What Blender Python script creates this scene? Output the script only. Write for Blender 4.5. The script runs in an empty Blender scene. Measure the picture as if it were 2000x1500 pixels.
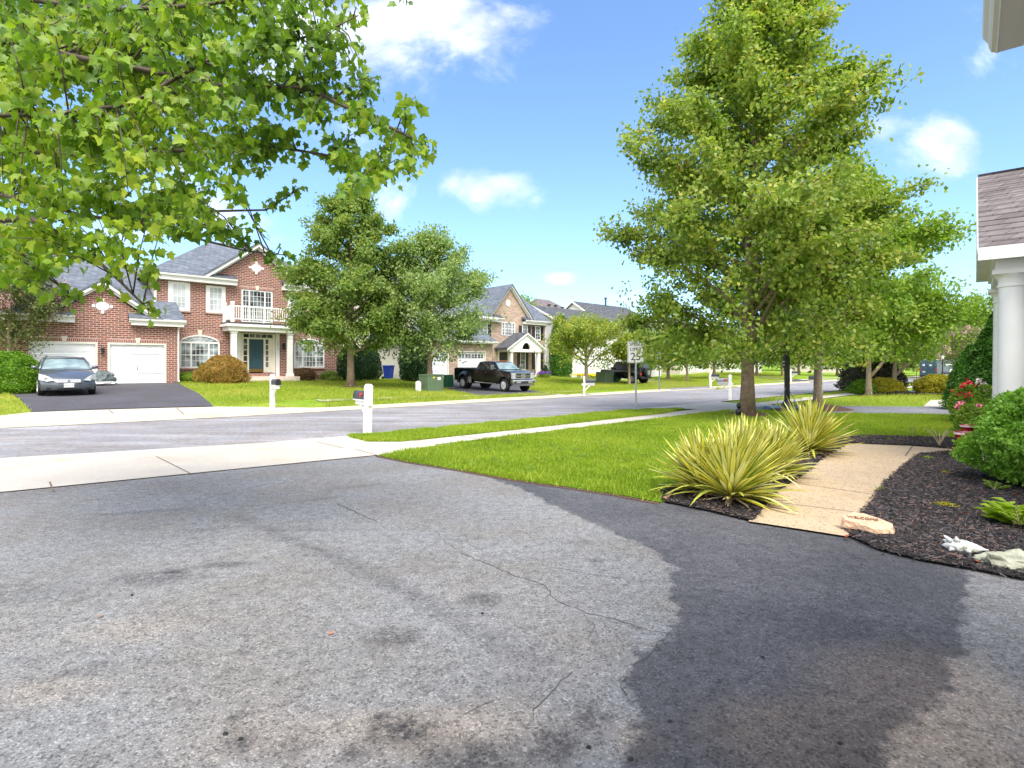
import bpy, bmesh, math, random
import numpy as np
from mathutils import Vector, Matrix
PI = math.pi
C = bpy.context.scene.collection
F = 1064.0; HY = 714.0; CH = 1.6
TH = math.atan2(1150, 1064)
DX, DY = math.sin(TH), math.cos(TH)        # road direction in plan
ROT = math.atan2(DY, DX)                   # rotation of road-aligned things
random.seed(4)
rng = np.random.default_rng(4)

# ------------------------------------------------------------------ terrain
def sm(a, b, x):
    t = np.clip((np.asarray(x, float) - a) / (b - a), 0, 1)
    return t * t * (3 - 2 * t)
def cs(s):
    s = np.asarray(s, float)
    return 15.7 + .012 * np.clip(8 - s, 0, 40) ** 2 * (s > -30) + .0004 * np.clip(s - 30, 0, 200) ** 2
def Gsu(s, u):
    s = np.asarray(s, float); u = np.asarray(u, float)
    z = -.10 * (1 - np.clip((np.abs(u) - 3.9) / .3, 0, 1))
    p1 = np.interp(u, [4.5, 10, 20, 60], [0, .40, .64, .8])
    p2 = np.interp(u, [4.5, 11, 23, 60], [0, .02, .56, .8])
    p3 = np.interp(u, [6, 30, 80], [0, .10, .3])
    p4 = np.interp(u, [5, 35, 80], [0, 1.0, 2.2])
    w = sm(8, 22, s); a = p1 * (1 - w) + p2 * w
    w = sm(39, 47, s); a = a * (1 - w) + p3 * w
    w = sm(58, 80, s); a = a * (1 - w) + p4 * w
    return z + a * (u > 4) - .4 * sm(70, 115, s)
def st(x, y): return DX * x + DY * y, -DY * x + DX * y
def xy(s, t): return DX * s - DY * t, DY * s + DX * t
def G(x, y):
    s, t = st(x, y)
    return Gsu(s, t - cs(s))
def at(px, py, off=0.0):
    """ground point seen at a photo pixel"""
    a = (px - 1000) / F; b = (py - HY) / F
    lo, hi = 1.0, 260.0
    f = lambda Y: (CH - b * Y) - float(G(a * Y, Y)) - off
    Y = lo
    while Y < hi and f(Y) > 0: Y += .25
    lo = Y - .25; hi = Y
    for _ in range(22):
        m = (lo + hi) / 2
        if f(m) > 0: lo = m
        else: hi = m
    return Vector((a * hi, hi, float(G(a * hi, hi)) + off))
def atY(px, Y):
    x = (px - 1000) / F * Y
    return Vector((x, Y, float(G(x, Y))))
def P3(px, py, Y): return Vector(((px - 1000) / F * Y, Y, CH - (py - HY) / F * Y))

# ------------------------------------------------------------------ materials
MATS = {}
def newmat(name):
    m = bpy.data.materials.new(name); m.use_nodes = True
    n = m.node_tree.nodes; l = m.node_tree.links
    p = n['Principled BSDF']
    MATS[name] = m
    return m, n, l, p
def nd(n, typ, **kw):
    x = n.new(typ)
    for k, v in kw.items():
        if k.startswith('i_'):
            key = k[2:]
            x.inputs[int(key) if key.isdigit() else key].default_value = v
        else: setattr(x, k, v)
    return x
def ramp(n, stops):
    r = n.new('ShaderNodeValToRGB'); e = r.color_ramp.elements
    while len(e) > 1: e.remove(e[-1])
    e[0].position = stops[0][0]; e[0].color = (*stops[0][1], 1)
    for p, c in stops[1:]:
        q = e.new(p); q.color = (*c, 1)
    return r
def mixc(n, l, fac, a, b, mode='MIX'):
    m = n.new('ShaderNodeMix'); m.data_type = 'RGBA'; m.blend_type = mode
    for i, v in ((0, fac), (6, a), (7, b)):
        if isinstance(v, (int, float)): m.inputs[i].default_value = v
        elif isinstance(v, tuple): m.inputs[i].default_value = (*v, 1)
        else: l.new(v, m.inputs[i])
    return m.outputs[2]
def mth(n, l, op, a, b=None, c=None, clamp=False):
    m = n.new('ShaderNodeMath'); m.operation = op; m.use_clamp = clamp
    for i, v in enumerate((a, b, c)):
        if v is None: continue
        if isinstance(v, (int, float)): m.inputs[i].default_value = v
        else: l.new(v, m.inputs[i])
    return m.outputs[0]
def mk(name, col, rough=.6, var=.12, scale=6, bump=0., metal=0., coat=0., spec=.5, bscale=None):
    m, n, l, p = newmat(name)
    tc = n.new('ShaderNodeTexCoord')
    nz = nd(n, 'ShaderNodeTexNoise', i_Scale=scale, i_Detail=5., i_Roughness=.6)
    l.new(tc.outputs['Object'], nz.inputs['Vector'])
    r = ramp(n, [(.3, tuple(c * (1 - var) for c in col)), (.7, tuple(min(1, c * (1 + var)) for c in col))])
    l.new(nz.outputs[0], r.inputs[0]); l.new(r.outputs[0], p.inputs['Base Color'])
    p.inputs['Roughness'].default_value = rough; p.inputs['Metallic'].default_value = metal
    p.inputs['Coat Weight'].default_value = coat; p.inputs['Specular IOR Level'].default_value = spec
    if bump:
        b2 = nd(n, 'ShaderNodeTexNoise', i_Scale=bscale or scale * 4, i_Detail=4.)
        l.new(tc.outputs['Object'], b2.inputs['Vector'])
        b = nd(n, 'ShaderNodeBump', i_Strength=bump, i_Distance=.02)
        l.new(b2.outputs[0], b.inputs['Height']); l.new(b.outputs[0], p.inputs['Normal'])
    return m
def leafmat(name, cols, trans=.35, rough=.45, nscale=1.5):
    m, n, l, p = newmat(name)
    g = n.new('ShaderNodeNewGeometry')
    k = len(cols)
    r = ramp(n, [(i / (k - 1), c) for i, c in enumerate(cols)])
    tc = n.new('ShaderNodeTexCoord')
    nz = nd(n, 'ShaderNodeTexNoise', i_Scale=nscale, i_Detail=2.)
    l.new(tc.outputs['Object'], nz.inputs['Vector'])
    a = mth(n, l, 'MULTIPLY', g.outputs['Random Per Island'], .6)
    b = mth(n, l, 'MULTIPLY_ADD', nz.outputs[0], 1.3, -.45)
    s = mth(n, l, 'ADD', a, b, clamp=True)
    l.new(s, r.inputs[0]); l.new(r.outputs[0], p.inputs['Base Color'])
    p.inputs['Roughness'].default_value = rough; p.inputs['Specular IOR Level'].default_value = .35
    t = n.new('ShaderNodeBsdfTranslucent')
    tcx = mixc(n, l, 1.0, r.outputs[0], (1.25, 1.35, .7), 'MULTIPLY')
    l.new(tcx, t.inputs[0])
    mx = n.new('ShaderNodeMixShader'); mx.inputs[0].default_value = trans
    l.new(p.outputs[0], mx.inputs[1]); l.new(t.outputs[0], mx.inputs[2])
    l.new(mx.outputs[0], n['Material Output'].inputs[0])
    return m
def brickmat(name, c1, c2, mortar, bw=.215, rh=.075, ms=.011, extra=None, bump=.4):
    m, n, l, p = newmat(name)
    tc = n.new('ShaderNodeTexCoord'); sp = n.new('ShaderNodeSeparateXYZ')
    l.new(tc.outputs['Object'], sp.inputs[0])
    cb = n.new('ShaderNodeCombineXYZ')
    l.new(mth(n, l, 'ADD', sp.outputs[0], sp.outputs[1]), cb.inputs[0]); l.new(sp.outputs[2], cb.inputs[1])
    b = nd(n, 'ShaderNodeTexBrick', i_Scale=1., i_Bias=-.1)
    b.inputs['Mortar Size'].default_value = ms; b.inputs['Brick Width'].default_value = bw
    b.inputs['Row Height'].default_value = rh; b.inputs['Mortar Smooth'].default_value = .2
    b.inputs['Color1'].default_value = (*c1, 1); b.inputs['Color2'].default_value = (*c2, 1)
    b.inputs['Mortar'].default_value = (*mortar, 1)
    l.new(cb.outputs[0], b.inputs['Vector'])
    nz = nd(n, 'ShaderNodeTexNoise', i_Scale=9., i_Detail=4.)
    l.new(tc.outputs['Object'], nz.inputs['Vector'])
    r = ramp(n, [(.3, (.78, .78, .78)), (.7, (1.18, 1.18, 1.18))]); l.new(nz.outputs[0], r.inputs[0])
    l.new(mixc(n, l, 1., b.outputs[0], r.outputs[0], 'MULTIPLY'), p.inputs['Base Color'])
    p.inputs['Roughness'].default_value = .85
    bp = nd(n, 'ShaderNodeBump', i_Strength=bump, i_Distance=.01); bp.invert = True
    l.new(b.outputs['Fac'], bp.inputs['Height']); l.new(bp.outputs[0], p.inputs['Normal'])
    return m
def shinglemat(name, c1, c2, row=.13, k=1.9):
    m, n, l, p = newmat(name)
    tc = n.new('ShaderNodeTexCoord'); sp = n.new('ShaderNodeSeparateXYZ')
    l.new(tc.outputs['Object'], sp.inputs[0])
    cb = n.new('ShaderNodeCombineXYZ')
    l.new(mth(n, l, 'ADD', sp.outputs[0], sp.outputs[1]), cb.inputs[0])
    l.new(mth(n, l, 'MULTIPLY', sp.outputs[2], k), cb.inputs[1])
    b = nd(n, 'ShaderNodeTexBrick', i_Scale=1.)
    b.inputs['Mortar Size'].default_value = .008; b.inputs['Brick Width'].default_value = .31
    b.inputs['Row Height'].default_value = row; b.inputs['Mortar Smooth'].default_value = .6
    b.inputs['Color1'].default_value = (*c1, 1); b.inputs['Color2'].default_value = (*c2, 1)
    b.inputs['Mortar'].default_value = tuple(c * .35 for c in c1) + (1,)
    l.new(cb.outputs[0], b.inputs['Vector'])
    nz = nd(n, 'ShaderNodeTexNoise', i_Scale=1.6, i_Detail=8., i_Roughness=.75)
    l.new(tc.outputs['Object'], nz.inputs['Vector'])
    r = ramp(n, [(.3, (.72, .72, .72)), (.7, (1.3, 1.3, 1.3))]); l.new(nz.outputs[0], r.inputs[0])
    l.new(mixc(n, l, 1., b.outputs[0], r.outputs[0], 'MULTIPLY'), p.inputs['Base Color'])
    p.inputs['Roughness'].default_value = .9
    bp = nd(n, 'ShaderNodeBump', i_Strength=.5, i_Distance=.02); bp.invert = True
    l.new(b.outputs['Fac'], bp.inputs['Height']); l.new(bp.outputs[0], p.inputs['Normal'])
    return m
def sidingmat(name, col, h=.125):
    m, n, l, p = newmat(name)
    tc = n.new('ShaderNodeTexCoord'); sp = n.new('ShaderNodeSeparateXYZ')
    l.new(tc.outputs['Object'], sp.inputs[0])
    fr = mth(n, l, 'FRACT', mth(n, l, 'DIVIDE', sp.outputs[2], h))
    nz = nd(n, 'ShaderNodeTexNoise', i_Scale=1.5, i_Detail=3.); l.new(tc.outputs['Object'], nz.inputs[0])
    c = ramp(n, [(.3, tuple(x * .93 for x in col)), (.7, col)]); l.new(nz.outputs[0], c.inputs[0])
    l.new(c.outputs[0], p.inputs['Base Color']); p.inputs['Roughness'].default_value = .55
    bp = nd(n, 'ShaderNodeBump', i_Strength=1., i_Distance=.03); bp.invert = True
    l.new(fr, bp.inputs['Height']); l.new(bp.outputs[0], p.inputs['Normal'])
    return m

M = {}
M['white'] = mk('white_paint', (.78, .77, .74), .45, .04, 2)
M['cream'] = mk('cream_trim', (.70, .66, .56), .5, .05, 2)
M['garage_white'] = mk('garage_door_white', (.76, .77, .78), .4, .03, 1)
M['stone_cream'] = mk('cream_keystone', (.66, .6, .48), .7, .06, 6)
M['brick'] = brickmat('red_brick', (.26, .082, .055), (.15, .045, .036), (.50, .42, .35), bw=.30, rh=.108, ms=.013)
M['soldier'] = brickmat('soldier_brick', (.27, .08, .06), (.19, .055, .045), (.55, .45, .38), bw=.078, rh=.26, ms=.012)
M['stonewall'] = brickmat('ledge_stone', (.44, .31, .23), (.27, .18, .14), (.50, .42, .34), bw=.36, rh=.12, ms=.012)
M['roof'] = shinglemat('slate_grey_shingles', (.085, .10, .125), (.15, .17, .205))
M['roof_dark'] = shinglemat('charcoal_shingles', (.05, .055, .065), (.10, .105, .12))
M['roof_brown'] = shinglemat('weathered_brown_shingles', (.12, .10, .10), (.18, .155, .155), row=.15, k=1.5)
M['siding'] = sidingmat('beige_siding', (.58, .53, .43))
M['siding_white'] = sidingmat('white_siding', (.72, .70, .66))
M['curtain'] = mk('curtain_behind_glass', (.45, .5, .5), .6, .15, 3)
M['black'] = mk('black_rubber', (.012, .012, .013), .7, .2, 20)
M['blackpaint'] = mk('black_car_paint', (.006, .006, .008), .18, .1, 2, coat=1.)
M['satin_black'] = mk('satin_black', (.015, .016, .018), .4, .2, 8)
M['shutter'] = mk('black_shutter', (.02, .018, .022), .5, .2, 8)
M['chrome'] = mk('chrome', (.75, .76, .78), .12, .03, 3, metal=1.)
M['steel'] = mk('galvanised_steel', (.30, .32, .34), .4, .1, 12, metal=.7)
M['darksteel'] = mk('dark_grey_metal', (.06, .065, .075), .45, .15, 8, metal=.3)
M['sedan'] = mk('slate_blue_car_paint', (.085, .10, .125), .28, .08, 2, metal=.25, coat=1.)
M['lens'] = mk('headlight_lens', (.36, .38, .38), .08, .1, 30, coat=.6)
M['red'] = mk('red_plastic', (.5, .03, .02), .4, .1, 9)
M['redglaze'] = mk('red_glaze', (.42, .015, .02), .18, .15, 7, coat=.8)
M['orange'] = mk('amber_lens', (.6, .2, .03), .3)
M['door_teal'] = mk('teal_door_paint', (.03, .075, .10), .4, .1, 4)
M['brass'] = mk('brass', (.5, .3, .1), .3, .1, 9, metal=1.)
M['util_green'] = mk('utility_green', (.10, .15, .085), .6, .12, 5)
M['util_dgreen'] = mk('dark_green_box', (.02, .12, .06), .5, .15, 5)
M['blue'] = mk('blue_plastic', (.01, .04, .32), .4, .1, 5)
M['van'] = mk('blue_grey_van_paint', (.035, .085, .125), .3, .08, 2, coat=.5)
M['teal'] = mk('teal_print', (.02, .4, .5), .5)
M['bark'] = mk('tree_bark', (.25, .18, .125), .9, .35, 9, bump=1., bscale=18)
M['bark_grey'] = mk('grey_brown_bark', (.30, .23, .17), .9, .35, 9, bump=1., bscale=18)
M['branch'] = mk('young_branch_bark', (.085, .06, .045), .8, .3, 14, bump=.4)
M['mulchbase'] = mk('mulch_soil', (.018, .014, .013), .95, .5, 22, bump=1., bscale=60)
M['reddirt'] = mk('reddish_mulch', (.10, .05, .035), .95, .5, 22, bump=1., bscale=60)
M['plate'] = mk('licence_plate_white', (.7, .7, .68), .4, .05, 9)
M['tarp'] = mk('crumpled_grey_cover', (.10, .13, .13), .5, .6, 9, bump=1.)
M['purple'] = mk('purple_petals', (.22, .06, .45), .6, .3, 20)
M['yellowfl'] = mk('yellow_petals', (.85, .62, .02), .6, .15, 20)
M['pinkfl'] = mk('pink_petals', (.75, .22, .30), .6, .35, 20)
M['redfl'] = mk('crimson_petals', (.62, .02, .05), .6, .3, 20)
M['whitefl'] = mk('pale_petals', (.75, .6, .62), .6, .15, 20)
M['conch'] = mk('weathered_white_shell', (.62, .62, .60), .6, .25, 9, bump=.8, bscale=40)
M['sandstone'] = mk('sandstone', (.58, .38, .25), .85, .25, 12, bump=1., bscale=30)
M['mossrock'] = mk('mossy_grey_stone', (.40, .40, .30), .85, .45, 7, bump=1., bscale=30)
M['engrave'] = mk('engraved_letters', (.22, .11, .06), .9)
M['dead'] = mk('dry_dead_leaf', (.35, .17, .10), .8, .3, 14)
M['straw'] = mk('pale_straw', (.55, .45, .30), .8, .2, 14)
M['slab'] = mk('porch_slab', (.60, .50, .42), .8, .1, 5)
# glass panes: dark glossy with a faint interior
def glassmat(name, c1, c2, rough=.06):
    m, n, l, p = newmat(name)
    tc = n.new('ShaderNodeTexCoord')
    nz = nd(n, 'ShaderNodeTexNoise', i_Scale=1.4, i_Detail=2.); l.new(tc.outputs['Object'], nz.inputs[0])
    r = ramp(n, [(.4, c1), (.62, c2)]); l.new(nz.outputs[0], r.inputs[0]); l.new(r.outputs[0], p.inputs['Base Color'])
    p.inputs['Roughness'].default_value = rough; p.inputs['Specular IOR Level'].default_value = .9
    return m
M['rim'] = mk('silver_wheel', (.55, .56, .58), .3, .1, 5, metal=.35)
M['glass'] = glassmat('window_glass', (.03, .035, .04), (.16, .19, .2))
M['glass_blind'] = glassmat('glass_with_blinds', (.36, .40, .42), (.5, .54, .55))
M['glass_curtain'] = glassmat('glass_with_curtains', (.05, .06, .065), (.42, .48, .5))
M['carglass'] = glassmat('car_side_glass', (.012, .014, .016), (.03, .035, .04), .03)
M['windshield'] = glassmat('windshield_glass', (.13, .19, .19), (.26, .33, .33), .06)

# leaves
LEAF = {}
LEAF['maple_near'] = leafmat('near_maple_leaves', [(.06, .13, .018), (.13, .24, .022), (.24, .36, .028), (.40, .46, .045)], .5, .4, 1.)
LEAF['pear'] = leafmat('main_tree_leaves', [(.07, .13, .02), (.18, .27, .035), (.30, .38, .06), (.48, .42, .10)], .46)
LEAF['green'] = leafmat('fresh_green_leaves', [(.10, .19, .022), (.21, .33, .035), (.33, .42, .055)], .46)
LEAF['cool'] = leafmat('cool_green_leaves', [(.08, .15, .035), (.18, .27, .055), (.34, .38, .08)], .45)
LEAF['greygreen'] = leafmat('grey_green_leaves', [(.12, .20, .06), (.25, .35, .11), (.40, .46, .17)], .45)
LEAF['yellowgreen'] = leafmat('yellow_green_leaves', [(.13, .20, .03), (.26, .34, .05), (.50, .44, .06)], .45)
LEAF['arbor'] = leafmat('arborvitae_foliage', [(.03, .09, .014), (.07, .19, .025), (.13, .30, .04)], .25, .5, 4.)
LEAF['darkever'] = leafmat('dark_evergreen_foliage', [(.012, .035, .012), (.025, .07, .02), (.05, .11, .03)], .2, .5, 4.)
LEAF['box'] = leafmat('boxwood_leaves', [(.09, .22, .02), (.20, .40, .04), (.34, .54, .09)], .35, .3, 5.)
LEAF['brightgreen'] = leafmat('bright_hedge_leaves', [(.06, .16, .01), (.13, .27, .015), (.2, .36, .02)], .35, .4, 4.)
LEAF['rust'] = leafmat('rusty_laceleaf', [(.16, .15, .03), (.36, .22, .05), (.50, .30, .08)], .35, .6, 3.)
LEAF['plum'] = leafmat('dark_plum_leaves', [(.03, .03, .02), (.06, .07, .03), (.14, .10, .07)], .2, .5, 4.)
LEAF['gold'] = leafmat('golden_shrub_leaves', [(.20, .22, .02), (.42, .38, .03), (.6, .5, .04)], .3, .5, 4.)
LEAF['lime'] = leafmat('lime_leaves', [(.18, .30, .02), (.32, .44, .03), (.45, .55, .05)], .4, .4, 4.)
LEAF['crape'] = leafmat('crape_myrtle_leaves', [(.06, .12, .03), (.14, .19, .05), (.30, .22, .10)], .35, .5, 3.)
LEAF['pink'] = leafmat('pink_blossom', [(.50, .22, .28), (.72, .42, .48), (.80, .60, .64)], .3, .6, 3.)
LEAF['far'] = leafmat('distant_leaves', [(.12, .20, .04), (.22, .31, .06), (.34, .40, .10)], .4)
LEAF['reddish'] = leafmat('reddish_low_shrub', [(.05, .05, .02), (.14, .06, .03), (.12, .12, .03)], .3, .5, 4.)
LEAF['grass'] = leafmat('grass_blades', [(.17, .26, .015), (.30, .40, .03), (.44, .50, .06)], .45, .5, .5)
LEAF['grass_dry'] = leafmat('mixed_dry_grass', [(.21, .30, .025), (.33, .39, .04), (.48, .44, .10)], .4, .6, .35)
M['crackmat'] = mk('crack_dirt', (.05, .048, .046), .95)
LEAF['redleaf'] = leafmat('fallen_red_leaves', [(.4, .04, .02), (.5, .12, .04)], .2)

# ------------------------------------------------------------------ object helpers
def tag(o, label=None, cat=None, group=None, kind=None):
    if label: o['label'] = label
    if cat: o['category'] = cat
    if group: o['group'] = group
    if kind: o['kind'] = kind
    return o
def empty(name, loc, rz=0., label=None, cat=None, group=None):
    o = bpy.data.objects.new(name, None); C.objects.link(o)
    o.location = loc; o.rotation_euler = (0, 0, rz); o.empty_display_size = .2
    return tag(o, label, cat, group)
def link(name, me, mat, parent=None, smooth=False):
    o = bpy.data.objects.new(name, me); C.objects.link(o)
    mats = mat if isinstance(mat, (list, tuple)) else [mat]
    if len(me.materials) == 0:
        for m in mats: me.materials.append(m)
    if parent: o.parent = parent
    if smooth: me.polygons.foreach_set('use_smooth', [True] * len(me.polygons))
    return o
class MB:
    def __init__(s): s.v = []; s.f = []; s.m = []; s.cm = 0
    def add(s, vs, fs):
        b = len(s.v); s.v += [tuple(v) for v in vs]
        s.f += [tuple(b + i for i in f) for f in fs]; s.m += [s.cm] * len(fs); return s
    def box(s, x0, x1, y0, y1, z0, z1):
        v = [(x0, y0, z0), (x1, y0, z0), (x1, y1, z0), (x0, y1, z0), (x0, y0, z1), (x1, y0, z1), (x1, y1, z1), (x0, y1, z1)]
        return s.add(v, [(0, 3, 2, 1), (4, 5, 6, 7), (0, 1, 5, 4), (1, 2, 6, 5), (2, 3, 7, 6), (3, 0, 4, 7)])
    def quad(s, *p): return s.add(p, [tuple(range(len(p)))])
    def prism(s, pts, y0, y1):
        """outline in (x,z) extruded along y"""
        n = len(pts)
        v = [(x, y0, z) for x, z in pts] + [(x, y1, z) for x, z in pts]
        f = [tuple(range(n)), tuple(range(2 * n - 1, n - 1, -1))]
        f += [((i + 1) % n, i, n + i, n + (i + 1) % n) for i in range(n)]
        return s.add(v, f)
    def slab(s, p, th):
        """polygon in 3-D thickened straight down"""
        n = len(p); v = [tuple(q) for q in p] + [(q[0], q[1], q[2] - th) for q in p]
        f = [tuple(range(n)), tuple(range(2 * n - 1, n - 1, -1))]
        f += [((i + 1) % n, i, n + i, n + (i + 1) % n) for i in range(n)]
        return s.add(v, f)
    def tube(s, pts, r, seg=8, cap=True):
        pts = [Vector(p) for p in pts]; n = len(pts)
        if not isinstance(r, (list, tuple)): r = [r] * n
        b = len(s.v); a = None
        for i, p in enumerate(pts):
            t = (pts[min(i + 1, n - 1)] - pts[max(i - 1, 0)])
            t = t.normalized() if t.length > 1e-9 else Vector((0, 0, 1))
            if a is None: a = t.orthogonal().normalized()
            a = (a - t * a.dot(t))
            a = a.normalized() if a.length > 1e-6 else t.orthogonal().normalized()
            c = t.cross(a)
            for k in range(seg):
                q = 2 * PI * k / seg
                s.v.append(tuple(p + (a * math.cos(q) + c * math.sin(q)) * r[i]))
        for i in range(n - 1):
            for k in range(seg):
                k2 = (k + 1) % seg
                s.f.append((b + i * seg + k, b + i * seg + k2, b + (i + 1) * seg + k2, b + (i + 1) * seg + k)); s.m.append(s.cm)
        if cap:
            s.f.append(tuple(b + k for k in range(seg))[::-1]); s.f.append(tuple(b + (n - 1) * seg + k for k in range(seg))); s.m += [s.cm] * 2
        return s
    def lathe(s, prof, seg=20, c=(0, 0, 0)):
        b = len(s.v); n = len(prof)
        for r, z in prof:
            for k in range(seg):
                q = 2 * PI * k / seg; s.v.append((c[0] + r * math.cos(q), c[1] + r * math.sin(q), c[2] + z))
        for i in range(n - 1):
            for k in range(seg):
                k2 = (k + 1) % seg
                s.f.append((b + i * seg + k, b + i * seg + k2, b + (i + 1) * seg + k2, b + (i + 1) * seg + k)); s.m.append(s.cm)
        s.f.append(tuple(b + k for k in range(seg))[::-1]); s.f.append(tuple(b + (n - 1) * seg + k for k in range(seg))); s.m += [s.cm] * 2
        return s
    def wheel(s, x, y, z, r, w, seg=24, prof=None):
        """disc with its axis along y"""
        prof = prof or [(r * .93, -w / 2), (r, -w / 2 + .03), (r, w / 2 - .03), (r * .93, w / 2)]
        b = len(s.v); n = len(prof)
        for rr, yy in prof:
            for k in range(seg):
                q = 2 * PI * k / seg; s.v.append((x + rr * math.cos(q), y + yy, z + rr * math.sin(q)))
        for i in range(n - 1):
            for k in range(seg):
                k2 = (k + 1) % seg
                s.f.append((b + i * seg + k, b + (i + 1) * seg + k, b + (i + 1) * seg + k2, b + i * seg + k2)); s.m.append(s.cm)
        s.f.append(tuple(b + k for k in range(seg))); s.f.append(tuple(b + (n - 1) * seg + k for k in range(seg))[::-1]); s.m += [s.cm] * 2
        return s
    def mesh(s, name):
        me = bpy.data.meshes.new(name); me.from_pydata(s.v, [], s.f); me.update()
        bm = bmesh.new(); bm.from_mesh(me); bmesh.ops.recalc_face_normals(bm, faces=bm.faces); bm.to_mesh(me); bm.free()
        return me
    def build(s, name, mat, parent=None, smooth=False, bevel=0., sub=0):
        me = s.mesh(name)
        if isinstance(mat, (list, tuple)):
            for m in mat: me.materials.append(m)
            if len(s.m) == len(me.polygons): me.polygons.foreach_set('material_index', s.m)
        o = link(name, me, mat, parent, smooth)
        if bevel:
            b = o.modifiers.new('b', 'BEVEL'); b.width = bevel; b.segments = 2; b.limit_method = 'ANGLE'; b.angle_limit = .6
        if sub:
            b = o.modifiers.new('s', 'SUBSURF'); b.levels = sub; b.render_levels = sub
        return o
def text_mesh(name, txt, size, mat, parent, loc, rot, ext=.003, align='CENTER'):
    cu = bpy.data.curves.new(name, 'FONT'); cu.body = txt; cu.size = size; cu.extrude = ext; cu.align_x = align; cu.align_y = 'CENTER'
    t = bpy.data.objects.new('tmp', cu); C.objects.link(t)
    bpy.context.view_layer.update()
    me = bpy.data.meshes.new_from_object(t.evaluated_get(bpy.context.evaluated_depsgraph_get()))
    bpy.data.objects.remove(t)
    me.materials.clear()
    o = link(name, me, mat, parent); o.location = loc; o.rotation_euler = rot
    return o

# numpy mesh from stacked islands
def npmesh(name, verts, faces_flat, nloop):
    me = bpy.data.meshes.new(name)
    nv = len(verts); nf = len(faces_flat) // nloop
    me.vertices.add(nv); me.vertices.foreach_set('co', verts.astype(np.float32).ravel())
    me.loops.add(nf * nloop); me.loops.foreach_set('vertex_index', faces_flat.astype(np.int32))
    me.polygons.add(nf)
    me.polygons.foreach_set('loop_start', np.arange(0, nf * nloop, nloop, dtype=np.int32))
    me.update(calc_edges=True)
    return me
TQ = np.array([(0, 0, 0), (.34, .45, .10), (0, 1, -.06), (-.34, .45, .10)], float); TQF = np.array([(0, 1, 2), (0, 2, 3)])
TM = [(0, 0), (.22, -.05), (.45, .06), (.40, .24), (.62, .56), (.36, .55), (.24, .70), (0, 1.04)]
TM = TM + [(-x, y) for x, y in TM[-2:0:-1]]
TMV = np.array([(0, .33, 0)] + [(x, y, .32 * abs(x) - .26 * y * y - .25 * x * x * (1 if x > 0 else .2)) for x, y in TM], float)
TMF = np.array([(0, i + 1, (i + 1) % len(TM) + 1) for i in range(len(TM))])
def frames(tip, nrm):
    """rows: side, tip, normal"""
    t = tip / np.linalg.norm(tip, axis=1, keepdims=True)
    n = nrm - t * (nrm * t).sum(1, keepdims=True)
    n /= np.linalg.norm(n, axis=1, keepdims=True) + 1e-9
    s = np.cross(t, n)
    return np.stack([s, t, n], 1)
def leaves(name, pos, size, mat, parent=None, tip=None, nrm=None, tv=TQ, tf=TQF, mix=None):
    n = len(pos)
    if tip is None:
        tip = rng.normal(size=(n, 3)); tip[:, 2] -= .3
    if nrm is None:
        nrm = rng.normal(size=(n, 3)); nrm[:, 2] = np.abs(nrm[:, 2]) + .5
    R = frames(tip, nrm)
    sz = size * rng.uniform(.7, 1.25, n)
    v = np.einsum('vk,nkj->nvj', tv, R) * sz[:, None, None] + pos[:, None, :]
    k = len(tv)
    f = (tf[None] + (np.arange(n) * k)[:, None, None]).reshape(-1)
    me = npmesh(name, v.reshape(-1, 3), f, 3)
    mats = mat if isinstance(mat, list) else [mat]
    for m in mats: me.materials.append(m)
    if len(mats) > 1 and mix is not None:
        idx = np.repeat(mix.astype(np.int32), len(tf)); me.polygons.foreach_set('material_index', idx)
    return link(name, me, mats, parent)
def inpoly(x, y, poly):
    x = np.asarray(x); y = np.asarray(y); c = np.zeros(x.shape, bool); n = len(poly)
    for i in range(n):
        x0, y0 = poly[i][:2]; x1, y1 = poly[(i + 1) % n][:2]
        if y0 == y1: continue
        m = ((y0 > y) != (y1 > y)) & (x < (x1 - x0) * (y - y0) / (y1 - y0) + x0)
        c ^= m
    return c

# ------------------------------------------------------------------ camera, light, sky
sc = bpy.context.scene
cam = bpy.data.cameras.new('camera'); co = bpy.data.objects.new('camera', cam); C.objects.link(co)
co.location = (0, 0, CH); co.rotation_euler = (PI / 2, 0, 0)
cam.sensor_width = 36; cam.lens = F / 2000 * 36; cam.shift_y = -.018; cam.clip_end = 3000; cam.clip_start = .05
sc.camera = co
SUN_EL = math.radians(56); SUN_AZ = math.radians(168)     # azimuth clockwise from +Y
w = bpy.data.worlds.new('World'); sc.world = w; w.use_nodes = True
wn = w.node_tree.nodes; wl = w.node_tree.links
bg = wn['Background']; bg.inputs[1].default_value = .11
sky = wn.new('ShaderNodeTexSky'); sky.sky_type = 'NISHITA'; sky.sun_disc = False
sky.sun_elevation = SUN_EL; sky.sun_rotation = SUN_AZ; sky.air_density = 1.0; sky.dust_density = 1.2; sky.ozone_density = 3.0
tc = wn.new('ShaderNodeTexCoord'); sp = wn.new('ShaderNodeSeparateXYZ'); wl.new(tc.outputs['Generated'], sp.inputs[0])
yy = mth(wn, wl, 'MAXIMUM', sp.outputs[1], .05)
U = mth(wn, wl, 'DIVIDE', sp.outputs[0], yy); V = mth(wn, wl, 'DIVIDE', sp.outputs[2], yy)
cbx = wn.new('ShaderNodeCombineXYZ'); wl.new(mth(wn, wl, 'MULTIPLY', U, .7), cbx.inputs[0]); wl.new(V, cbx.inputs[1])
n1 = nd(wn, 'ShaderNodeTexNoise', i_Scale=6., i_Detail=10., i_Roughness=.6, i_Distortion=.25); wl.new(cbx.outputs[0], n1.inputs[0])
tot = None
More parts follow.
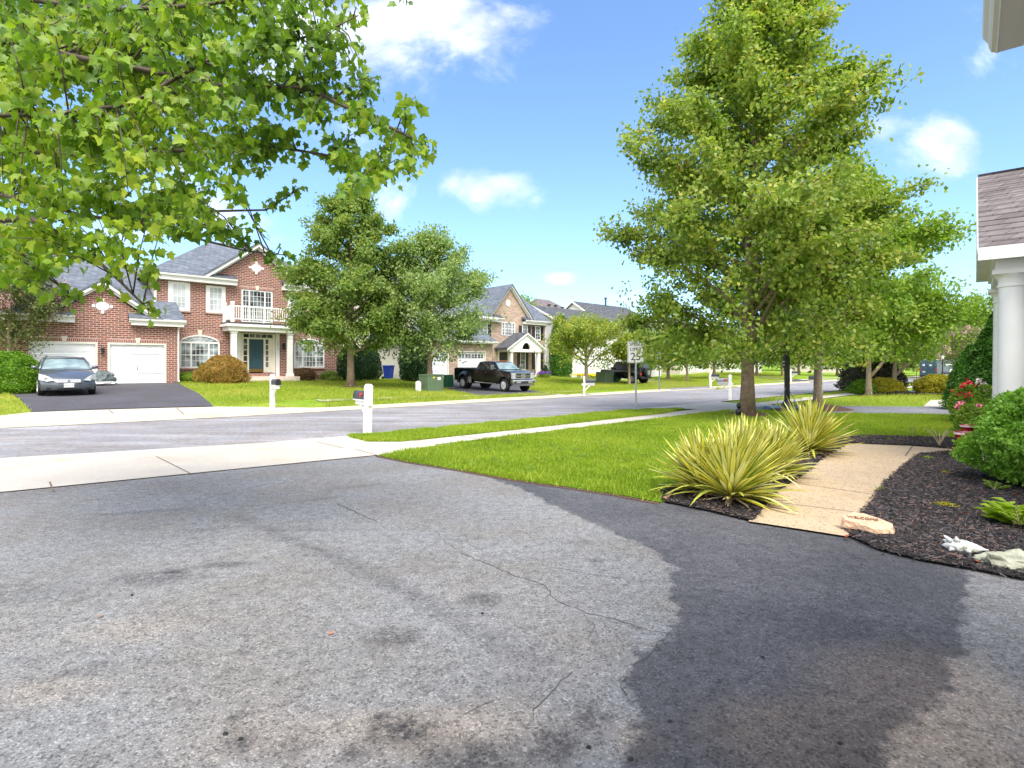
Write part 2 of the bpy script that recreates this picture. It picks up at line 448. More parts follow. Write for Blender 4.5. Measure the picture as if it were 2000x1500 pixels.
for px, py, rx, ry, k in [(760, 45, 300, 125, 1.15), (900, 75, 150, 95, .9), (560, 30, 330, 170, .8), (960, 365, 170, 55, .85), (760, 400, 90, 80, .85),
                          (1840, 275, 100, 80, .9), (1750, 240, 90, 45, .65), (1960, 90, 80, 70, .45), (1950, 280, 60, 30, .6), (1090, 545, 45, 20, .9), (1150, 585, 160, 45, .55), (250, 330, 500, 260, .6)]:
    u0 = (px - 1000) / F; v0 = (HY - py) / F
    a = mth(wn, wl, 'DIVIDE', mth(wn, wl, 'SUBTRACT', U, u0), rx / F)
    b = mth(wn, wl, 'DIVIDE', mth(wn, wl, 'SUBTRACT', V, v0), ry / F)
    q = mth(wn, wl, 'ADD', mth(wn, wl, 'MULTIPLY', a, a), mth(wn, wl, 'MULTIPLY', b, b))
    e = mth(wn, wl, 'MULTIPLY', mth(wn, wl, 'EXPONENT', mth(wn, wl, 'MULTIPLY', q, -1.)), k)
    tot = e if tot is None else mth(wn, wl, 'MAXIMUM', tot, e)
dens = mth(wn, wl, 'ADD', tot, mth(wn, wl, 'MULTIPLY_ADD', n1.outputs[0], 3.2, -2.05))
mr = wn.new('ShaderNodeMapRange'); mr.interpolation_type = 'SMOOTHSTEP'
wl.new(dens, mr.inputs[0]); mr.inputs[1].default_value = -.05; mr.inputs[2].default_value = .85; mr.inputs[3].default_value = 0; mr.inputs[4].default_value = .85
tint = mixc(wn, wl, 1., sky.outputs[0], (.86, .98, 1.08), 'MULTIPLY')
n2 = nd(wn, 'ShaderNodeTexNoise', i_Scale=9., i_Detail=6., i_Roughness=.55); wl.new(cbx.outputs[0], n2.inputs[0])
ccr = ramp(wn, [(.38, (.62, .66, .80)), (.62, (.95, .97, 1.))]); wl.new(n2.outputs[0], ccr.inputs[0])
ccol = mixc(wn, wl, 1., ccr.outputs[0], (5.7, 5.7, 6.0), 'MULTIPLY')
cl = mixc(wn, wl, mr.outputs[0], tint, ccol)
# broken white cloud added behind the camera, out of view, to lighten shadows
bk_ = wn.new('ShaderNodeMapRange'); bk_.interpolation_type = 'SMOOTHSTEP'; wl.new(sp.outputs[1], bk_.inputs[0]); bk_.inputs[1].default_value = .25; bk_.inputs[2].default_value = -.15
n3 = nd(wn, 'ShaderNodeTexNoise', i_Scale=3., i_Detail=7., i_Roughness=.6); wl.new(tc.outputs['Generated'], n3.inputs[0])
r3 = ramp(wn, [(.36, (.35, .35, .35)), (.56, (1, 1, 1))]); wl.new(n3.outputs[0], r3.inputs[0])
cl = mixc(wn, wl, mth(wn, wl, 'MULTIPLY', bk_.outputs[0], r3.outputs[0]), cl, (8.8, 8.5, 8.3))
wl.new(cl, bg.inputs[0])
sl = bpy.data.lights.new('sun', 'SUN'); sl.energy = 1.9; sl.angle = math.radians(32); sl.color = (1, .96, .9)
so = bpy.data.objects.new('sun', sl); C.objects.link(so)
sd = Vector((math.sin(SUN_AZ) * math.cos(SUN_EL), math.cos(SUN_AZ) * math.cos(SUN_EL), math.sin(SUN_EL)))
so.rotation_euler = sd.to_track_quat('Z', 'Y').to_euler(); so.location = (0, 0, 30)
sc.cycles.max_bounces = 7; sc.cycles.diffuse_bounces = 3; sc.cycles.transmission_bounces = 4; sc.cycles.glossy_bounces = 3
sc.view_settings.view_transform = 'Standard'; sc.view_settings.look = 'None'; sc.view_settings.exposure = 1.52; sc.view_settings.gamma = 1

# ------------------------------------------------------------------ ground materials
def wpos(n):  # object coords; all ground objects sit at the world origin
    return n.new('ShaderNodeTexCoord').outputs['Object']
def asphalt(name, base, attr=False, streak=0.):
    m, n, l, p = newmat(name)
    P = wpos(n)
    def noise(s, d=3., r=.6):
        z = nd(n, 'ShaderNodeTexNoise', i_Scale=s, i_Detail=d, i_Roughness=r); l.new(P, z.inputs[0]); return z.outputs[0]
    big = ramp(n, [(.3, tuple(c * .86 for c in base)), (.7, tuple(c * 1.12 for c in base))]); l.new(noise(.5, 5.), big.inputs[0])
    col = big.outputs[0]
    dirt = ramp(n, [(.42, (1, 1, 1)), (.60, (.93, .88, .82))]); l.new(noise(.9, 4.), dirt.inputs[0])
    col = mixc(n, l, 1., col, dirt.outputs[0], 'MULTIPLY')
    if attr:
        a = nd(n, 'ShaderNodeAttribute', attribute_name='sealed'); b = nd(n, 'ShaderNodeAttribute', attribute_name='stain'); c = nd(n, 'ShaderNodeAttribute', attribute_name='rust')
        e = mth(n, l, 'ADD', a.outputs['Fac'], mth(n, l, 'MULTIPLY_ADD', noise(4.5, 10., .75), 2.4, -1.2))
        mrr = n.new('ShaderNodeMapRange'); mrr.interpolation_type = 'SMOOTHSTEP'; l.new(e, mrr.inputs[0]); mrr.inputs[1].default_value = -.22; mrr.inputs[2].default_value = .24
        sealc = ramp(n, [(.35, (.060, .060, .066)), (.65, (.098, .096, .104))]); l.new(noise(.8, 4.), sealc.inputs[0])
        col = mixc(n, l, mrr.outputs[0], col, sealc.outputs[0])
        col = mixc(n, l, c.outputs['Fac'], col, mixc(n, l, 1., col, (1.62, 1.36, 1.10), 'MULTIPLY'))
        f = mth(n, l, 'MULTIPLY', b.outputs['Fac'], mth(n, l, 'MULTIPLY_ADD', noise(16., 8., .8), 4.5, -1.5, clamp=True), clamp=True)
        col = mixc(n, l, f, col, (.035, .032, .034))
    mot = ramp(n, [(.37, (.66, .66, .67)), (.5, (1, 1, 1)), (.62, (1.2, 1.2, 1.19))]); l.new(noise(11., 8., .82), mot.inputs[0])
    col = mixc(n, l, 1., col, mot.outputs[0], 'MULTIPLY')
    # aggregate speckle: light and dark stones
    for sc_, lo, hi, cmul in ((105., .0, .15, 1.65), (80., .0, .16, .45), (170., .0, .2, 1.35)):
        v = nd(n, 'ShaderNodeTexVoronoi', i_Scale=sc_, i_Randomness=1.); l.new(P, v.inputs['Vector'])
        sepc = n.new('ShaderNodeSeparateColor'); l.new(v.outputs['Color'], sepc.inputs[0])
        k = mth(n, l, 'LESS_THAN', sepc.outputs[0], hi)
        col = mixc(n, l, mth(n, l, 'MULTIPLY', k, .75), col, mixc(n, l, 1., col, (cmul, cmul, cmul), 'MULTIPLY'))
    if streak:
        mp = n.new('ShaderNodeMapping'); mp.inputs['Rotation'].default_value = (0, 0, -ROT); mp.inputs['Scale'].default_value = (.12, 1., 1.)
        l.new(P, mp.inputs[0])
        z = nd(n, 'ShaderNodeTexNoise', i_Scale=1.6, i_Detail=6., i_Roughness=.7); l.new(mp.outputs[0], z.inputs[0])
        r = ramp(n, [(.45, (1, 1, 1)), (.62, (1 + streak,) * 3)]); l.new(z.outputs[0], r.inputs[0])
        col = mixc(n, l, 1., col, r.outputs[0], 'MULTIPLY')
    # fine crack web
    wv = mixc(n, l, .12, P, nd2(n, l, P, 3.))
    vo = nd(n, 'ShaderNodeTexVoronoi', i_Scale=.75, feature='DISTANCE_TO_EDGE'); l.new(wv, vo.inputs['Vector'])
    msk = ramp(n, [(.52, (0, 0, 0)), (.6, (1, 1, 1))]); l.new(noise(.35, 3.), msk.inputs[0])
    cr = mth(n, l, 'LESS_THAN', vo.outputs[0], .0045)
    col = mixc(n, l, mth(n, l, 'MULTIPLY', cr, mth(n, l, 'MULTIPLY', msk.outputs[0], .6)), col, tuple(c * .35 for c in base))
    l.new(col, p.inputs['Base Color'])
    p.inputs['Roughness'].default_value = .82; p.inputs['Specular IOR Level'].default_value = .35
    vb = nd(n, 'ShaderNodeTexVoronoi', i_Scale=110.); l.new(P, vb.inputs['Vector'])
    bp = nd(n, 'ShaderNodeBump', i_Strength=.55, i_Distance=.006); bp.invert = True
    l.new(vb.outputs[0], bp.inputs['Height']); l.new(bp.outputs[0], p.inputs['Normal'])
    return m
def nd2(n, l, P, s):
    z = nd(n, 'ShaderNodeTexNoise', i_Scale=s, i_Detail=4.); l.new(P, z.inputs[0]); return z.outputs[1]
def concrete(name, base, speck=.5, bump=.25):
    m, n, l, p = newmat(name); P = wpos(n)
    def noise(s, d=3., r=.6):
        z = nd(n, 'ShaderNodeTexNoise', i_Scale=s, i_Detail=d, i_Roughness=r); l.new(P, z.inputs[0]); return z.outputs[0]
    r = ramp(n, [(.3, tuple(c * .86 for c in base)), (.65, base)]); l.new(noise(.9, 7., .65), r.inputs[0])
    col = r.outputs[0]
    st_ = ramp(n, [(.56, (1, 1, 1)), (.74, (.92, .82, .68))]); l.new(noise(.7, 5.), st_.inputs[0])
    col = mixc(n, l, 1., col, st_.outputs[0], 'MULTIPLY')
    v = nd(n, 'ShaderNodeTexVoronoi', i_Scale=55.); l.new(P, v.inputs['Vector'])
    sepc = n.new('ShaderNodeSeparateColor'); l.new(v.outputs['Color'], sepc.inputs[0])
    col = mixc(n, l, mth(n, l, 'MULTIPLY', mth(n, l, 'LESS_THAN', sepc.outputs[0], .14), speck), col, tuple(c * .45 for c in base))
    l.new(col, p.inputs['Base Color']); p.inputs['Roughness'].default_value = .85
    bp = nd(n, 'ShaderNodeBump', i_Strength=bump, i_Distance=.006); l.new(noise(80., 3.), bp.inputs['Height']); l.new(bp.outputs[0], p.inputs['Normal'])
    return m
def lawnmat(name, c1, c2, c3):
    m, n, l, p = newmat(name); P = wpos(n)
    z = nd(n, 'ShaderNodeTexNoise', i_Scale=.35, i_Detail=9., i_Roughness=.72); l.new(P, z.inputs[0])
    r = ramp(n, [(.34, c1), (.5, c2), (.68, c3)]); l.new(z.outputs[0], r.inputs[0])
    z2 = nd(n, 'ShaderNodeTexNoise', i_Scale=14., i_Detail=6., i_Roughness=.7); l.new(P, z2.inputs[0])
    r2 = ramp(n, [(.3, (.55, .6, .5)), (.7, (1.3, 1.25, 1.2))]); l.new(z2.outputs[0], r2.inputs[0])
    l.new(mixc(n, l, 1., r.outputs[0], r2.outputs[0], 'MULTIPLY'), p.inputs['Base Color'])
    p.inputs['Roughness'].default_value = .9; p.inputs['Specular IOR Level'].default_value = .1
    bp = nd(n, 'ShaderNodeBump', i_Strength=1., i_Distance=.05); l.new(z2.outputs[0], bp.inputs['Height']); l.new(bp.outputs[0], p.inputs['Normal'])
    return m
A_ROAD = asphalt('road_asphalt', (.215, .21, .22), streak=.42)
A_DRIVE = asphalt('worn_driveway_asphalt', (.185, .184, .185), attr=True)
A_NEW = asphalt('dark_driveway_asphalt', (.075, .073, .085))
A_MID = asphalt('grey_driveway_asphalt', (.19, .19, .215))
CONC = concrete('pale_concrete', (.50, .45, .38), .25)
CONC2 = concrete('kerb_concrete', (.55, .46, .33), .3)
WALK = concrete('tan_aggregate_walk', (.50, .375, .24), .75, .6)
JOINT = mk('joint_gap', (.16, .12, .09), .9)
LAWN = lawnmat('lawn_ground', (.15, .25, .018), (.20, .31, .028), (.33, .36, .06))
LAWN_NEAR = lawnmat('near_lawn_ground', (.08, .17, .010), (.12, .23, .014), (.16, .27, .02))

# ------------------------------------------------------------------ ground meshes
def su_mesh(name, S, Uu, off, mat, label=None):
    S = np.array(S, float); Uu = np.array(Uu, float)
    ss, uu = np.meshgrid(S, Uu, indexing='ij')
    tt = uu + cs(ss); x, y = xy(ss, tt); z = Gsu(ss, uu) + off
    v = np.stack([x, y, z], -1).reshape(-1, 3); a, b = len(S), len(Uu)
    i = (np.arange(a - 1)[:, None] * b + np.arange(b - 1)[None]).reshape(-1)
    f = np.stack([i, i + b, i + b + 1, i + 1], 1).reshape(-1)
    me = npmesh(name, v, f, 4); o = link(name, me, mat, smooth=True)
    return tag(o, kind='structure')
Snear = list(np.arange(-30, 130, 1.)); Unear = sorted(set([round(k, 2) for k in np.arange(-26, 46, 1.)] + [-3.9, -4.2, 3.9, 4.2, -4.0, 4.5]))
su_mesh('lawn', [-900, -500, -250, -120, -70, -45] + Snear + [132, 140, 160, 200, 280, 400, 700, 1200],
        [-900, -500, -250, -120, -70, -40] + Unear + [48, 55, 70, 100, 150, 250, 450, 900], -.025, LAWN)
su_mesh('road', [-200, -120, -70, -45] + Snear + [132, 140, 160, 200], [-3.9, -2, 0, 2, 3.9], 0, A_ROAD)
su_mesh('kerb', [-200, -120, -70, -45] + Snear + [132, 140, 160], [3.75, 3.9, 4.2, 4.3], .012, CONC2)
su_mesh('kerb', Snear, [-4.3, -4.2, -3.9, -3.8], .012, CONC2)
def sheet(name, pts, off, mat, step=1.):
    """paved patch: world outline draped on the terrain"""
    P = []
    n = len(pts)
    for i in range(n):
        a = Vector(pts[i][:2]); b = Vector(pts[(i + 1) % n][:2]); k = max(1, int((b - a).length / .8))
        P += [a + (b - a) * j / k for j in range(k)]
    bm = bmesh.new(); vs = []
    for p in P:
        s, t = st(p.x, p.y); vs.append(bm.verts.new((s, t - float(cs(s)), 0)))
    bm.faces.new(vs)
    bmesh.ops.triangulate(bm, faces=bm.faces[:])
    s0 = min(v.co.x for v in bm.verts); s1 = max(v.co.x for v in bm.verts); u0 = min(v.co.y for v in bm.verts); u1 = max(v.co.y for v in bm.verts)
    for k in np.arange(math.ceil(s0 / step) * step, s1, step):
        bmesh.ops.bisect_plane(bm, geom=bm.verts[:] + bm.edges[:] + bm.faces[:], plane_co=(k, 0, 0), plane_no=(1, 0, 0))
    for k in sorted(set(list(np.round(np.arange(math.ceil(u0 / step) * step, u1, step), 2)) + [-3.9, -4.2, 3.9, 4.2, 4.5, -4.0])):
        if u0 < k < u1: bmesh.ops.bisect_plane(bm, geom=bm.verts[:] + bm.edges[:] + bm.faces[:], plane_co=(0, k, 0), plane_no=(0, 1, 0))
    for v in bm.verts:
        s, u = v.co.x, v.co.y; x, y = xy(s, u + float(cs(s))); v.co = (x, y, float(Gsu(s, u)) + off)
    bmesh.ops.recalc_face_normals(bm, faces=bm.faces[:])
    me = bpy.data.meshes.new(name); bm.to_mesh(me); bm.free()
    for p in me.polygons:
        pass
    o = link(name, me, mat)
    return tag(o, kind='structure')
def SU(s, u):
    x, y = xy(s, u + float(cs(s))); return (x, y)
def pxs(L): return [tuple(at(a, b)[:2]) for a, b in L]

# own driveway: fine grid so that seal coat, stains and rust follow the photo
edge_px = [(740, 891), (800, 903), (900, 919), (1000, 937), (1100, 951), (1200, 966), (1290, 983), (1380, 1000), (1470, 1022), (1560, 1036), (1650, 1052), (1720, 1078), (1800, 1098), (1900, 1116), (1990, 1134)]
xs = np.concatenate([np.arange(-30, -9, 1.5), np.arange(-9, 5.5, .06), np.arange(5.5, 12, .5)])
ys = np.concatenate([np.arange(-10, 1.4, .6), np.arange(1.4, 10.2, .06), np.arange(10.2, 22, .5)])
gx, gy = np.meshgrid(xs, ys, indexing='ij')
v = np.stack([gx, gy, np.zeros_like(gx)], -1).reshape(-1, 3); a, b = len(xs), len(ys)
i = (np.arange(a - 1)[:, None] * b + np.arange(b - 1)[None]).reshape(-1)
fq = np.stack([i, i + b, i + b + 1, i + 1], 1)
cx = v[fq].mean(1); s_, t_ = st(cx[:, 0], cx[:, 1]); uu_ = t_ - cs(s_)
keep = (uu_ < -6.3) & ~((cx[:, 0] > 3.) & (cx[:, 1] > 7.2)) & ~((cx[:, 0] > -1.2) & (cx[:, 1] > 9.0)) & ~(cx[:, 0] > 9)
fq = fq[keep]
me = npmesh('driveway', v, fq.reshape(-1), 4)
def sdist(poly):
    x, y = v[:, 0], v[:, 1]; d = np.full(len(x), 1e9); n = len(poly)
    for k in range(n):
        ax, ay = poly[k][:2]; bx, by = poly[(k + 1) % n][:2]; L = (bx - ax) ** 2 + (by - ay) ** 2 + 1e-9
        t = np.clip(((x - ax) * (bx - ax) + (y - ay) * (by - ay)) / L, 0, 1)
        d = np.minimum(d, np.hypot(x - ax - t * (bx - ax), y - ay - t * (by - ay)))
    return np.where(inpoly(x, y, poly), d, -d)
seal = pxs([(905, 915), (960, 935), (1020, 955), (1075, 985), (1130, 1008), (1200, 1040), (1275, 1075), (1318, 1110), (1305, 1160), (1325, 1195), (1310, 1240), (1240, 1275), (1222, 1330),
            (1245, 1385), (1235, 1450), (1190, 1530), (1150, 1640), (1400, 1900), (1700, 1600), (1745, 1450), (1790, 1400), (1850, 1345), (1872, 1280), (1885, 1200), (1893, 1120), (1890, 1080), (1700, 1030), (1400, 960), (1100, 930)])
sealed = np.clip(sdist(seal) / .16, -1.2, 1.2)
X, Yv = v[:, 0], v[:, 1]
def gs(px, py, rx, ry, k, ang=0.):
    p = at(px, py); ca, sa = math.cos(ang), math.sin(ang); dx = X - p.x; dy = Yv - p.y
    return k * np.exp(-(((dx * ca + dy * sa) / rx) ** 2 + ((-dx * sa + dy * ca) / ry) ** 2) ** 1.5)
stain = sum(gs(*q) for q in [(1085, 1450, .12, .12, .9), (1155, 1400, .08, .08, .85), (775, 1420, .13, .11, .9), (925, 1480, .22, .1, .9), (830, 1430, .1, .08, .6), (735, 1405, .05, .04, .9), (945, 1172, .14, .12, .8),
        (765, 1245, .16, .12, .7), (440, 1103, .2, .07, .8), (300, 1130, .35, .14, .6), (345, 1115, .12, .05, .8), (560, 1052, .16, .06, .6), (470, 1450, .08, .06, .8), (465, 1400, .06, .03, .8), (570, 1455, .1, .06, .7), (700, 1465, .06, .05, .9),
        (165, 1310, .2, .05, .5, .5), (280, 1000, .5, .07, .5, .3), (400, 1035, .2, .05, .5, .3), (600, 1035, .3, .05, .5), (60, 1160, .5, .2, .35), (1130, 1060, .2, .06, .4), (700, 950, .5, .08, .4, .5), (620, 975, .4, .06, .45, .5), (1165, 1095, .08, .04, .7)])
for q in [(590, 1065), (640, 1080), (680, 1100), (730, 1125), (780, 1150), (830, 1175), (900, 1215), (1000, 1270), (480, 1015), (530, 1035)]: stain = stain + gs(*q, .3, .09, .35, -.75)
rust = sum(gs(*q) for q in [(1760, 1330, .45, .35, .9), (1600, 1430, .5, .25, .8), (1700, 1480, .5, .3, 1.), (1850, 1460, .7, .4, .55), (1250, 1450, .12, .12, .5), (900, 1420, .5, .18, .5), (650, 1440, .6, .2, .35), (100, 1350, .3, .12, .35), (1900, 1330, .3, .4, .5), (250, 1230, .4, .2, .3)])
for nm, arr in (('sealed', sealed), ('stain', np.clip(stain, 0, 1)), ('rust', np.clip(rust, 0, 1))):
    at_ = me.attributes.new(nm, 'FLOAT', 'POINT'); at_.data.foreach_set('value', arr.astype(np.float32))
drive = tag(link('driveway', me, A_DRIVE), kind='structure')
# long cracks in the asphalt
def crack(px, w=.006, seed=1):
    w *= .75
    R = random.Random(seed); pts = [at(a, b) for a, b in px]; out = []
    for i in range(len(pts) - 1):
        k = max(2, int((pts[i + 1] - pts[i]).length / .05))
        for j in range(k): out.append(pts[i].lerp(pts[i + 1], j / k) + Vector((R.uniform(-1, 1), R.uniform(-1, 1), 0)) * .014)
    mb = MB()
    for i in range(len(out) - 1):
        d = (out[i + 1] - out[i]).normalized(); n_ = Vector((-d.y, d.x, 0)) * w * R.uniform(.4, 1.1)
        mb.quad(out[i] - n_ + Vector((0, 0, .003)), out[i + 1] - n_ + Vector((0, 0, .003)), out[i + 1] + n_ + Vector((0, 0, .003)), out[i] + n_ + Vector((0, 0, .003)))
    return mb.build('crack', M['crackmat'], drive)
crack([(900, 1080), (960, 1105), (1000, 1122), (1060, 1140), (1085, 1175), (1140, 1195), (1200, 1210), (1255, 1228), (1305, 1238), (1320, 1245)], .0045, 1)
crack([(660, 985), (700, 1003), (740, 1020)], .007, 2)
crack([(1310, 1235), (1260, 1285), (1225, 1310)], .004, 3)
crack([(1120, 1310), (1075, 1350), (1045, 1390), (1030, 1430)], .003, 4)
crack([(965, 1370), (930, 1385), (890, 1410)], .002, 5)
crack([(1225, 1310), (1255, 1330), (1290, 1290)], .002, 6)
crack([(1140, 1195), (1160, 1225), (1150, 1260)], .0025, 8); crack([(1060, 1140), (1100, 1130), (1150, 1140)], .002, 9); crack([(610, 1050), (650, 1075), (700, 1085)], .002, 10)
crack([(905, 1080), (870, 1060), (850, 1035), (800, 1020)], .003, 11); crack([(1225, 1310), (1215, 1345), (1235, 1385)], .004, 12); crack([(820, 1310), (815, 1335), (800, 1350)], .002, 13)
crack([(380, 1120), (430, 1130), (500, 1125)], .0015, 14); crack([(1200, 1040), (1240, 1062), (1260, 1060)], .002, 15); crack([(1280, 1110), (1250, 1130), (1260, 1160)], .002, 16)
_e = [at(*q) for q in edge_px[:7]]; _o = [p + Vector((-.05, -.07, 0)) for p in _e]
sheet('dirt_strip', [tuple(p[:2]) for p in _e] + [tuple(p[:2]) for p in _o[::-1]], .006, M['reddirt'])
# front lawn, verge, apron, sidewalk, beds, walk
lawn_near = pxs(edge_px[:7]) + pxs([(1340, 955), (1480, 925), (1570, 905), (1645, 862), (1780, 870), (1875, 872), (1960, 880), (2080, 885), (2080, 812), (1880, 812), (1640, 809), (1500, 803), (1404, 806)])
swl = [SU(s, -6.78) for s in (18, 15, 12, 9, 6.5)] + [tuple(at(745, 889)[:2])]
lawn_poly = lawn_near[:]
lawn_poly += [SU(19.2, -6.78)] + swl[:-1]
sheet('lawn_patch', lawn_poly, .012, LAWN_NEAR)
verge = [SU(5.6, -4.3), SU(8, -4.3), SU(12, -4.3), SU(16, -4.35), SU(18.2, -5.3), SU(16, -5.85), SU(12, -5.85), SU(8, -5.85), SU(6.0, -5.85), SU(5.5, -5.4)]
sheet('sidewalk', [SU(4.5, -6.75), SU(4.9, -5.85), SU(60, -5.85), SU(110, -5.85), SU(110, -6.75), SU(60, -6.75)], .008, CONC)
sheet('apron', [SU(-14, -7.15), SU(-14, -3.88), SU(6.0, -3.88), SU(5.5, -4.7), SU(6.3, -5.86), SU(6.3, -6.78), SU(4.95, -7.1), SU(0, -7.1)], .014, CONC)
sheet('apron', [SU(17.2, -3.88), SU(23.2, -3.88), SU(22.3, -5.9), SU(22.6, -6.8), SU(19.0, -7.0), SU(18.6, -5.9)], .014, CONC)
sheet('lawn_patch', verge, .02, LAWN_NEAR)
def joint(p, q, off, w=.012, name='joint', par=None):
    p = Vector(p[:2]); q = Vector(q[:2]); d = (q - p).normalized(); n_ = Vector((-d.y, d.x)) * w
    k = 6; mb = MB()
    for i in range(k):
        a_ = p.lerp(q, i / k); b_ = p.lerp(q, (i + 1) / k)
        pts = [a_ - n_, b_ - n_, b_ + n_, a_ + n_]
        mb.quad(*[(c.x, c.y, float(G(c.x, c.y)) + off) for c in pts])
    return tag(mb.build(name, JOINT, par), kind=None if par else 'structure')
for q in (((305, 893), (374, 928)), ((97, 943), (104, 962)), ((617, 864), (672, 877)), ((694, 879), (738, 891))): joint(at(*q[0]), at(*q[1]), .018, .01)
for s in np.arange(7.5, 40, 1.5): joint(SU(s, -5.88), SU(s, -6.72), .012, .008)
# neighbour's driveway and walks on this side
sheet('driveway', pxs([(1404, 805), (1500, 803), (1640, 808.5), (1760, 811), (1881, 813), (2100, 818), (2100, 796), (1882, 795), (1760, 795), (1605, 793.5), (1500, 793), (1470, 796)]), .018, A_MID)
sheet('walk', pxs([(1803, 795), (1818, 782), (1864, 782), (1900, 783), (1900, 795)]), .022, CONC)
sheet('driveway', pxs([(1690, 771), (1752, 768.5), (1875, 770.5), (1990, 771), (1990, 764.5), (1875, 764), (1790, 763.5), (1752, 763.8)]), .018, A_MID)
# far side
sheet('sidewalk', [SU(s, 6.1) for s in (9.5, 15, 20, 26.5)] + [SU(s, 6.75) for s in (26.5, 20, 15, 9.5)], .01, CONC)
sheet('sidewalk', [SU(s, 6.1) for s in (34, 40, 50, 60, 80, 110)] + [SU(s, 6.9) for s in (110, 80, 60, 50, 40, 34)], .01, CONC)
a0 = at(62, 804); a1 = at(415, 795)
sheet('apron', [SU(-2.6, 3.88), SU(9.6, 3.88)] + pxs([(425, 795), (340, 797), (200, 801), (60, 806)]), .016, CONC)
sheet('driveway', pxs([(62, 805), (200, 800), (340, 796), (417, 794)]) + [xy(6.9, 34.7), xy(6.9, 35.1), xy(.1, 35.1), xy(-.2, 34)] , .022, A_NEW)
joint(at(213, 802), at(222, 809), .02, .02); joint(at(345, 798), at(362, 812), .02, .02)
sheet('apron', [SU(22.8, 3.88), SU(33.5, 3.88)] + pxs([(1112, 776), (1074, 767.5), (1000, 770), (935, 772)]), .016, CONC)
sheet('driveway', pxs([(935, 772.5), (1000, 770.5), (1074, 768), (1048, 765)]) + [xy(30.9, 34.5), xy(30.9, 36.2), xy(23, 36.2), xy(23, 34.5)] + pxs([(866, 757)]), .022, A_NEW)
sheet('apron', [SU(46, 3.88), SU(52, 3.88)] + pxs([(1392, 758), (1345, 760)]), .016, CONC)
sheet('driveway', pxs([(1392, 758), (1310, 762), (1255, 750), (1180, 747), (1290, 740)]), .022, A_MID)
sheet('driveway', pxs([(1485, 740), (1560, 745), (1590, 745), (1500, 733), (1470, 731)]), .022, A_NEW)
# walkway and beds
walk_poly = pxs([(1462, 1022), (1520, 960), (1575, 925), (1612, 892), (1655, 868), (1780, 873), (1900, 882), (1990, 893), (1990, 915), (1900, 905), (1800, 895), (1770, 915), (1735, 945), (1700, 990), (1655, 1052), (1560, 1037)])
sheet('walk', walk_poly, .022, WALK)
joint(at(1782, 874), at(1768, 893), .026, .012); joint(at(1560, 948), at(1745, 975), .026, .006); joint(at(1520, 985), at(1700, 1008), .026, .006)
bed_r = pxs([(1657, 1050), (1672, 1020), (1700, 985), (1730, 945), (1762, 915), (1795, 890), (1850, 885), (1900, 893), (1990, 898), (2250, 905), (2500, 1000), (2500, 1200), (2200, 1170), (2100, 1150), (1990, 1134), (1900, 1116), (1800, 1098), (1720, 1078)])
bed_b = pxs([(1610, 880), (1640, 856), (1700, 853), (1800, 856), (1880, 856), (2000, 850), (2200, 850), (2200, 890), (1990, 895), (1880, 880), (1780, 872), (1655, 868), (1625, 885)])
bed_y = pxs([(1298, 983), (1290, 967), (1330, 945), (1400, 920), (1480, 895), (1540, 868), (1600, 855), (1650, 858), (1650, 872), (1612, 893), (1575, 926), (1520, 962), (1470, 1021), (1400, 1004), (1340, 991)])
H0 = .05
def bed(name, poly, seed):
    """mulch bed: gently mounded sheet"""
    x0 = min(p[0] for p in poly); x1 = max(p[0] for p in poly); y0 = min(p[1] for p in poly); y1 = max(p[1] for p in poly)
    return sheet(name, poly, .026, M['mulchbase'])
bed('mulch_bed', bed_r, 1); bed('mulch_bed', bed_b, 2); bed('mulch_bed', bed_y, 3)
def chips(name, polys, dens, label, mats, zoff=.03):
    """bark chips: crossed thin slivers"""
    T = np.array([(-.5, -.09, 0), (.5, -.06, .02), (.45, .07, .05), (-.5, .09, .03), (-.4, 0, .14), (.42, 0, .16)], float)
    Fc = np.array([(0, 1, 5), (0, 5, 4), (1, 2, 5), (3, 4, 5), (3, 5, 2), (0, 4, 3)])
    P = []
    for poly, yfar in polys:
        x0 = min(p[0] for p in poly); x1 = min(9.5, max(p[0] for p in poly)); y0 = min(p[1] for p in poly); y1 = max(p[1] for p in poly)
        n = int((x1 - x0) * (y1 - y0) * dens)
        x = rng.uniform(x0, x1, n); y = rng.uniform(y0, y1, n); k = inpoly(x + rng.normal(0, .02, n), y + rng.normal(0, .02, n), poly)
        P.append(np.stack([x[k], y[k]], 1))
    P = np.concatenate(P); n = len(P)
    z = zoff + rng.uniform(-.01, .022, n)
    pos = np.column_stack([P, z])
    ang = rng.uniform(0, 2 * PI, n)
    tip = np.stack([-np.sin(ang), np.cos(ang), rng.normal(0, .25, n)], 1); nrm = np.stack([rng.normal(0, .3, n), rng.normal(0, .3, n), np.ones(n)], 1)
    o = leaves(name, pos, .05, mats, None, tip, nrm, T, Fc, rng.choice(len(mats), n, p=[.70, .22, .08]))
    return tag(o, label, kind='stuff')
MC = [mk('dark_bark_chip', (.020, .016, .016), .8, .5, 30), mk('grey_bark_chip', (.085, .068, .068), .8, .4, 30), mk('brown_bark_chip', (.16, .09, .065), .8, .4, 30)]
chips('mulch', [(bed_r, 9), (bed_b, 14), (bed_y, 9)], 2600, 'dark shredded bark mulch covering the planting beds', MC)

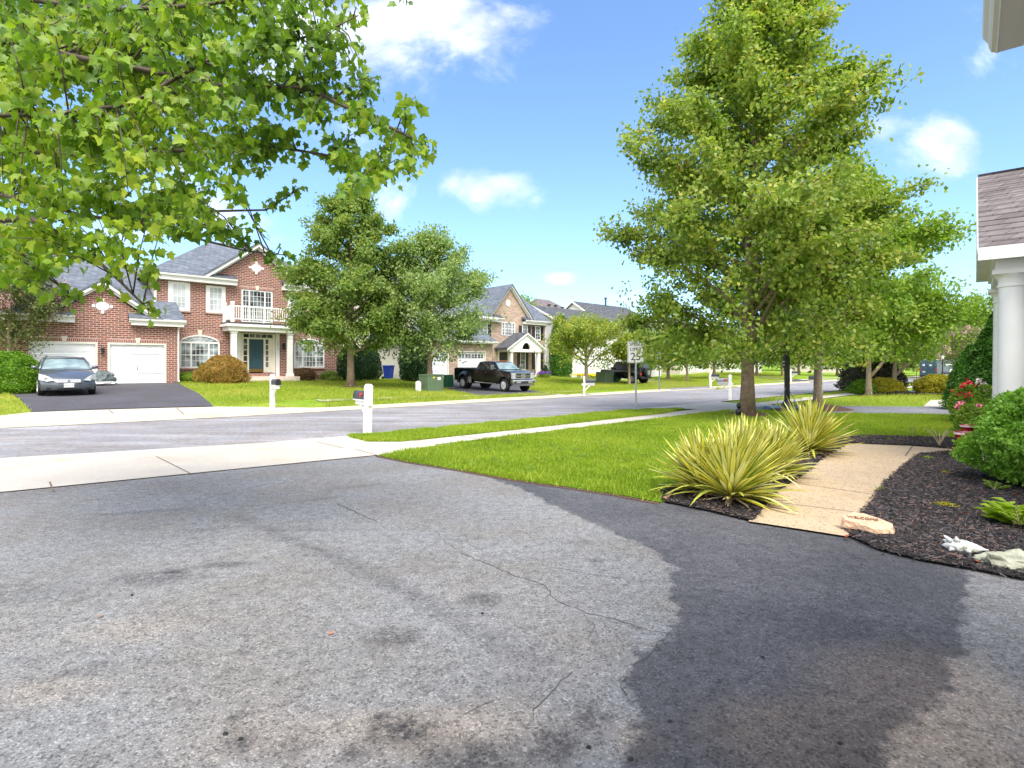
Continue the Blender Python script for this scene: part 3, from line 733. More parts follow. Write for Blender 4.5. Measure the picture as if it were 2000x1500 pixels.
# grass blades
TG = np.array([(-.07, 0, 0), (.07, 0, 0), (.03, .6, .12), (0, 1, .38)], float); TGF = np.array([(0, 1, 2), (0, 2, 3)])
def grass(name, polys, n, size, mat, label, holes=(), far=False):
    P = []
    areas = []
    for poly in polys:
        x0 = min(p[0] for p in poly); x1 = max(p[0] for p in poly); y0 = min(p[1] for p in poly); y1 = max(p[1] for p in poly)
        m = 20000; x = rng.uniform(x0, x1, m); y = rng.uniform(y0, y1, m); areas.append((x1 - x0) * (y1 - y0) * inpoly(x, y, poly).mean())
    tot = sum(areas)
    for poly, A in zip(polys, areas):
        need = int(n * A / tot); x0 = min(p[0] for p in poly); x1 = max(p[0] for p in poly); y0 = min(p[1] for p in poly); y1 = max(p[1] for p in poly)
        m = int(need * (x1 - x0) * (y1 - y0) / A); x = rng.uniform(x0, x1, m); y = rng.uniform(y0, y1, m)
        k = inpoly(x + rng.normal(0, .035, m), y + rng.normal(0, .035, m), poly)
        for h in holes: k &= ~inpoly(x, y, h)
        # keep what the lens and its neighbours can see
        k &= (np.abs(x / np.maximum(y, .1)) < 1.15)
        P.append(np.stack([x[k], y[k]], 1))
    P = np.concatenate(P); n = len(P)
    pos = np.column_stack([P, G(P[:, 0], P[:, 1])])
    tip = np.stack([rng.normal(0, .45, n), rng.normal(0, .45, n), np.ones(n)], 1); nrm = rng.normal(size=(n, 3)); nrm[:, 2] = .2
    # clumpy height
    hgt = 1 + .25 * np.sin(P[:, 0] * 5.1 + 2 * np.sin(P[:, 1] * 3.3)) * np.sin(P[:, 1] * 4.3)
    o = leaves(name, pos, size * hgt, mat, None, tip, nrm, TG, TGF)
    return tag(o, label, kind='stuff')
grass('grass', [lawn_poly], 260000, .075, LEAF['grass'], 'thick bright green grass on the front lawn', holes=[bed_y, walk_poly, bed_b])
nc_ = 260; cpx = rng.uniform(-2.2, 12, nc_); cpy = rng.uniform(7, 18, nc_); kk = inpoly(cpx, cpy, lawn_poly) & ~inpoly(cpx, cpy, bed_y) & ~inpoly(cpx, cpy, walk_poly)
cc0 = np.stack([cpx[kk], cpy[kk]], 1); cq = np.repeat(cc0, 26, 0) + rng.normal(0, .07, (len(cc0) * 26, 2)); cq = cq[inpoly(cq[:, 0], cq[:, 1], lawn_poly)]; nn_ = rng.normal(0, .35, (len(cq), 3)); nn_[:, 2] += 1
tag(leaves('clover', np.column_stack([cq, rng.uniform(.05, .085, len(cq))]), .03, LEAF['cool'], None, None, nn_), 'broad-leaved weeds and clover scattered in the front lawn', kind='stuff')
grass('grass', [verge], 60000, .08, LEAF['grass'], 'strip of grass between sidewalk and road')
farA = [SU(8.9, 4.35), SU(14, 4.35), SU(20, 4.35), SU(24, 4.4), SU(26, 6.1), SU(9.4, 6.1)]
farB = [tuple(at(422, 795)[:2]), SU(9.4, 6.8)] + pxs([(700, 787), (850, 779), (930, 773), (864, 757)]) + [xy(22.9, 34), xy(22.8, 36), xy(22.8, 38), xy(17.3, 36.9), xy(7.0, 36.4), xy(7.0, 34.9)]
farC = [SU(-8, 4.35), SU(-2.6, 4.35), tuple(at(60, 807)[:2]), xy(-.4, 34.5), xy(-8, 34)]
farD = [SU(33.6, 4.35), SU(46, 4.35), SU(47, 10), SU(47, 20), xy(40.5, 38), xy(31.2, 37.8), xy(31.2, 34.5), tuple(at(1052, 766)[:2])]
grass('grass', [farA, farB, farC, farD], 170000, .11, LEAF['grass_dry'], 'patchy green grass on the lawns across the street')
farE = pxs([(1425, 788), (1500, 778), (1600, 771), (1665, 761), (1672, 764), (1600, 777), (1500, 786)])
farF = pxs([(1500, 792), (1605, 782), (1700, 773), (1752, 771), (1873, 772), (1873, 781), (1820, 781), (1803, 794), (1605, 792)])
farG = pxs([(1395, 762), (1440, 757), (1440, 752), (1345, 750), (1260, 742), (1310, 735), (1500, 728), (1560, 741), (1520, 745), (1400, 757)])
grass('grass', [farE, farF, farG], 60000, .11, LEAF['grass_dry'], 'grass on the lawns further along the street')

# ------------------------------------------------------------------ house parts
def window(par, x0, x1, z0, z1, y, cols=3, rows=4, casing=.13, glass='glass_blind', sash=True, sill=None, name='window', lights=None, top=None):
    """double hung window in wall plane y, facing -y. lights: list of x fractions for mullions"""
    m = MB(); t = .05
    fo = y - .05; xi0, xi1, zi0, zi1 = x0 + casing, x1 - casing, z0 + casing * .6, z1 - casing * .6
    m.box(x0, xi0, fo, y + .03, z0, z1); m.box(xi1, x1, fo, y + .03, z0, z1)
    m.box(xi0, xi1, fo, y + .03, z0, zi0); m.box(xi0, xi1, fo, y + .03, zi1, z1)
    segs = []
    fr = [0] + (lights or []) + [1]
    for a, b in zip(fr[:-1], fr[1:]):
        xa = xi0 + (xi1 - xi0) * a; xb = xi0 + (xi1 - xi0) * b
        if a > 0: m.box(xa - .04, xa + .04, fo + .008, y + .028, zi0, zi1)
        cc = max(1, round(cols * (b - a))) if lights else cols
        segs.append((xa + (.04 if a > 0 else 0), xb - (.04 if b < 1 else 0), cc))
    zm = (zi0 + zi1) / 2
    for xa, xb, cc in segs:
        if sash: m.box(xa, xb, fo + .012, y + .02, zm - .025, zm + .025)
        for i in range(1, cc):
            x = xa + (xb - xa) * i / cc; m.box(x - .011, x + .011, fo + .02, y + .01, zi0, zi1)
        for j in range(1, rows):
            z = zi0 + (zi1 - zi0) * j / rows
            if sash and abs(z - zm) < .03: continue
            m.box(xa, xb, fo + .022, y + .008, z - .011, z + .011)
    w_ = m.build(name, M['white'], par)
    g = MB(); g.quad((xi0, y - .018, zi0), (xi1, y - .018, zi0), (xi1, y - .018, zi1), (xi0, y - .018, zi1)).build('pane', M[glass], w_)
    if sill:
        s_ = MB(); s_.box(x0 - .03, x1 + .03, y - .07, y + .01, z0 - .09, z0 - .002).build('sill', M[sill], w_)
    return w_
def arch_window(par, x0, x1, z0, zs, zt, y):
    """triple window under a flat arch"""
    m = MB(); fo = y - .05; cx = (x0 + x1) / 2; hw = (x1 - x0) / 2; rise = zt - zs
    def az(x, k=1., off=0.):
        q = max(0., 1 - ((x - cx) / (hw * k)) ** 2); return zs + off + (rise - off) * q ** .6
    c = .09
    m.box(x0, x0 + c, fo, y + .03, z0, zs + .02); m.box(x1 - c, x1, fo, y + .03, z0, zs + .02); m.box(x0 + c, x1 - c, fo, y + .03, z0, z0 + .07)
    N = 20
    for i in range(N):
        a = x0 + (x1 - x0) * i / N; b = x0 + (x1 - x0) * (i + 1) / N
        za, zb = az(a), az(b)
        m.add([(a, fo, za - .08), (b, fo, zb - .08), (b, fo, zb), (a, fo, za), (a, y + .03, za - .08), (b, y + .03, zb - .08), (b, y + .03, zb), (a, y + .03, za)],
              [(0, 1, 2, 3), (4, 7, 6, 5), (3, 2, 6, 7), (0, 4, 5, 1)])
    m.box(x0 + c, x1 - c, fo + .006, y + .028, zs - .06, zs + .04)
    xa, xb = x0 + c, x1 - c; q1 = xa + (xb - xa) * .26; q2 = xa + (xb - xa) * .74
    for q in (q1, q2): m.box(q - .04, q + .04, fo + .01, y + .027, z0 + .07, zs - .06)
    zm = (z0 + .07 + zs - .06) / 2
    for a, b, n_ in ((xa, q1 - .04, 2), (q1 + .04, q2 - .04, 4), (q2 + .04, xb, 2)):
        m.box(a, b, fo + .014, y + .02, zm - .025, zm + .025)
        for i in range(1, n_):
            x = a + (b - a) * i / n_; m.box(x - .01, x + .01, fo + .022, y + .008, z0 + .07, zs - .06)
        for z in (z0 + .07 + (zm - z0 - .07) / 2, zm + (zs - .06 - zm) / 2): m.box(a, b, fo + .024, y + .007, z - .01, z + .01)
    for k in (-.62, -.33, 0, .33, .62):     # sunburst bars
        x2 = cx + hw * k * 1.25; z2 = az(min(max(x2, x0 + .1), x1 - .1)) - .05; x1_ = cx + hw * k * .55
        m.tube([(x1_, y - .03, zs + .04), (x2, y - .03, z2)], .012, 4)
    m.tube([(cx - hw * .6 + 2 * hw * .6 * i / 10, y - .03, zs + .04 + (rise - .1) * .5 * (1 - (2 * i / 10 - 1) ** 2) ** .5) for i in range(11)], .011, 4)
    w_ = m.build('window', M['white'], par)
    g = MB(); pts = [(x0 + .05, y - .02, z0 + .05), (x1 - .05, y - .02, z0 + .05)] + [(x1 - .05 - (x1 - x0 - .1) * i / 16, y - .02, az(x1 - .05 - (x1 - x0 - .1) * i / 16) - .04) for i in range(17)]
    g.quad(*pts); g.build('pane', M['glass_curtain'], w_)
    s_ = MB(); s_.box(x0 - .05, x1 + .05, y - .07, y + .012, z0 - .1, z0 - .003).build('sill', M['soldier'], w_)
    # brick arch
    a_ = MB()
    def band(o): return [(x0 - o + (x1 - x0 + 2 * o) * i / N, az(cx + (x0 + (x1 - x0) * i / N - cx)) + o * (1 if 0 < i < N else .6)) for i in range(N + 1)]
    lo, hi = band(.0), band(.24)
    for i in range(N):
        a_.add([(lo[i][0], y - .02, lo[i][1]), (lo[i + 1][0], y - .02, lo[i + 1][1]), (hi[i + 1][0], y - .02, hi[i + 1][1]), (hi[i][0], y - .02, hi[i][1]),
                (lo[i][0], y + .01, lo[i][1]), (lo[i + 1][0], y + .01, lo[i + 1][1]), (hi[i + 1][0], y + .01, hi[i + 1][1]), (hi[i][0], y + .01, hi[i][1])],
               [(0, 1, 2, 3), (3, 2, 6, 7), (0, 4, 5, 1)])
    a_.build('brick_arch', M['soldier'], par)
    MB().prism([(cx - .08, zt + .0), (cx + .08, zt + .0), (cx + .13, zt + .3), (cx - .13, zt + .3)], y - .045, y + .01).build('keystone', M['stone_cream'], par)
def lintel(par, x0, x1, z, y, key=True, kx=None):
    MB().box(x0, x1, y - .018, y + .01, z, z + .2).build('lintel', M['soldier'], par)
    if key:
        cx = kx or (x0 + x1) / 2
        MB().prism([(cx - .07, z - .02), (cx + .07, z - .02), (cx + .13, z + .26), (cx - .13, z + .26)], y - .045, y + .01).build('keystone', M['stone_cream'], par)
def garage_door(par, x0, x1, z1, y, cols=4, glass_top=False, handle=True):
    d = MB(); rec = y + .10; n = 4
    for i in range(n):
        za = z1 * i / n + .012; zb = z1 * (i + 1) / n - .012
        d.box(x0 + .002, x1 - .002, rec, rec + .05, za, zb)
        for j in range(cols):
            a = x0 + .1 + (x1 - x0 - .1) * j / cols; b = a + (x1 - x0 - .1) / cols - .1
            if glass_top and i == n - 1: continue
            d.box(a, b, rec - .014, rec, za + .09, zb - .09)
            d.box(a + .05, b - .05, rec - .022, rec - .014, za + .13, zb - .13)
    D = d.build('garage_door', M['garage_white'], par)
    if glass_top:
        g = MB()
        for j in range(cols):
            a = x0 + .1 + (x1 - x0 - .1) * j / cols; b = a + (x1 - x0 - .1) / cols - .1; w4 = (b - a - .06) / 2
            for k in (0, 1):
                for q in (0, 1): g.box(a + k * (w4 + .06), a + k * (w4 + .06) + w4, rec - .01, rec, z1 * .78 + q * .17, z1 * .78 + q * .17 + .14)
        g.build('pane', M['glass'], D)
    f = MB(); c = .09
    f.box(x0 - c, x0, y - .02, y + .12, 0, z1 + c); f.box(x1, x1 + c, y - .02, y + .12, 0, z1 + c); f.box(x0, x1, y - .02, y + .12, z1, z1 + c)
    f.build('door_frame', M['cream'], D)
    if handle:
        h = MB(); cx = (x0 + x1) / 2; h.box(cx - .015, cx + .015, rec - .05, rec - .02, z1 * .35, z1 * .35 + .1); h.box(cx - .02, cx + .02, rec - .04, rec - .02, z1 * .35 + .14, z1 * .35 + .19); h.build('handle', M['darksteel'], D)
    return D
def wall_open(name, x0, x1, z0, z1, y, th, holes, mat, par, gable=None):
    """wall with real openings; holes = (a, b, c, d)"""
    m = MB(); xs_ = sorted(set([x0, x1] + [h[0] for h in holes] + [h[1] for h in holes])); zs_ = sorted(set([z0, z1] + [h[2] for h in holes] + [h[3] for h in holes]))
    for a, b in zip(xs_[:-1], xs_[1:]):
        for c, d in zip(zs_[:-1], zs_[1:]):
            mx, mz = (a + b) / 2, (c + d) / 2
            if any(h[0] < mx < h[1] and h[2] < mz < h[3] for h in holes): continue
            m.add([(a, y, c), (b, y, c), (b, y, d), (a, y, d)], [(0, 1, 2, 3)])
            m.add([(a, y + th, c), (b, y + th, c), (b, y + th, d), (a, y + th, d)], [(3, 2, 1, 0)])
    for h in holes:
        a, b, c, d = h
        m.add([(a, y, c), (a, y + th, c), (a, y + th, d), (a, y, d)], [(0, 1, 2, 3)]); m.add([(b, y, c), (b, y + th, c), (b, y + th, d), (b, y, d)], [(3, 2, 1, 0)])
        m.add([(a, y, d), (b, y, d), (b, y + th, d), (a, y + th, d)], [(0, 1, 2, 3)])
    if gable: m.prism(gable, y, y + th)
    return m.build(name, mat, par)
def rake(par, pts, y, w_=.22, mat='white', name='rake_board', dy=.3):
    """sloping white boards under a gable roof; pts = outer outline left, peak, right"""
    m = MB()
    for a, b in zip(pts[:-1], pts[1:]):
        m.prism([(a[0], a[1]), (b[0], b[1]), (b[0], b[1] - w_), (a[0], a[1] - w_)], y - dy, y - .004)
        m.prism([(a[0], a[1] - w_), (b[0], b[1] - w_), (b[0], b[1] - w_ - .13), (a[0], a[1] - w_ - .13)], y - dy * .35, y - .006)
    return m.build(name, M[mat], par)
def gable_roof(par, xl, xr, xp, ze, zp, y0, y1, th=.12, mat='roof', name='roof'):
    """ridge along y"""
    m = MB()
    m.add([(xl, y0, ze), (xp, y0, zp), (xr, y0, ze), (xr, y1, ze), (xp, y1, zp), (xl, y1, ze),
           (xl, y0, ze + th), (xp, y0, zp + th), (xr, y0, ze + th), (xr, y1, ze + th), (xp, y1, zp + th), (xl, y1, ze + th)],
          [(0, 1, 7, 6), (1, 2, 8, 7), (5, 11, 10, 4), (4, 10, 9, 3), (6, 7, 10, 11), (7, 8, 9, 10), (0, 5, 4, 1), (1, 4, 3, 2), (0, 6, 11, 5), (2, 3, 9, 8)])
    return m.build(name, M[mat], par)
def ridge_roof(par, x0, x1, y0, yr, y1, ze, zr, th=.12, hipl=0, hipr=0, mat='roof', name='roof', ends=True, gap=None):
    """ridge along x, optional hips; gap = (xa, xb, yg): front slope starts further back behind a flush gable wall"""
    b = [(x0, y0, ze), (x1, y0, ze), (x1, y1, ze), (x0, y1, ze), (x0 + hipl, yr, zr), (x1 - hipr, yr, zr)]
    t = [(p[0], p[1], p[2] + th) for p in b]
    m = MB(); F0 = [(8, 9, 10, 11), (2, 5, 4, 3), (2, 3, 9, 8)]
    if not gap: F0 += [(6, 7, 11, 10), (0, 4, 5, 1), (0, 1, 7, 6)]
    F0 += [(7, 8, 11), (9, 6, 10), (1, 5, 2), (3, 4, 0), (1, 2, 8, 7), (3, 0, 6, 9)] if ends else [(3, 4, 10, 9), (4, 0, 6, 10), (1, 7, 11, 5), (5, 11, 8, 2)]
    m.add(b + t, F0)
    if gap:
        xa, xb, yg = gap; Z = lambda y: ze + (y - y0) * (zr - ze) / (yr - y0)
        for P in ([(x0, y0), (xa, y0), (xa, yr), (x0 + hipl, yr)], [(xa, yg), (xb, yg), (xb, yr), (xa, yr)], [(xb, y0), (x1, y0), (x1 - hipr, yr), (xb, yr)]):
            v = [(x, y, Z(y)) for x, y in P]; m.add(v + [(x, y, z + th) for x, y, z in v], [(0, 3, 2, 1), (4, 5, 6, 7), (0, 1, 5, 4)])
        for x in (xa, xb): m.add([(x, y0, ze), (x, yg, ze), (x, yg, Z(yg) + th), (x, y0, ze + th)], [(0, 1, 2, 3)])
    me_ = m.build(name, M[mat], par)
    return me_
def oval_vent(par, x, z, y, rx=.28, rz=.22, ring=True):
    m = MB(); N = 24
    m.prism([(x + rx * math.cos(2 * PI * i / N), z + rz * math.sin(2 * PI * i / N)) for i in range(N)], y - .04, y + .01)
    if ring:
        for a in (0, PI / 2, PI, 3 * PI / 2):
            cx, cz = x + (rx + .09) * math.cos(a), z + (rz + .09) * math.sin(a); m.box(cx - .07, cx + .07, y - .05, y + .01, cz - .07, cz + .07)
    o = m.build('oval_vent', M['white'], par)
    if ring:
        r = MB()
        for i in range(N):
            a, b = 2 * PI * i / N, 2 * PI * (i + 1) / N
            r.add([(x + (rx + q) * math.cos(c), y - .02, z + (rz + q) * math.sin(c)) for c, q in ((a, 0), (b, 0), (b, .14), (a, .14))], [(0, 1, 2, 3)])
        r.build('brick_ring', M['soldier'], o)
    return o
def gutter(par, x0, x1, y, z, name='gutter', mat='white', dep=.13):
    m = MB(); m.add([(x0, y, z), (x0, y - dep, z), (x0, y - dep * .8, z - .10), (x0, y, z - .12), (x1, y, z), (x1, y - dep, z), (x1, y - dep * .8, z - .10), (x1, y, z - .12)],
                    [(0, 1, 2, 3), (7, 6, 5, 4), (0, 4, 5, 1), (1, 5, 6, 2), (2, 6, 7, 3), (3, 7, 4, 0)])
    m.box(x0, x1, y + .001, y + .05, z - .2, z + .02)
    return m.build(name, M[mat], par)
def downspout(par, x, y, z0, z1, off=.3):
    m = MB(); m.tube([(x, y - off, z1), (x, y - off, z1 - .12), (x, y - .06, z1 - .45), (x, y - .06, z0 + .15), (x, y - .2, z0 + .05)], .045, 6)
    return m.build('downspout', M['white'], par)

# ------------------------------------------------------------------ brick house
z0 = float(G(*xy(8, 36.5)))
bh = empty('brick_house', (*xy(0, 37), z0), ROT, 'red brick house with white balcony over a teal door and twin garage doors', 'house')
gd = [(.72, 3.38, -.2, 2.16), (3.79, 6.41, -.2, 2.16)]
wall_open('garage_wall', -.6, 6.95, -.4, 3.30, -2, .25, gd, M['brick'], bh, gable=[(1.35, 3.302), (5.8, 3.302), (3.58, 5.0)])
MB().box(-.6, -.35, -1.75, 8, -.4, 3.3).build('side_wall', M['siding'], bh)
MB().box(6.70, 6.948, -1.748, .2, -.4, 3.3).build('side_wall', M['brick'], bh)
for a, b in ((.72, 3.38), (3.79, 6.41)):
    garage_door(bh, a + .09, b - .09, 2.07, -2); lintel(bh, a - .02, b + .02, 2.17, -2)
oval_vent(bh, 3.58, 4.02, -2)
ridge_roof(bh, -1.0, 7.25, -2.35, 5, 12, 3.36, 7.2, name='garage_roof', gap=(2.45, 4.67, -1.75))
gable_roof(bh, .95, 6.2, 3.58, 3.40, 5.28, -2.36, 1.6, name='garage_roof')
rake(bh, [(.95, 3.46), (3.58, 5.34), (6.2, 3.46)], -2.05, .2)
for a, b in ((-1.0, 2.45), (4.67, 7.3)):
    gutter(bh, a, b, -2.36, 3.44); MB().box(a + .1, b - .1 if b > 6 else b, -2.34, -2.01, 3.10, 3.28).build('eave_return', M['white'], bh)
MB().add([(4.67, -2.48, 3.46), (6.2, -2.48, 3.46), (5.4, -2.02, 3.74), (4.67, -2.02, 3.74), (4.67, -2.02, 3.46), (6.2, -2.02, 3.46)], [(0, 1, 2, 3), (0, 3, 4), (1, 5, 2), (0, 4, 5, 1), (3, 2, 5, 4)]).build('return_roof', M['roof'], bh)
downspout(bh, 6.98, -2.0, 0, 3.35)
MB().tube([(2.2, 4.2, 6.6), (2.2, 4.2, 7.9)], .07, 8).tube([(2.2, 4.2, 7.85), (2.2, 4.2, 7.98)], .1, 8).build('roof_vent_pipe', M['darksteel'], bh)
lan = MB().box(3.53, 3.63, -2.05, -2.0, 1.72, 1.95).box(3.50, 3.66, -2.2, -2.05, 1.62, 1.66).tube([(3.58, -2.12, 1.66), (3.58, -2.12, 1.86)], [.06, .08], 6).tube([(3.58, -2.12, 1.86), (3.58, -2.12, 1.97)], [.10, .01], 6).build('wall_lantern', M['satin_black'], bh)
# main block
W1 = (6.86, 7.99, 4.21, 5.9); W2 = (8.84, 9.93, 4.21, 5.85); W3 = (13.75, 14.85, 4.25, 5.9); W5 = (15.7, 16.8, 4.25, 5.9)
BD = (10.85, 12.8, 3.72, 5.82); A1 = (7.40, 9.62, .82, 2.78); A2 = (14.17, 16.30, .82, 2.78); FD = (10.80, 12.95, .30, 3.05)
wall_open('front_wall', 6.27, 17.4, -.4, 6.15, 0, .3, [BD, FD], M['brick'], bh, gable=[(8.9, 6.152), (14.7, 6.152), (11.8, 8.38)])
MB().box(6.25, 6.5, .31, 11, -.4, 6.15).build('side_wall', M['siding'], bh)
MB().box(17.15, 17.38, .31, 11, -.4, 6.15).build('side_wall', M['siding'], bh)
MB().box(6.5, 17.1, 10.6, 11, -.4, 6.15).build('rear_wall', M['siding'], bh)
MB().box(6.2, 6.3, -.03, .10, 3.6, 6.0).build('corner_board', M['white'], bh)
ridge_roof(bh, 5.75, 17.9, -.45, 5.2, 11.4, 6.22, 9.5, hipl=4.6, hipr=4.5, name='roof', gap=(10.46, 13.38, .28))
gable_roof(bh, 8.45, 15.15, 11.8, 6.20, 8.75, -.5, 4.6, name='roof')
rake(bh, [(8.5, 6.30), (11.8, 8.82), (15.1, 6.30)], -.03, .26, dy=.42)
for a, b in ((5.75, 10.5), (13.35, 17.9)):
    gutter(bh, a, b, -.46, 6.30); MB().box(a + .5 if a < 6 else a, b, -.44, -.02, 5.95, 6.14).build('eave_return', M['white'], bh)
    MB().box(a, b, -.42, .3, 6.145, 6.20).build('soffit', M['white'], bh)
for a, b in ((9.0, 10.5), (13.35, 14.4)):
    MB().add([(a, -.52, 6.33), (b, -.52, 6.33), (b, -.01, 6.62), (a, -.01, 6.62), (a, -.01, 6.33), (b, -.01, 6.33)], [(0, 1, 2, 3), (0, 3, 4), (1, 5, 2), (0, 4, 5, 1)]).build('return_roof', M['roof_dark'], bh)
downspout(bh, 6.2, -.05, 3.6, 6.2, .35)
oval_vent(bh, 11.75, 7.25, 0, .3, .25)
window(bh, *W1, 0, 3, 4, .26, 'glass_blind', sill='soldier'); window(bh, *W2, 0, 3, 4, .22, 'glass_blind', sill='soldier')
window(bh, *W3, 0, 3, 4, .22, 'glass_blind', sill='soldier'); window(bh, *W5, 0, 3, 4, .22, 'glass_blind', sill='soldier')
window(bh, 10.87, 12.78, 3.74, 5.80, .06, 8, 6, .1, 'glass', sash=False, lights=[.22, .78], name='balcony_door'); lintel(bh, 10.72, 12.9, 5.83, 0)
arch_window(bh, 7.44, 9.60, .82, 2.35, 2.80, 0); arch_window(bh, 14.17, 16.28, .82, 2.35, 2.80, 0)
# entrance
e_ = MB(); y = .06
e_.box(10.82, 10.98, y - .1, y + .1, .30, 3.03).box(12.78, 12.93, y - .1, y + .1, .30, 3.03).box(10.98, 12.78, y - .1, y + .1, 2.98, 3.03)
e_.box(11.22, 11.32, y - .06, y + .1, .50, 2.68).box(12.22, 12.34, y - .06, y + .1, .50, 2.68).box(10.98, 12.78, y - .05, y + .1, 2.66, 2.76).box(10.98, 11.22, y - .03, y + .1, .50, .85).box(12.34, 12.78, y - .03, y + .1, .50, .85)
for z in (1.2, 1.57, 1.94, 2.3): e_.box(10.98, 11.22, y - .04, y + .03, z, z + .05).box(12.34, 12.78, y - .04, y + .03, z, z + .05)
for k in range(1, 5): e_.box(10.98 + 1.8 * k / 5 - .02, 10.98 + 1.8 * k / 5 + .02, y - .04, y + .03, 2.76, 2.98)
e_.box(12.52, 12.78, y - .05, y + .1, .5, 2.66)
er = e_.build('door_surround', M['cream'], bh)
MB().box(10.98, 11.22, y, y + .02, .85, 2.66).box(12.34, 12.52, y, y + .02, .85, 2.66).box(10.98, 12.78, y, y + .02, 2.76, 2.98).build('pane', M['glass'], er)
dr = MB().box(11.32, 12.22, y, y + .05, .52, 2.66)
for a, b in ((11.42, 11.72), (11.82, 12.12)):
    for c, d in ((.85, 1.35), (1.5, 2.15), (2.27, 2.55)): dr.box(a, b, y - .012, y, c, d).box(a + .05, b - .05, y - .02, y - .012, c + .05, d - .05)
dr = dr.build('front_door', M['door_teal'], bh)
MB().box(11.36, 12.18, y - .015, y - .001, .54, .74).build('kick_plate', M['brass'], dr)
MB().tube([(12.14, y - .07, 1.5), (12.14, y, 1.5)], .035, 8).build('door_knob', M['brass'], dr); MB().tube([(12.14, y - .04, 1.66), (12.14, y, 1.66)], .03, 8).build('door_lock', M['brass'], dr)
MB().box(11.0, 12.8, -.34, .0, .25, .46).build('door_step', M['soldier'], bh)
MB().box(9.75, 14.05, -1.35, -.001, -.3, .25).box(10.1, 13.7, -1.68, -1.351, -.3, .08).build('porch_floor', M['slab'], bh)
MB().box(12.96, 13.2, -.08, -.005, .25, 3.05).build('pilaster', M['white'], bh); MB().box(10.55, 10.80, -.08, -.005, .25, 3.05).build('pilaster', M['white'], bh)
for k, c in enumerate('7815'): text_mesh('house_number', c, .13, M['satin_black'], bh, (13.08, -.09, 2.52 - .15 * k), (PI / 2, 0, 0))
MB().tube([(13.42, -.02, 2.3), (13.42, -.16, 2.42), (13.42, -.2, 2.32)], .02, 5).tube([(13.42, -.2, 2.05), (13.42, -.2, 2.32)], [.07, .11], 8).tube([(13.42, -.2, 2.32), (13.42, -.2, 2.46)], [.13, .01], 8).tube([(13.42, -.2, 1.98), (13.42, -.2, 2.05)], [.02, .07], 8).build('wall_lantern', M['satin_black'], bh)
for x in (10.1, 13.5):
    c = MB(); c.box(x - .2, x + .2, -1.27, -.87, .25, .45).box(x - .15, x + .15, -1.22, -.92, .45, 2.95).box(x - .19, x + .19, -1.26, -.88, 2.95, 3.08).box(x - .17, x + .17, -1.24, -.9, 2.75, 2.79)
    c.build('porch_column', M['white'], bh, bevel=.008)
MB().box(9.75, 13.85, -1.32, -.002, 3.08, 3.34).box(9.62, 13.98, -1.45, -.003, 3.34, 3.50).build('porch_beam', M['white'], bh)
MB().box(9.66, 13.94, -1.41, -.004, 3.502, 3.60).build('balcony_deck', M['roof_dark'], bh)
rl = MB()
for x, y_ in ((10.0, -1.2), (13.6, -1.2), (9.85, -.12), (13.75, -.12), (11.8, -1.2)):
    if x != 11.8: rl.box(x - .09, x + .09, y_ - .09, y_ + .09, 3.6, 4.78).box(x - .11, x + .11, y_ - .11, y_ + .11, 4.78, 4.86)
    else: rl.box(x - .04, x + .04, y_ - .04, y_ + .04, 3.6, 3.8)
rl.box(10.09, 13.51, -1.24, -1.16, 4.55, 4.63).box(10.09, 13.51, -1.23, -1.17, 3.78, 3.85)
for k in range(1, 26):
    x = 10.09 + 3.42 * k / 26; rl.box(x - .02, x + .02, -1.22, -1.18, 3.85, 4.55)
for x in (9.9, 13.68): rl.box(x - .03, x + .03, -1.11, -.2, 3.75, 4.62)
rl.build('balcony_railing', M['white'], bh)
MB().box(17.1, 17.42, -.03, .0, -.4, 5.9).build('corner_board', M['brick'], bh)

# ------------------------------------------------------------------ stone house
z2 = float(G(*xy(34, 38)))
sh = empty('stone_house', (*xy(0, 38.5), z2), ROT, 'two storey tan stone house with black shutters and small gabled white porch', 'house')
g2 = [(23.3, 26.3, -.2, 2.3), (27.2, 30.2, -.2, 2.3)]
wall_open('garage_wall', 22.8, 31.0, -.5, 3.0, -2.5, .25, g2, M['stonewall'], sh)
for a, b in ((23.3, 26.3), (27.2, 30.2)): garage_door(sh, a + .09, b - .09, 2.2, -2.5, glass_top=True, handle=False)
MB().box(22.78, 23.0, -2.24, 10, -.6, 5.2).build('side_wall', M['siding'], sh)
MB().box(30.8, 30.99, -2.24, .2, -.5, 3.0).build('side_wall', M['stonewall'], sh)
MB().box(23.0, 31, -.6, -.3, 2.9, 5.25).build('upper_wall', M['siding'], sh)
ridge_roof(sh, 22.4, 31.2, -2.9, 1, 4, 3.05, 5.2, name='garage_roof'); gutter(sh, 22.4, 31.3, -2.91, 3.12)
gutter(sh, 22.4, 33.2, -.62, 5.4)
window(sh, 24, 25.2, 3.75, 5.0, -.6, 3, 4, .1, 'glass'); window(sh, 27.6, 28.8, 3.75, 5.0, -.6, 3, 4, .1, 'glass')
wall_open('front_wall', 31.0, 40.2, -.5, 5.4, 0, .3, [], M['stonewall'], sh, gable=[(32.7, 5.402), (37.95, 5.402), (35.3, 8.55)])
MB().box(31.02, 40.18, .3, 10, -.5, 5.35).build('rear_block', M['siding'], sh)
ridge_roof(sh, 22.2, 40.7, -.5, 4.8, 10.3, 5.42, 8.9, hipl=0, hipr=0, name='roof', ends=False, gap=(34.1, 37.0, .28))
MB().add([(a, y, z) for a in (22.78, 23.0) for y, z in ((-.6, 5.2), (10.2, 5.2), (10.2, 5.4), (4.8, 8.85), (-.6, 5.4))], [(0, 1, 2, 3, 4), (9, 8, 7, 6, 5), (4, 3, 8, 9), (3, 2, 7, 8)]).build('gable_wall', M['siding'], sh)
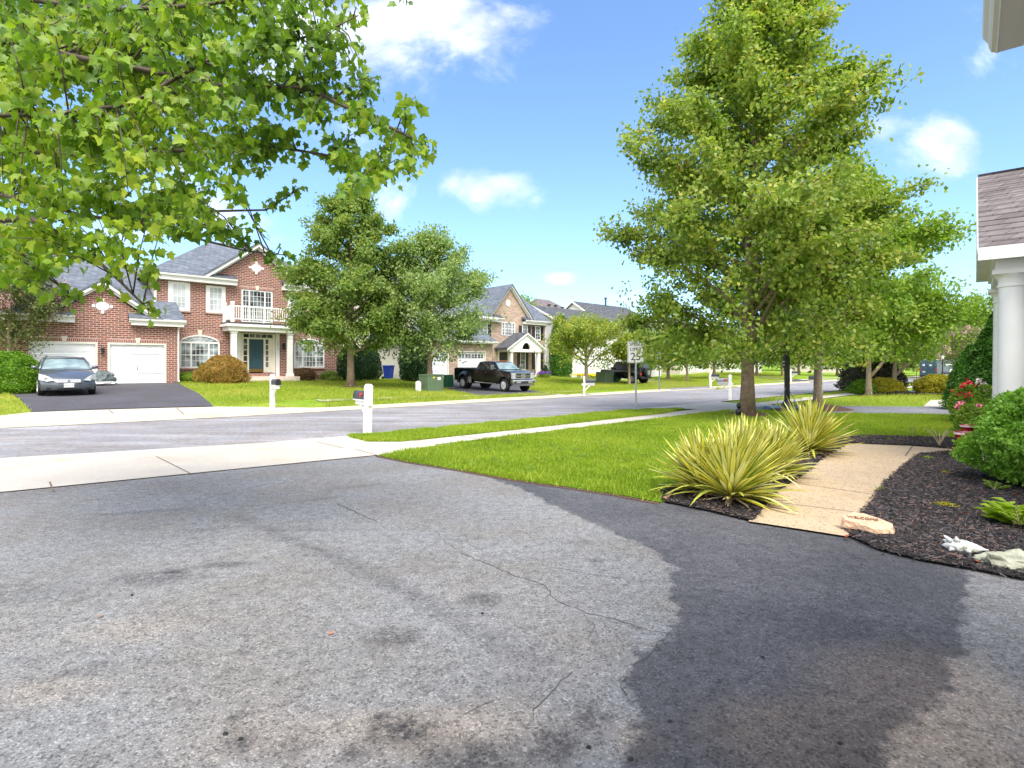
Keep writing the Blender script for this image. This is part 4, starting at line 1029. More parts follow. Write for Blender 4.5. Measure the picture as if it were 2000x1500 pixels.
gable_roof(sh, 32.4, 38.3, 35.3, 5.42, 8.75, -.45, 4.7, name='roof')
rake(sh, [(32.4, 5.5), (35.3, 8.83), (38.3, 5.5)], -.02, .22, dy=.35)
for a, b in ((31.0, 34.1), (37.0, 40.7)):
    gutter(sh, a, b, -.51, 5.5); MB().box(a, b, -.4, -.02, 5.12, 5.37).build('eave_return', M['white'], sh)
for a, b in ((32.9, 34.1), (36.9, 37.7)):
    MB().add([(a, -.55, 5.54), (b, -.55, 5.54), (b, -.01, 5.86), (a, -.01, 5.86), (a, -.01, 5.54), (b, -.01, 5.54)], [(0, 1, 2, 3), (0, 3, 4), (1, 5, 2), (0, 4, 5, 1)]).build('return_roof', M['roof_dark'], sh)
oval_vent(sh, 35.1, 7.05, 0, .27, .33, ring=False)
def shuttered(x0, x1, za, zb, w_=.42):
    o = window(sh, x0, x1, za, zb, 0, 2 if x1 - x0 < 1 else 3, 4, .08, 'glass', sill='cream')
    MB().box(x0 - w_ - .02, x0 - .02, -.04, .0, za, zb).build('shutter', M['shutter'], o); MB().box(x1 + .02, x1 + w_ + .02, -.04, .0, za, zb).build('shutter', M['shutter'], o)
shuttered(36.95, 37.7, 3.65, 5.0); shuttered(38.75, 39.5, 3.65, 5.0); shuttered(38.75, 39.5, .7, 2.55); shuttered(36.7, 37.4, .7, 2.5, .38); shuttered(31.55, 32.5, 3.65, 4.95); shuttered(31.7, 32.7, 1.15, 2.6)
window(sh, 34.25, 36.0, 3.95, 5.2, 0, 6, 4, .1, 'glass', lights=[.2, .8])
sd_ = MB().box(33.75, 33.95, -.06, .0, .25, 2.5).box(35.0, 35.2, -.06, 0, .25, 2.5).box(33.95, 35.0, -.06, 0, 2.4, 2.5).build('door_frame', M['cream'], sh)
MB().box(34.0, 34.95, -.04, 0, .25, 2.4).build('front_door', M['shutter'], sh)
for x in (34.1, 37.65): MB().box(x - .14, x + .14, -1.64, -1.36, .1, 2.35).box(x - .18, x + .18, -1.68, -1.32, 2.25, 2.35).box(x - .18, x + .18, -1.68, -1.32, .1, .3).build('porch_column', M['white'], sh)
MB().box(33.6, 38.1, -1.8, -.06, -.4, .1).build('porch_floor', M['slab'], sh)
MB().box(33.7, 38.0, -1.75, -.05, 2.35, 2.6).build('porch_beam', M['white'], sh)
g_ = MB(); N = 14   # pediment with a round-headed recess
arc = [(35.85 + .55 * math.cos(PI * i / N), 2.602 + .62 * math.sin(PI * i / N)) for i in range(N + 1)]
g_.prism([(33.6, 2.602), (35.85 - .7, 2.602)] + arc[::-1] + [(38.1, 2.602), (35.85, 4.0)], -1.78, -1.6); g_.build('pediment', M['white'], sh)
gable_roof(sh, 33.35, 38.35, 35.85, 2.62, 4.12, -1.95, -.02, th=.1, mat='roof_dark', name='porch_roof')
rake(sh, [(33.35, 2.66), (35.85, 4.16), (38.35, 2.66)], -1.79, .14, dy=.17)
downspout(sh, 40.15, -.02, 0, 5.4, .4)

# ------------------------------------------------------------------ houses beyond
def plain_house(name, label, s0, s1, t0, depth, ze, zr, z=0., hip=0, roof='roof_dark', wall='siding_white', garage=True, wins=((.7, 4, 5.2),)):
    h = empty(name, (*xy(0, t0), z), ROT, label, 'house')
    MB().box(s0, s1, 0, .3, -.6, ze).box(s0, s0 + .3, .3, depth, -.6, ze).box(s1 - .3, s1, .3, depth, -.6, ze).box(s0 + .3, s1 - .3, depth - .3, depth, -.6, ze).build('wall', M[wall], h)
    if not hip:
        g = MB()
        for a in (s0, s1 - .25): g.add([(a, .0, ze + .002), (a, depth, ze + .002), (a, depth / 2, zr - .05), (a + .25, 0, ze + .002), (a + .25, depth, ze + .002), (a + .25, depth / 2, zr - .05)], [(0, 1, 2), (3, 5, 4), (0, 3, 4, 1), (0, 2, 5, 3), (1, 4, 5, 2)])
        g.build('gable_wall', M[wall], h)
        r = MB()
        for a in (s0 - .32,):
            for ya, za, yb, zb in ((-.4, ze, depth / 2, zr), (depth / 2, zr, depth + .4, ze)):
                r.add([(a, ya, za - .1), (a, yb, zb - .1), (a, yb, zb + .14), (a, ya, za + .14), (a + .06, ya, za - .1), (a + .06, yb, zb - .1), (a + .06, yb, zb + .14), (a + .06, ya, za + .14)],
                      [(0, 1, 2, 3), (7, 6, 5, 4), (0, 4, 5, 1), (3, 2, 6, 7), (0, 3, 7, 4), (1, 5, 6, 2)])
        r.build('rake_board', M['white'], h)
    ridge_roof(h, s0 - .25, s1 + .25, -.4, depth / 2, depth + .4, ze, zr, hipl=hip, hipr=hip, mat=roof, ends=bool(hip))
    gutter(h, s0 - .25, s1 + .25, -.41, ze + .08)
    if garage:
        for k in range(2):
            a = s0 + .8 + k * 3.6; garage_door(h, a, a + 2.9, 2.2, -.12, handle=False)
    for f, za, zb in wins:
        a = s0 + (s1 - s0) * f; window(h, a - .5, a + .5, za, zb, 0, 3, 4, .1, 'glass')
    return h
h3 = plain_house('white_house', 'white sided house with pale garage doors beyond the stone house, behind the yellow green tree', 43, 53, 37.5, 11, 5.3, 8.1, .1, wins=((.2, 3.7, 5.0), (.5, 3.7, 5.0)), wall='siding_white')
h4 = plain_house('white_gabled_house', 'white gabled house with slate roof and vent pipe behind the yellow green tree', 53.6, 65, 40.5, 11.5, 5.6, 9.6, .2, wins=((.5, 3.6, 5.0), (.8, 3.6, 5)))
MB().add([(53.57, 5.6, 8.1), (53.57, 5.9, 8.1), (53.57, 5.9, 8.6), (53.57, 5.6, 8.6), (53.55, 5.6, 8.1), (53.55, 5.9, 8.1), (53.55, 5.9, 8.6), (53.55, 5.6, 8.6)], [(4, 5, 6, 7), (0, 1, 5, 4), (2, 3, 7, 6)]).build('gable_vent', M['cream'], h4)
MB().tube([(60, 5.5, 9.4), (60, 5.5, 10.6)], .13, 8).tube([(60, 5.5, 10.5), (60, 5.5, 10.7)], .2, 8).build('roof_vent_pipe', M['darksteel'], h4)
h5 = plain_house('far_house', 'far house whose grey hipped roof shows above the white house', 58.5, 72, 57, 12, 7.6, 11.9, .6, hip=5.5, roof='roof_brown', garage=False, wins=())
MB().box(64.4, 64.7, 3.6, 4.2, 10.75, 10.95).box(66, 66.3, 3.6, 4.2, 10.75, 10.95).box(67.4, 67.7, 3.4, 4.0, 10.5, 10.7).build('roof_vent', M['satin_black'], h5)
h6 = plain_house('pale_house', 'pale house with white garage doors far behind the trunks right of the basketball pole', 84, 96, 40, 10, 5.2, 8.0, 1.0, wins=((.8, 3.5, 4.8),))
h7 = plain_house('tan_house', 'tan house mostly hidden behind trees beyond the black off-road car', 69, 79, 40, 10, 5.2, 8.2, .7, wall='siding', wins=((.8, 3.5, 4.8),))
h8 = plain_house('cream_house', 'cream house far down the street behind the delivery van', 128, 142, 38, 10, 5.4, 8.4, .6, wall='siding', wins=((.2, 3.5, 4.8), (.6, 3.5, 4.8)))
# neighbour on this side, right
HA = math.atan2(.763, .646)
nb = empty('neighbour_house', (21.2, 23.2, 0), HA, 'neighbouring house on the right with a shingled wing roof above the conical evergreens', 'house')
# local x along the house front, -y... front faces +y here, so build turned: use y for depth to the right
m = MB(); m.box(0, 9, -9, 0, 0, 2.55); m.build('wall', M['siding'], nb)
ridge_roof(nb, -.3, 9.3, -3.2, -1.2, .5, 2.6, 4.1, mat='roof_brown', name='wing_roof')
MB().box(-.25, 9.2, .5, .62, 2.45, 2.66).build('gutter', M['cream'], nb)
MB().prism([(-.1, 2.56), (0, 2.56), (0, 3.2), (-.1, 3.2)], -8, -.1).build('gable_board', M['cream'], nb)
ub = MB(); ub.box(1.5, 8.5, -10, -1.4, 2.5, 4.6); ub.build('upper_wall', M['siding'], nb)
ridge_roof(nb, 1.1, 8.9, -10.3, -5.5, -1.0, 4.7, 7.2, mat='roof_brown', name='roof')
MB().add([(1.05, -1.0, 4.62), (1.05, -5.5, 7.12), (1.05, -5.5, 7.35), (1.05, -1.0, 4.85), (1.12, -1.0, 4.62), (1.12, -5.5, 7.12), (1.12, -5.5, 7.35), (1.12, -1.0, 4.85)], [(0, 1, 2, 3), (7, 6, 5, 4), (0, 4, 5, 1), (3, 2, 6, 7)]).build('rake_board', M['white'], nb)

# ------------------------------------------------------------------ own house: porch, wall and garage gutter
oh = empty('own_house', (7.72, 8.4, 0), HA, 'white house at right edge with round porch columns and brown shingled porch roof', 'house')
# local: x along the house front (away from the camera), +y towards the street, -y into the house
def column(x, y, zt, r=.185):
    prof = [(r * 1.35, 0), (r * 1.35, .09), (r * 1.25, .10), (r * 1.28, .16), (r * 1.06, .2), (r, .26), (r * .99, 1.0), (r * .9, zt - .32), (r * .9, zt - .27), (r * 1.0, zt - .26), (r * 1.0, zt - .23), (r * .93, zt - .22), (r * .93, zt - .15), (r * 1.15, zt - .09), (r * 1.2, zt - .085), (r * 1.2, zt - .07)]
    c = MB().lathe(prof, 40, (x, y, 0)); c.box(x - r * 1.3, x + r * 1.3, y - r * 1.3, y + r * 1.3, zt - .07, zt)
    o = c.build('porch_column', M['white'], oh, smooth=True)
    e = o.modifiers.new('e', 'EDGE_SPLIT'); e.split_angle = .6
    return o
column(0, 0, 3.07); column(2.75, 0, 3.07)
MB().box(-.22, 2.97, -.2, .2, 3.07, 3.22).box(-.22, .22, -5, -.2, 3.07, 3.22).box(2.53, 2.97, -5, -.2, 3.07, 3.22).box(-.26, 3.01, -5, .24, 3.222, 3.30).build('porch_beam', M['white'], oh)
MB().box(-.5, 3.25, -5, .42, 3.302, 3.33).build('soffit', M['white'], oh)
# gable roof with the ridge running back into the house (local y)
pr = MB(); th = .07
xa, xb, xm = -.52, 3.27, 1.375; za, zm = 3.33, 4.93
nrow = 15
for side in (0, 1):
    for k in range(nrow):                       # real shingle courses, each overlapping the one below
        f0, f1 = k / nrow, (k + 1) / nrow + .02
        X0 = (xa + (xm - xa) * f0) if not side else (xb + (xm - xb) * f0); X1 = (xa + (xm - xa) * f1) if not side else (xb + (xm - xb) * f1)
        Z0 = za + (zm - za) * f0; Z1 = za + (zm - za) * f1
        pr.add([(X0, .40, Z0 + .05), (X1, .40, Z1 + .03), (X1, -6, Z1 + .03), (X0, -6, Z0 + .05), (X0, .40, Z0 + .025), (X0, -6, Z0 + .025)], [(0, 1, 2, 3), (0, 3, 5, 4)])
pr.build('porch_roof', M['roof_brown'], oh)
MB().prism([(xa, za), (xb, za), (xm, zm)], -.1, .32).build('pediment', M['white'], oh)
rb = MB()
for X0, X1 in ((xa, xm), (xb, xm)): rb.prism([(X0, za - .02), (X1, zm - .02), (X1, zm + .02), (X0, za + .02)], .322, .42)
rb.build('rake_board', M['white'], oh)
MB().box(xa - .03, xa + .02, -6, .41, za - .14, za + .05).build('fascia', M['white'], oh)
MB().box(-.5, 3.3, -5, .35, -.2, .15).build('porch_floor', M['slab'], oh)
# front wall set back, with porch door wall
MB().box(-5.6, 9, -2.25, -2.0, 0, 6).build('wall', M['siding_white'], oh)
window(oh, -4.2, -2.8, 1.0, 2.6, -2.0, 3, 4, .1, 'glass') # inner face window
# garage wing (behind and right of the camera) with its eave gutter
MB().box(-10.9, -8.3, -.35, -.1, 2.3, 3.0).box(-14.5, -10.9, -.35, -.1, 0, 3.0).box(-8.3, -8.1, -6, -.1, 0, 3.0).build('garage_wall', M['siding_white'], oh)
MB().box(-14.5, -8.02, -.35, .24, 3.002, 3.03).build('soffit', M['white'], oh)
MB().box(-14.5, -7.99, .242, .268, 2.99, 3.22).build('fascia', M['white'], oh)
MB().add([(-14.5, .3, 3.23), (-7.95, .3, 3.23), (-7.95, -5, 5.2), (-14.5, -5, 5.2), (-14.5, .3, 3.2), (-7.95, .3, 3.2), (-7.95, -5, 5.17), (-14.5, -5, 5.17)], [(0, 1, 2, 3), (7, 6, 5, 4), (0, 4, 5, 1), (1, 5, 6, 2), (3, 2, 6, 7), (0, 3, 7, 4)]).build('roof', M['roof_brown'], oh)
pf = [(.290, 3.045), (.375, 3.045), (.380, 3.040), (.384, 3.047), (.400, 3.055), (.408, 3.075), (.412, 3.10), (.428, 3.125), (.432, 3.15), (.432, 3.175), (.422, 3.175), (.290, 3.175)]
m = MB(); n_ = len(pf); L0, L1 = -14.5, -8.03
m.add([(L0, a, b) for a, b in pf] + [(L1, a, b) for a, b in pf], [tuple(range(n_))[::-1], tuple(range(n_, 2 * n_))] + [(i, (i + 1) % n_, n_ + (i + 1) % n_, n_ + i) for i in range(n_)])
m.box(L0, L1 - .002, .270, .2898, 3.12, 3.16)
m.build('gutter', M['cream'], oh)

# ------------------------------------------------------------------ vehicles
def shell(outline, wf, K=10, crown=None, bow=None):
    """closed outline in (x,z) swept across the width"""
    m = MB(); n = len(outline); V = []
    for j in range(K + 1):
        k = math.sin((2 * j / K - 1) * PI / 2)
        for x, z in outline:
            V.append((x + (bow(x, z) * k * k if bow else 0), wf(x, z) * k, z + (crown(x, z) * (1 - k * k) if crown else 0)))
    Fc = []
    for j in range(K):
        for i in range(n):
            i2 = (i + 1) % n; Fc.append((j * n + i, j * n + i2, (j + 1) * n + i2, (j + 1) * n + i))
    Fc += [tuple(range(n)), tuple(K * n + i for i in range(n))[::-1]]
    return m.add(V, Fc)
def arch(cx, cz, r, a0=0, a1=PI, n=8): return [(cx + r * math.cos(a0 + (a1 - a0) * i / n), cz + r * math.sin(a0 + (a1 - a0) * i / n)) for i in range(n + 1)]
def wheel(par, x, y, r, w, rimr, side, spokes=7, name='wheel', rim='rim'):
    o = MB().wheel(x, y, r, r, w, 28).build(name, M['black'], par, smooth=False)
    f = y + side * (w / 2)
    d = MB(); d.wheel(x, f - side * .02, r, rimr, .05, 24, [(rimr, -.025), (rimr, .025), (rimr * .86, .025), (rimr * .82, -.01)])
    for k in range(spokes):
        a = 2 * PI * k / spokes; d.tube([(x + .04 * math.cos(a), f, r + .04 * math.sin(a)), (x + rimr * .88 * math.cos(a), f - side * .01, r + rimr * .88 * math.sin(a))], [.03, .04], 4)
    d.wheel(x, f, r, .07, .05, 12)
    d.build('rim', M[rim], o)
    return o
def place(o, front, rear, xr):
    """put wheel contact points (local x positions xr=(rear,front)) on the ground"""
    d = (front - rear); d.normalize(); yaw = math.atan2(d.y, d.x); pitch = -math.asin(d.z)
    o.rotation_euler = (0, pitch, yaw)
    o.location = rear - d * xr[0]
    return o
# sedan
sed = empty('parked_sedan', (0, 0, 0), 0, 'slate blue sedan parked nose out on the dark driveway of the brick house', 'car')
ol = [(.03, .62), (0, .9), (.10, 1.0), (.40, 1.06), (1.0, 1.06), (2.2, 1.0), (3.2, .985), (3.7, .93), (4.15, .84), (4.45, .745), (4.64, .66), (4.73, .56), (4.76, .42), (4.72, .24), (4.5, .19)] + arch(3.83, .33, .37, 0, PI) + [(3.3, .19), (1.5, .19)] + arch(.97, .33, .37, 0, PI) + [(.3, .22), (.08, .3)]
wf = lambda x, z: (.885 - .07 * max(0, (x - 3.9) / .86) ** 2 - .12 * max(0, (.6 - x) / .6) ** 2) * (1 - .10 * max(0, (z - .75) / .3)) * (1 - .05 * max(0, (.4 - z) / .2))
shell(ol, wf, 12, lambda x, z: .055 * max(0, z - .5) / .5, lambda x, z: -.26 * max(0, (x - 3.6) / 1.1) + .15 * max(0, (.6 - x) / .6)).build('body', M['sedan'], sed, smooth=True, bevel=.03)
gl = [(.62, 1.0), (1.32, 1.36), (1.9, 1.43), (2.55, 1.41), (3.42, .99)]
shell(gl, lambda x, z: .78 - .42 * max(0, z - 1.0), 10, lambda x, z: .03, lambda x, z: -.12 if x > 2.5 else .08).build('window', M['windshield'], sed, smooth=False)
sideg = MB()
for s in (-1, 1):
    q = lambda x, z: (x, s * (.80 - .42 * max(0, z - 1.0)), z)
    pts = [q(.95, 1.04), q(1.4, 1.33), q(1.95, 1.395), q(2.5, 1.37), q(3.12, 1.04)]
    sideg.quad(*(pts if s > 0 else pts[::-1]))
sideg.build('side_window', M['carglass'], sed)
rf = shell([(1.15, 1.32), (1.35, 1.385), (1.9, 1.455), (2.56, 1.43), (2.66, 1.385), (2.5, 1.39), (1.9, 1.42), (1.35, 1.35)], lambda x, z: .63 if z < 1.4 else .60, 8, lambda x, z: .03, lambda x, z: -.10 if x > 2.4 else .06)
for s in (-1, 1):
    rf.tube([(3.38, s * .80, .99), (3.0, s * .73, 1.2), (2.5, s * .625, 1.42), (1.9, s * .61, 1.435), (1.3, s * .63, 1.37), (.6, s * .78, 1.02)], [.035, .035, .03, .03, .04, .06], 6)
    rf.tube([(1.95, s * .80, 1.02), (1.95, s * .62, 1.42)], .03, 5)
rf.build('roof', M['sedan'], sed, smooth=True)
for s in (-1, 1):
    mm = MB().tube([(2.98, s * .80, 1.0), (2.98, s * .92, 1.03)], .025, 6); mm.tube([(2.98, s * .86, 1.05), (2.98, s * 1.04, 1.06)], [.075, .06], 8); mm.build('wing_mirror', M['sedan'], sed, smooth=True)
    h = MB().add([(4.74, s * .42, .60), (4.67, s * .66, .575), (4.42, s * .868, .62), (4.30, s * .86, .85), (4.50, s * .70, .80), (4.70, s * .48, .69), (4.4, s * .5, .6), (4.2, s * .78, .62)],
                 [(0, 1, 4, 5), (1, 2, 3, 4), (0, 5, 6), (0, 6, 7, 2, 1), (5, 4, 3, 7, 6), (3, 2, 7)]); ho = h.build('headlight', M['lens'], sed)
    MB().tube([(4.42, s * .70, .68), (4.645, s * .66, .675)], .055, 10).build('bulb', M['chrome'], ho)
    MB().add([(4.685, s * .46, .60), (4.63, s * .60, .585), (4.60, s * .58, .64), (4.66, s * .50, .635)], [(0, 1, 2, 3)]).build('indicator', M['orange'], ho)
    for x in (.97, 3.83): wheel(sed, x, s * .77, .33, .21, .24, s)
    MB().box(4.52, 4.62, s * .5 - .16, s * .5 + .16, .27, .36).build('air_intake', M['satin_black'], sed, bevel=.02)
gr = MB().prism([(4.60, .515), (4.775, .52), (4.72, .635), (4.6, .64)], -.36, .36).build('grille', M['chrome'], sed, bevel=.02)
gm = MB()
for k in range(5): gm.box(4.73 - .004 * k, 4.775 - .008 * k, -.33, .33, .533 + .02 * k, .538 + .02 * k)
gm.build('grille_bar', M['steel'], gr); MB().wheel(0, 0, 0, .04, .02, 12).build('badge', M['steel'], gr).matrix_local = Matrix.Translation((4.77, 0, .585)) @ Matrix.Rotation(PI / 2, 4, 'Z')
MB().box(4.60, 4.745, -.35, .35, .25, .35).build('air_intake', M['satin_black'], sed, bevel=.02)
pl = MB().box(4.775, 4.79, -.155, .155, .34, .49).build('licence_plate', M['plate'], sed)
text_mesh('plate_text', '5DH L93', .085, M['satin_black'], pl, (4.792, 0, .41), (PI / 2, 0, PI / 2), .001)
MB().tube([(3.34, .45, 1.075), (3.40, -.1, 1.055)], .008, 4).build('wiper', M['black'], sed)
pf_ = at(130, 778); pf_ = atY(131, 20.6)
nv = Vector((-DY, DX, 0))
def ground(p): return Vector((p[0], p[1], float(G(p[0], p[1])) + .024))
fr_ax = ground(Vector(((131 - 1000) / F * 21.4, 21.4, 0))); place(sed, fr_ax, ground(fr_ax + nv * 2.86), (.97, 3.83))
# pickup
pk = empty('pickup_truck', (0, 0, 0), 0, 'black crew cab pickup with chrome bumper in front of the stone house garage', 'truck')
rA, fA, R_ = 1.35, 5.72, .43
ol = [(.0, .72), (0, 1.40), (.05, 1.44), (2.45, 1.44), (2.5, 1.40), (2.5, .66)] + arch(rA, R_, .56, .42, PI - .42) + [(.7, .66)]
shell(ol, lambda x, z: .97, 4).build('bed', M['blackpaint'], pk, bevel=.025)
MB().box(.08, 2.44, -.93, .93, 1.442, 1.47).build('bed_cover', M['satin_black'], pk, bevel=.01)
for s in (-1, 1):
    fe = MB(); N = 12; oa = [(rA + .80 * math.cos(PI * i / N), R_ + .02 + .80 * math.sin(PI * i / N) ** .75) for i in range(N + 1)]; ia = [(rA + .56 * math.cos(PI * i / N), R_ + .56 * math.sin(PI * i / N)) for i in range(N + 1)]
    for i in range(N):
        a, b, c, d = oa[i], oa[i + 1], ia[i + 1], ia[i]
        fe.add([(a[0], s * .96, a[1]), (b[0], s * .96, b[1]), (c[0], s * 1.2, c[1]), (d[0], s * 1.2, d[1]), (c[0], s * .9, c[1]), (d[0], s * .9, d[1]),
                (a[0] * .4 + d[0] * .6, s * 1.19, a[1] * .4 + d[1] * .6), (b[0] * .4 + c[0] * .6, s * 1.19, b[1] * .4 + c[1] * .6)], [(0, 1, 7, 6), (6, 7, 2, 3), (3, 2, 4, 5)])
    fe.build('rear_fender', M['blackpaint'], pk, smooth=True)
ol = [(2.54, .62), (2.54, 1.42), (5.15, 1.40), (5.35, 1.37), (6.2, 1.33), (6.45, 1.27), (6.52, 1.15), (6.52, .78), (6.3, .74)] + arch(fA, R_, .53, .35, PI - .35) + [(5.1, .60)]
shell(ol, lambda x, z: .97 - .05 * max(0, (x - 6.1) / .4), 8, lambda x, z: .04 if z > 1.2 else 0, lambda x, z: -.06 * (x > 6)).build('body', M['blackpaint'], pk, bevel=.03)
for xs_ in ((2.62, 3.66), (3.70, 4.92)):
    for s in (-1, 1):
        dd = MB().box(xs_[0], xs_[1], s * .972 - .006, s * .972 + .006, .68, 1.36).build('door', M['blackpaint'], pk, bevel=.004)
        MB().box(xs_[0] + .04, xs_[0] + .22, s * .99 - .012, s * .99 + .012, 1.2, 1.24).build('handle', M['chrome'], dd)
gl = [(2.62, 1.40), (2.80, 1.90), (3.2, 1.95), (4.35, 1.95), (4.6, 1.90), (5.22, 1.40)]
gw = lambda x, z: .93 - .36 * (z - 1.4)
shell(gl, gw, 6, lambda x, z: .03 * (z > 1.7), lambda x, z: -.08 * (x > 4.5)).build('roof', M['blackpaint'], pk, bevel=.03)
sw = MB()
for s in (-1, 1):
    for L in ([(2.80, 1.45), (2.92, 1.80), (3.62, 1.83), (3.62, 1.45)], [(3.72, 1.45), (3.72, 1.83), (4.40, 1.82), (4.92, 1.45)]):
        pts = [(x, s * (gw(x, z) + .012), z) for x, z in L]; sw.quad(*(pts if s > 0 else pts[::-1]))
sw.build('side_window', M['carglass'], pk)
MB().add([(5.16, -.86, 1.445), (5.16, .86, 1.445), (4.575, .70, 1.88), (4.575, -.70, 1.88), (5.23, -.4, 1.445), (5.23, .4, 1.445), (4.66, .35, 1.885), (4.66, -.35, 1.885)], [(0, 4, 7, 3), (4, 5, 6, 7), (5, 1, 2, 6)]).build('windshield', M['windshield'], pk)
MB().box(4.3, 4.42, -.35, .35, 1.985, 2.01).build('cab_lights', M['orange'], pk)
for s in (-1, 1):
    mi = MB().tube([(4.85, s * .95, 1.48), (4.85, s * 1.15, 1.5)], .03, 5).box(4.8, 4.9, s * 1.22 - .1, s * 1.22 + .1, 1.4, 1.72).build('wing_mirror', M['chrome'], pk, bevel=.02)
    hl = MB().box(6.38, 6.55, s * .78 - .14, s * .78 + .14, .86, 1.24).build('headlight', M['lens'], pk, bevel=.02)
    MB().tube([(2.6, s * 1.0, .52), (5.05, s * 1.0, .50)], .05, 8).tube([(2.9, s * 1.0, .52), (2.9, s * .8, .68)], .03, 5).tube([(4.8, s * 1.0, .5), (4.8, s * .8, .66)], .03, 5).build('side_step', M['chrome'], pk)
    wheel(pk, fA, s * .84, .42, .26, .26, s, 8); wheel(pk, rA, s * 1.03, .42, .26, .26, s, 8)
    wheel(pk, rA, s * .73, .42, .26, .26, s, 8, name='inner_wheel', rim='steel')
    MB().box(6.62, 6.72, s * .78 - .1, s * .78 + .1, .60, .68).build('fog_light', M['satin_black'], pk)
gr = MB().box(6.44, 6.56, -.62, .62, .86, 1.27).build('grille', M['chrome'], pk, bevel=.02)
gm = MB()
for k in range(2):
    for s in (-1, 1): gm.box(6.562, 6.575, min(s * .2, s * .55), max(s * .2, s * .55), .92 + .17 * k, 1.0 + .17 * k)
gm.build('grille_slot', M['satin_black'], gr); MB().lathe([(.0, 0), (.14, 0), (.14, .02), (.0, .02)], 16).build('badge', M['steel'], gr).matrix_local = Matrix.Translation((6.565, 0, 1.07)) @ Matrix.Rotation(PI / 2, 4, 'Y') @ Matrix.Diagonal((.5, 1.2, 1, 1))
MB().box(6.42, 6.70, -.98, .98, .56, .80).build('front_bumper', M['chrome'], pk, bevel=.04)
MB().box(6.66, 6.715, -.30, .30, .60, .70).build('bumper_opening', M['satin_black'], pk)
MB().box(6.40, 6.62, -.9, .9, .40, .54).build('air_dam', M['steel'], pk, bevel=.03)
MB().box(-.15, .02, -.9, .9, .55, .75).build('rear_bumper', M['chrome'], pk, bevel=.03)
MB().box(.3, 6.2, -.45, .45, .45, .7).box(rA - .08, rA + .08, -.8, .8, .35, .5).box(fA - .08, fA + .08, -.8, .8, .35, .5).build('chassis', M['black'], pk)
p1 = at(984, 766); d1 = Vector((-.64, .77, 0)); K_ = .92; pk.scale = (K_, K_, K_); c1 = p1 + Vector((.72, .55, 0)) * K_
place(pk, ground(c1), ground(c1 + d1 * (fA - rA) * K_), (rA * K_, fA * K_))
# off-road car
jp = empty('offroad_car', (0, 0, 0), 0, 'black boxy off-road car with spare wheel on its tail, parked in front of white garage', 'car')
ol = [(0, .55), (0, 1.12), (.03, 1.15), (3.0, 1.12), (3.15, 1.10), (4.05, 1.06), (4.15, 1.0), (4.15, .62)] + arch(3.5, .42, .50, .35, PI - .35) + [(1.4, .52)] + arch(.72, .42, .50, .30, PI - .30)
shell(ol, lambda x, z: .80, 4).build('body', M['blackpaint'], jp, bevel=.03)
gw2 = lambda x, z: .78 - .12 * (z - 1.12)
shell([(.05, 1.12), (.12, 1.78), (.3, 1.83), (2.5, 1.83), (2.62, 1.78), (3.0, 1.12)], gw2, 4).build('roof', M['satin_black'], jp, bevel=.03)
sw = MB()
for s in (-1, 1):
    for L in ([(.22, 1.2), (.25, 1.68), (.95, 1.68), (.95, 1.2)], [(1.05, 1.2), (1.05, 1.68), (1.75, 1.68), (1.75, 1.2)], [(1.85, 1.2), (1.85, 1.68), (2.5, 1.68), (2.75, 1.2)]):
        pts = [(x, s * (gw2(x, z) + .012), z) for x, z in L]; sw.quad(*(pts if s > 0 else pts[::-1]))
sw.quad((.04, -.6, 1.25), (.04, .6, 1.25), (.09, .6, 1.7), (.09, -.6, 1.7)); sw.build('side_window', M['carglass'], jp)
MB().add([(2.98, -.68, 1.2), (2.98, .68, 1.2), (2.68, .62, 1.72), (2.68, -.62, 1.72)], [(0, 1, 2, 3)]).build('windshield', M['windshield'], jp)
for s in (-1, 1):
    for x in (.72, 3.5):
        wheel(jp, x, s * .80, .42, .27, .23, s, 5)
        f = MB(); N = 10
        for i in range(N):
            a, b = PI * (.08 + .84 * i / N), PI * (.08 + .84 * (i + 1) / N)
            f.add([(x + .5 * math.cos(a), s * .78, .42 + .5 * math.sin(a)), (x + .5 * math.cos(b), s * .78, .42 + .5 * math.sin(b)), (x + .52 * math.cos(b), s * 1.0, .42 + .5 * math.sin(b)), (x + .52 * math.cos(a), s * 1.0, .42 + .5 * math.sin(a)),
                   (x + .56 * math.cos(a), s * .78, .42 + .56 * math.sin(a)), (x + .56 * math.cos(b), s * .78, .42 + .56 * math.sin(b)), (x + .56 * math.cos(b), s * 1.0, .42 + .54 * math.sin(b)), (x + .56 * math.cos(a), s * 1.0, .42 + .54 * math.sin(a))], [(0, 1, 2, 3), (4, 7, 6, 5), (3, 2, 6, 7)])
        f.build('fender', M['satin_black'], jp)
    MB().box(-.02, .03, s * .7 - .08, s * .7 + .08, .78, 1.0).build('tail_light', M['red'], jp)
    MB().tube([(2.8, s * .8, 1.2), (2.8, s * .95, 1.22)], .02, 5).box(2.76, 2.84, s * 1.0 - .1, s * 1.0 + .1, 1.15, 1.33).build('wing_mirror', M['satin_black'], jp, bevel=.02)
    MB().box(1.0, 3.0, s * .83 - .05, s * .83 + .05, .4, .47).build('side_step', M['satin_black'], jp)
sp_ = MB().lathe([(.36, -.13), (.40, -.1), (.40, .1), (.36, .13)], 26).build('spare_wheel', M['black'], jp); sp_.matrix_local = Matrix.Translation((-.16, -.05, 1.0)) @ Matrix.Rotation(PI / 2, 4, 'Y')
r_ = MB().lathe([(.22, .13), (.22, .145), (.08, .15)], 20).build('rim', M['steel'], sp_)
r_.matrix_local = Matrix.Rotation(PI, 4, 'X')
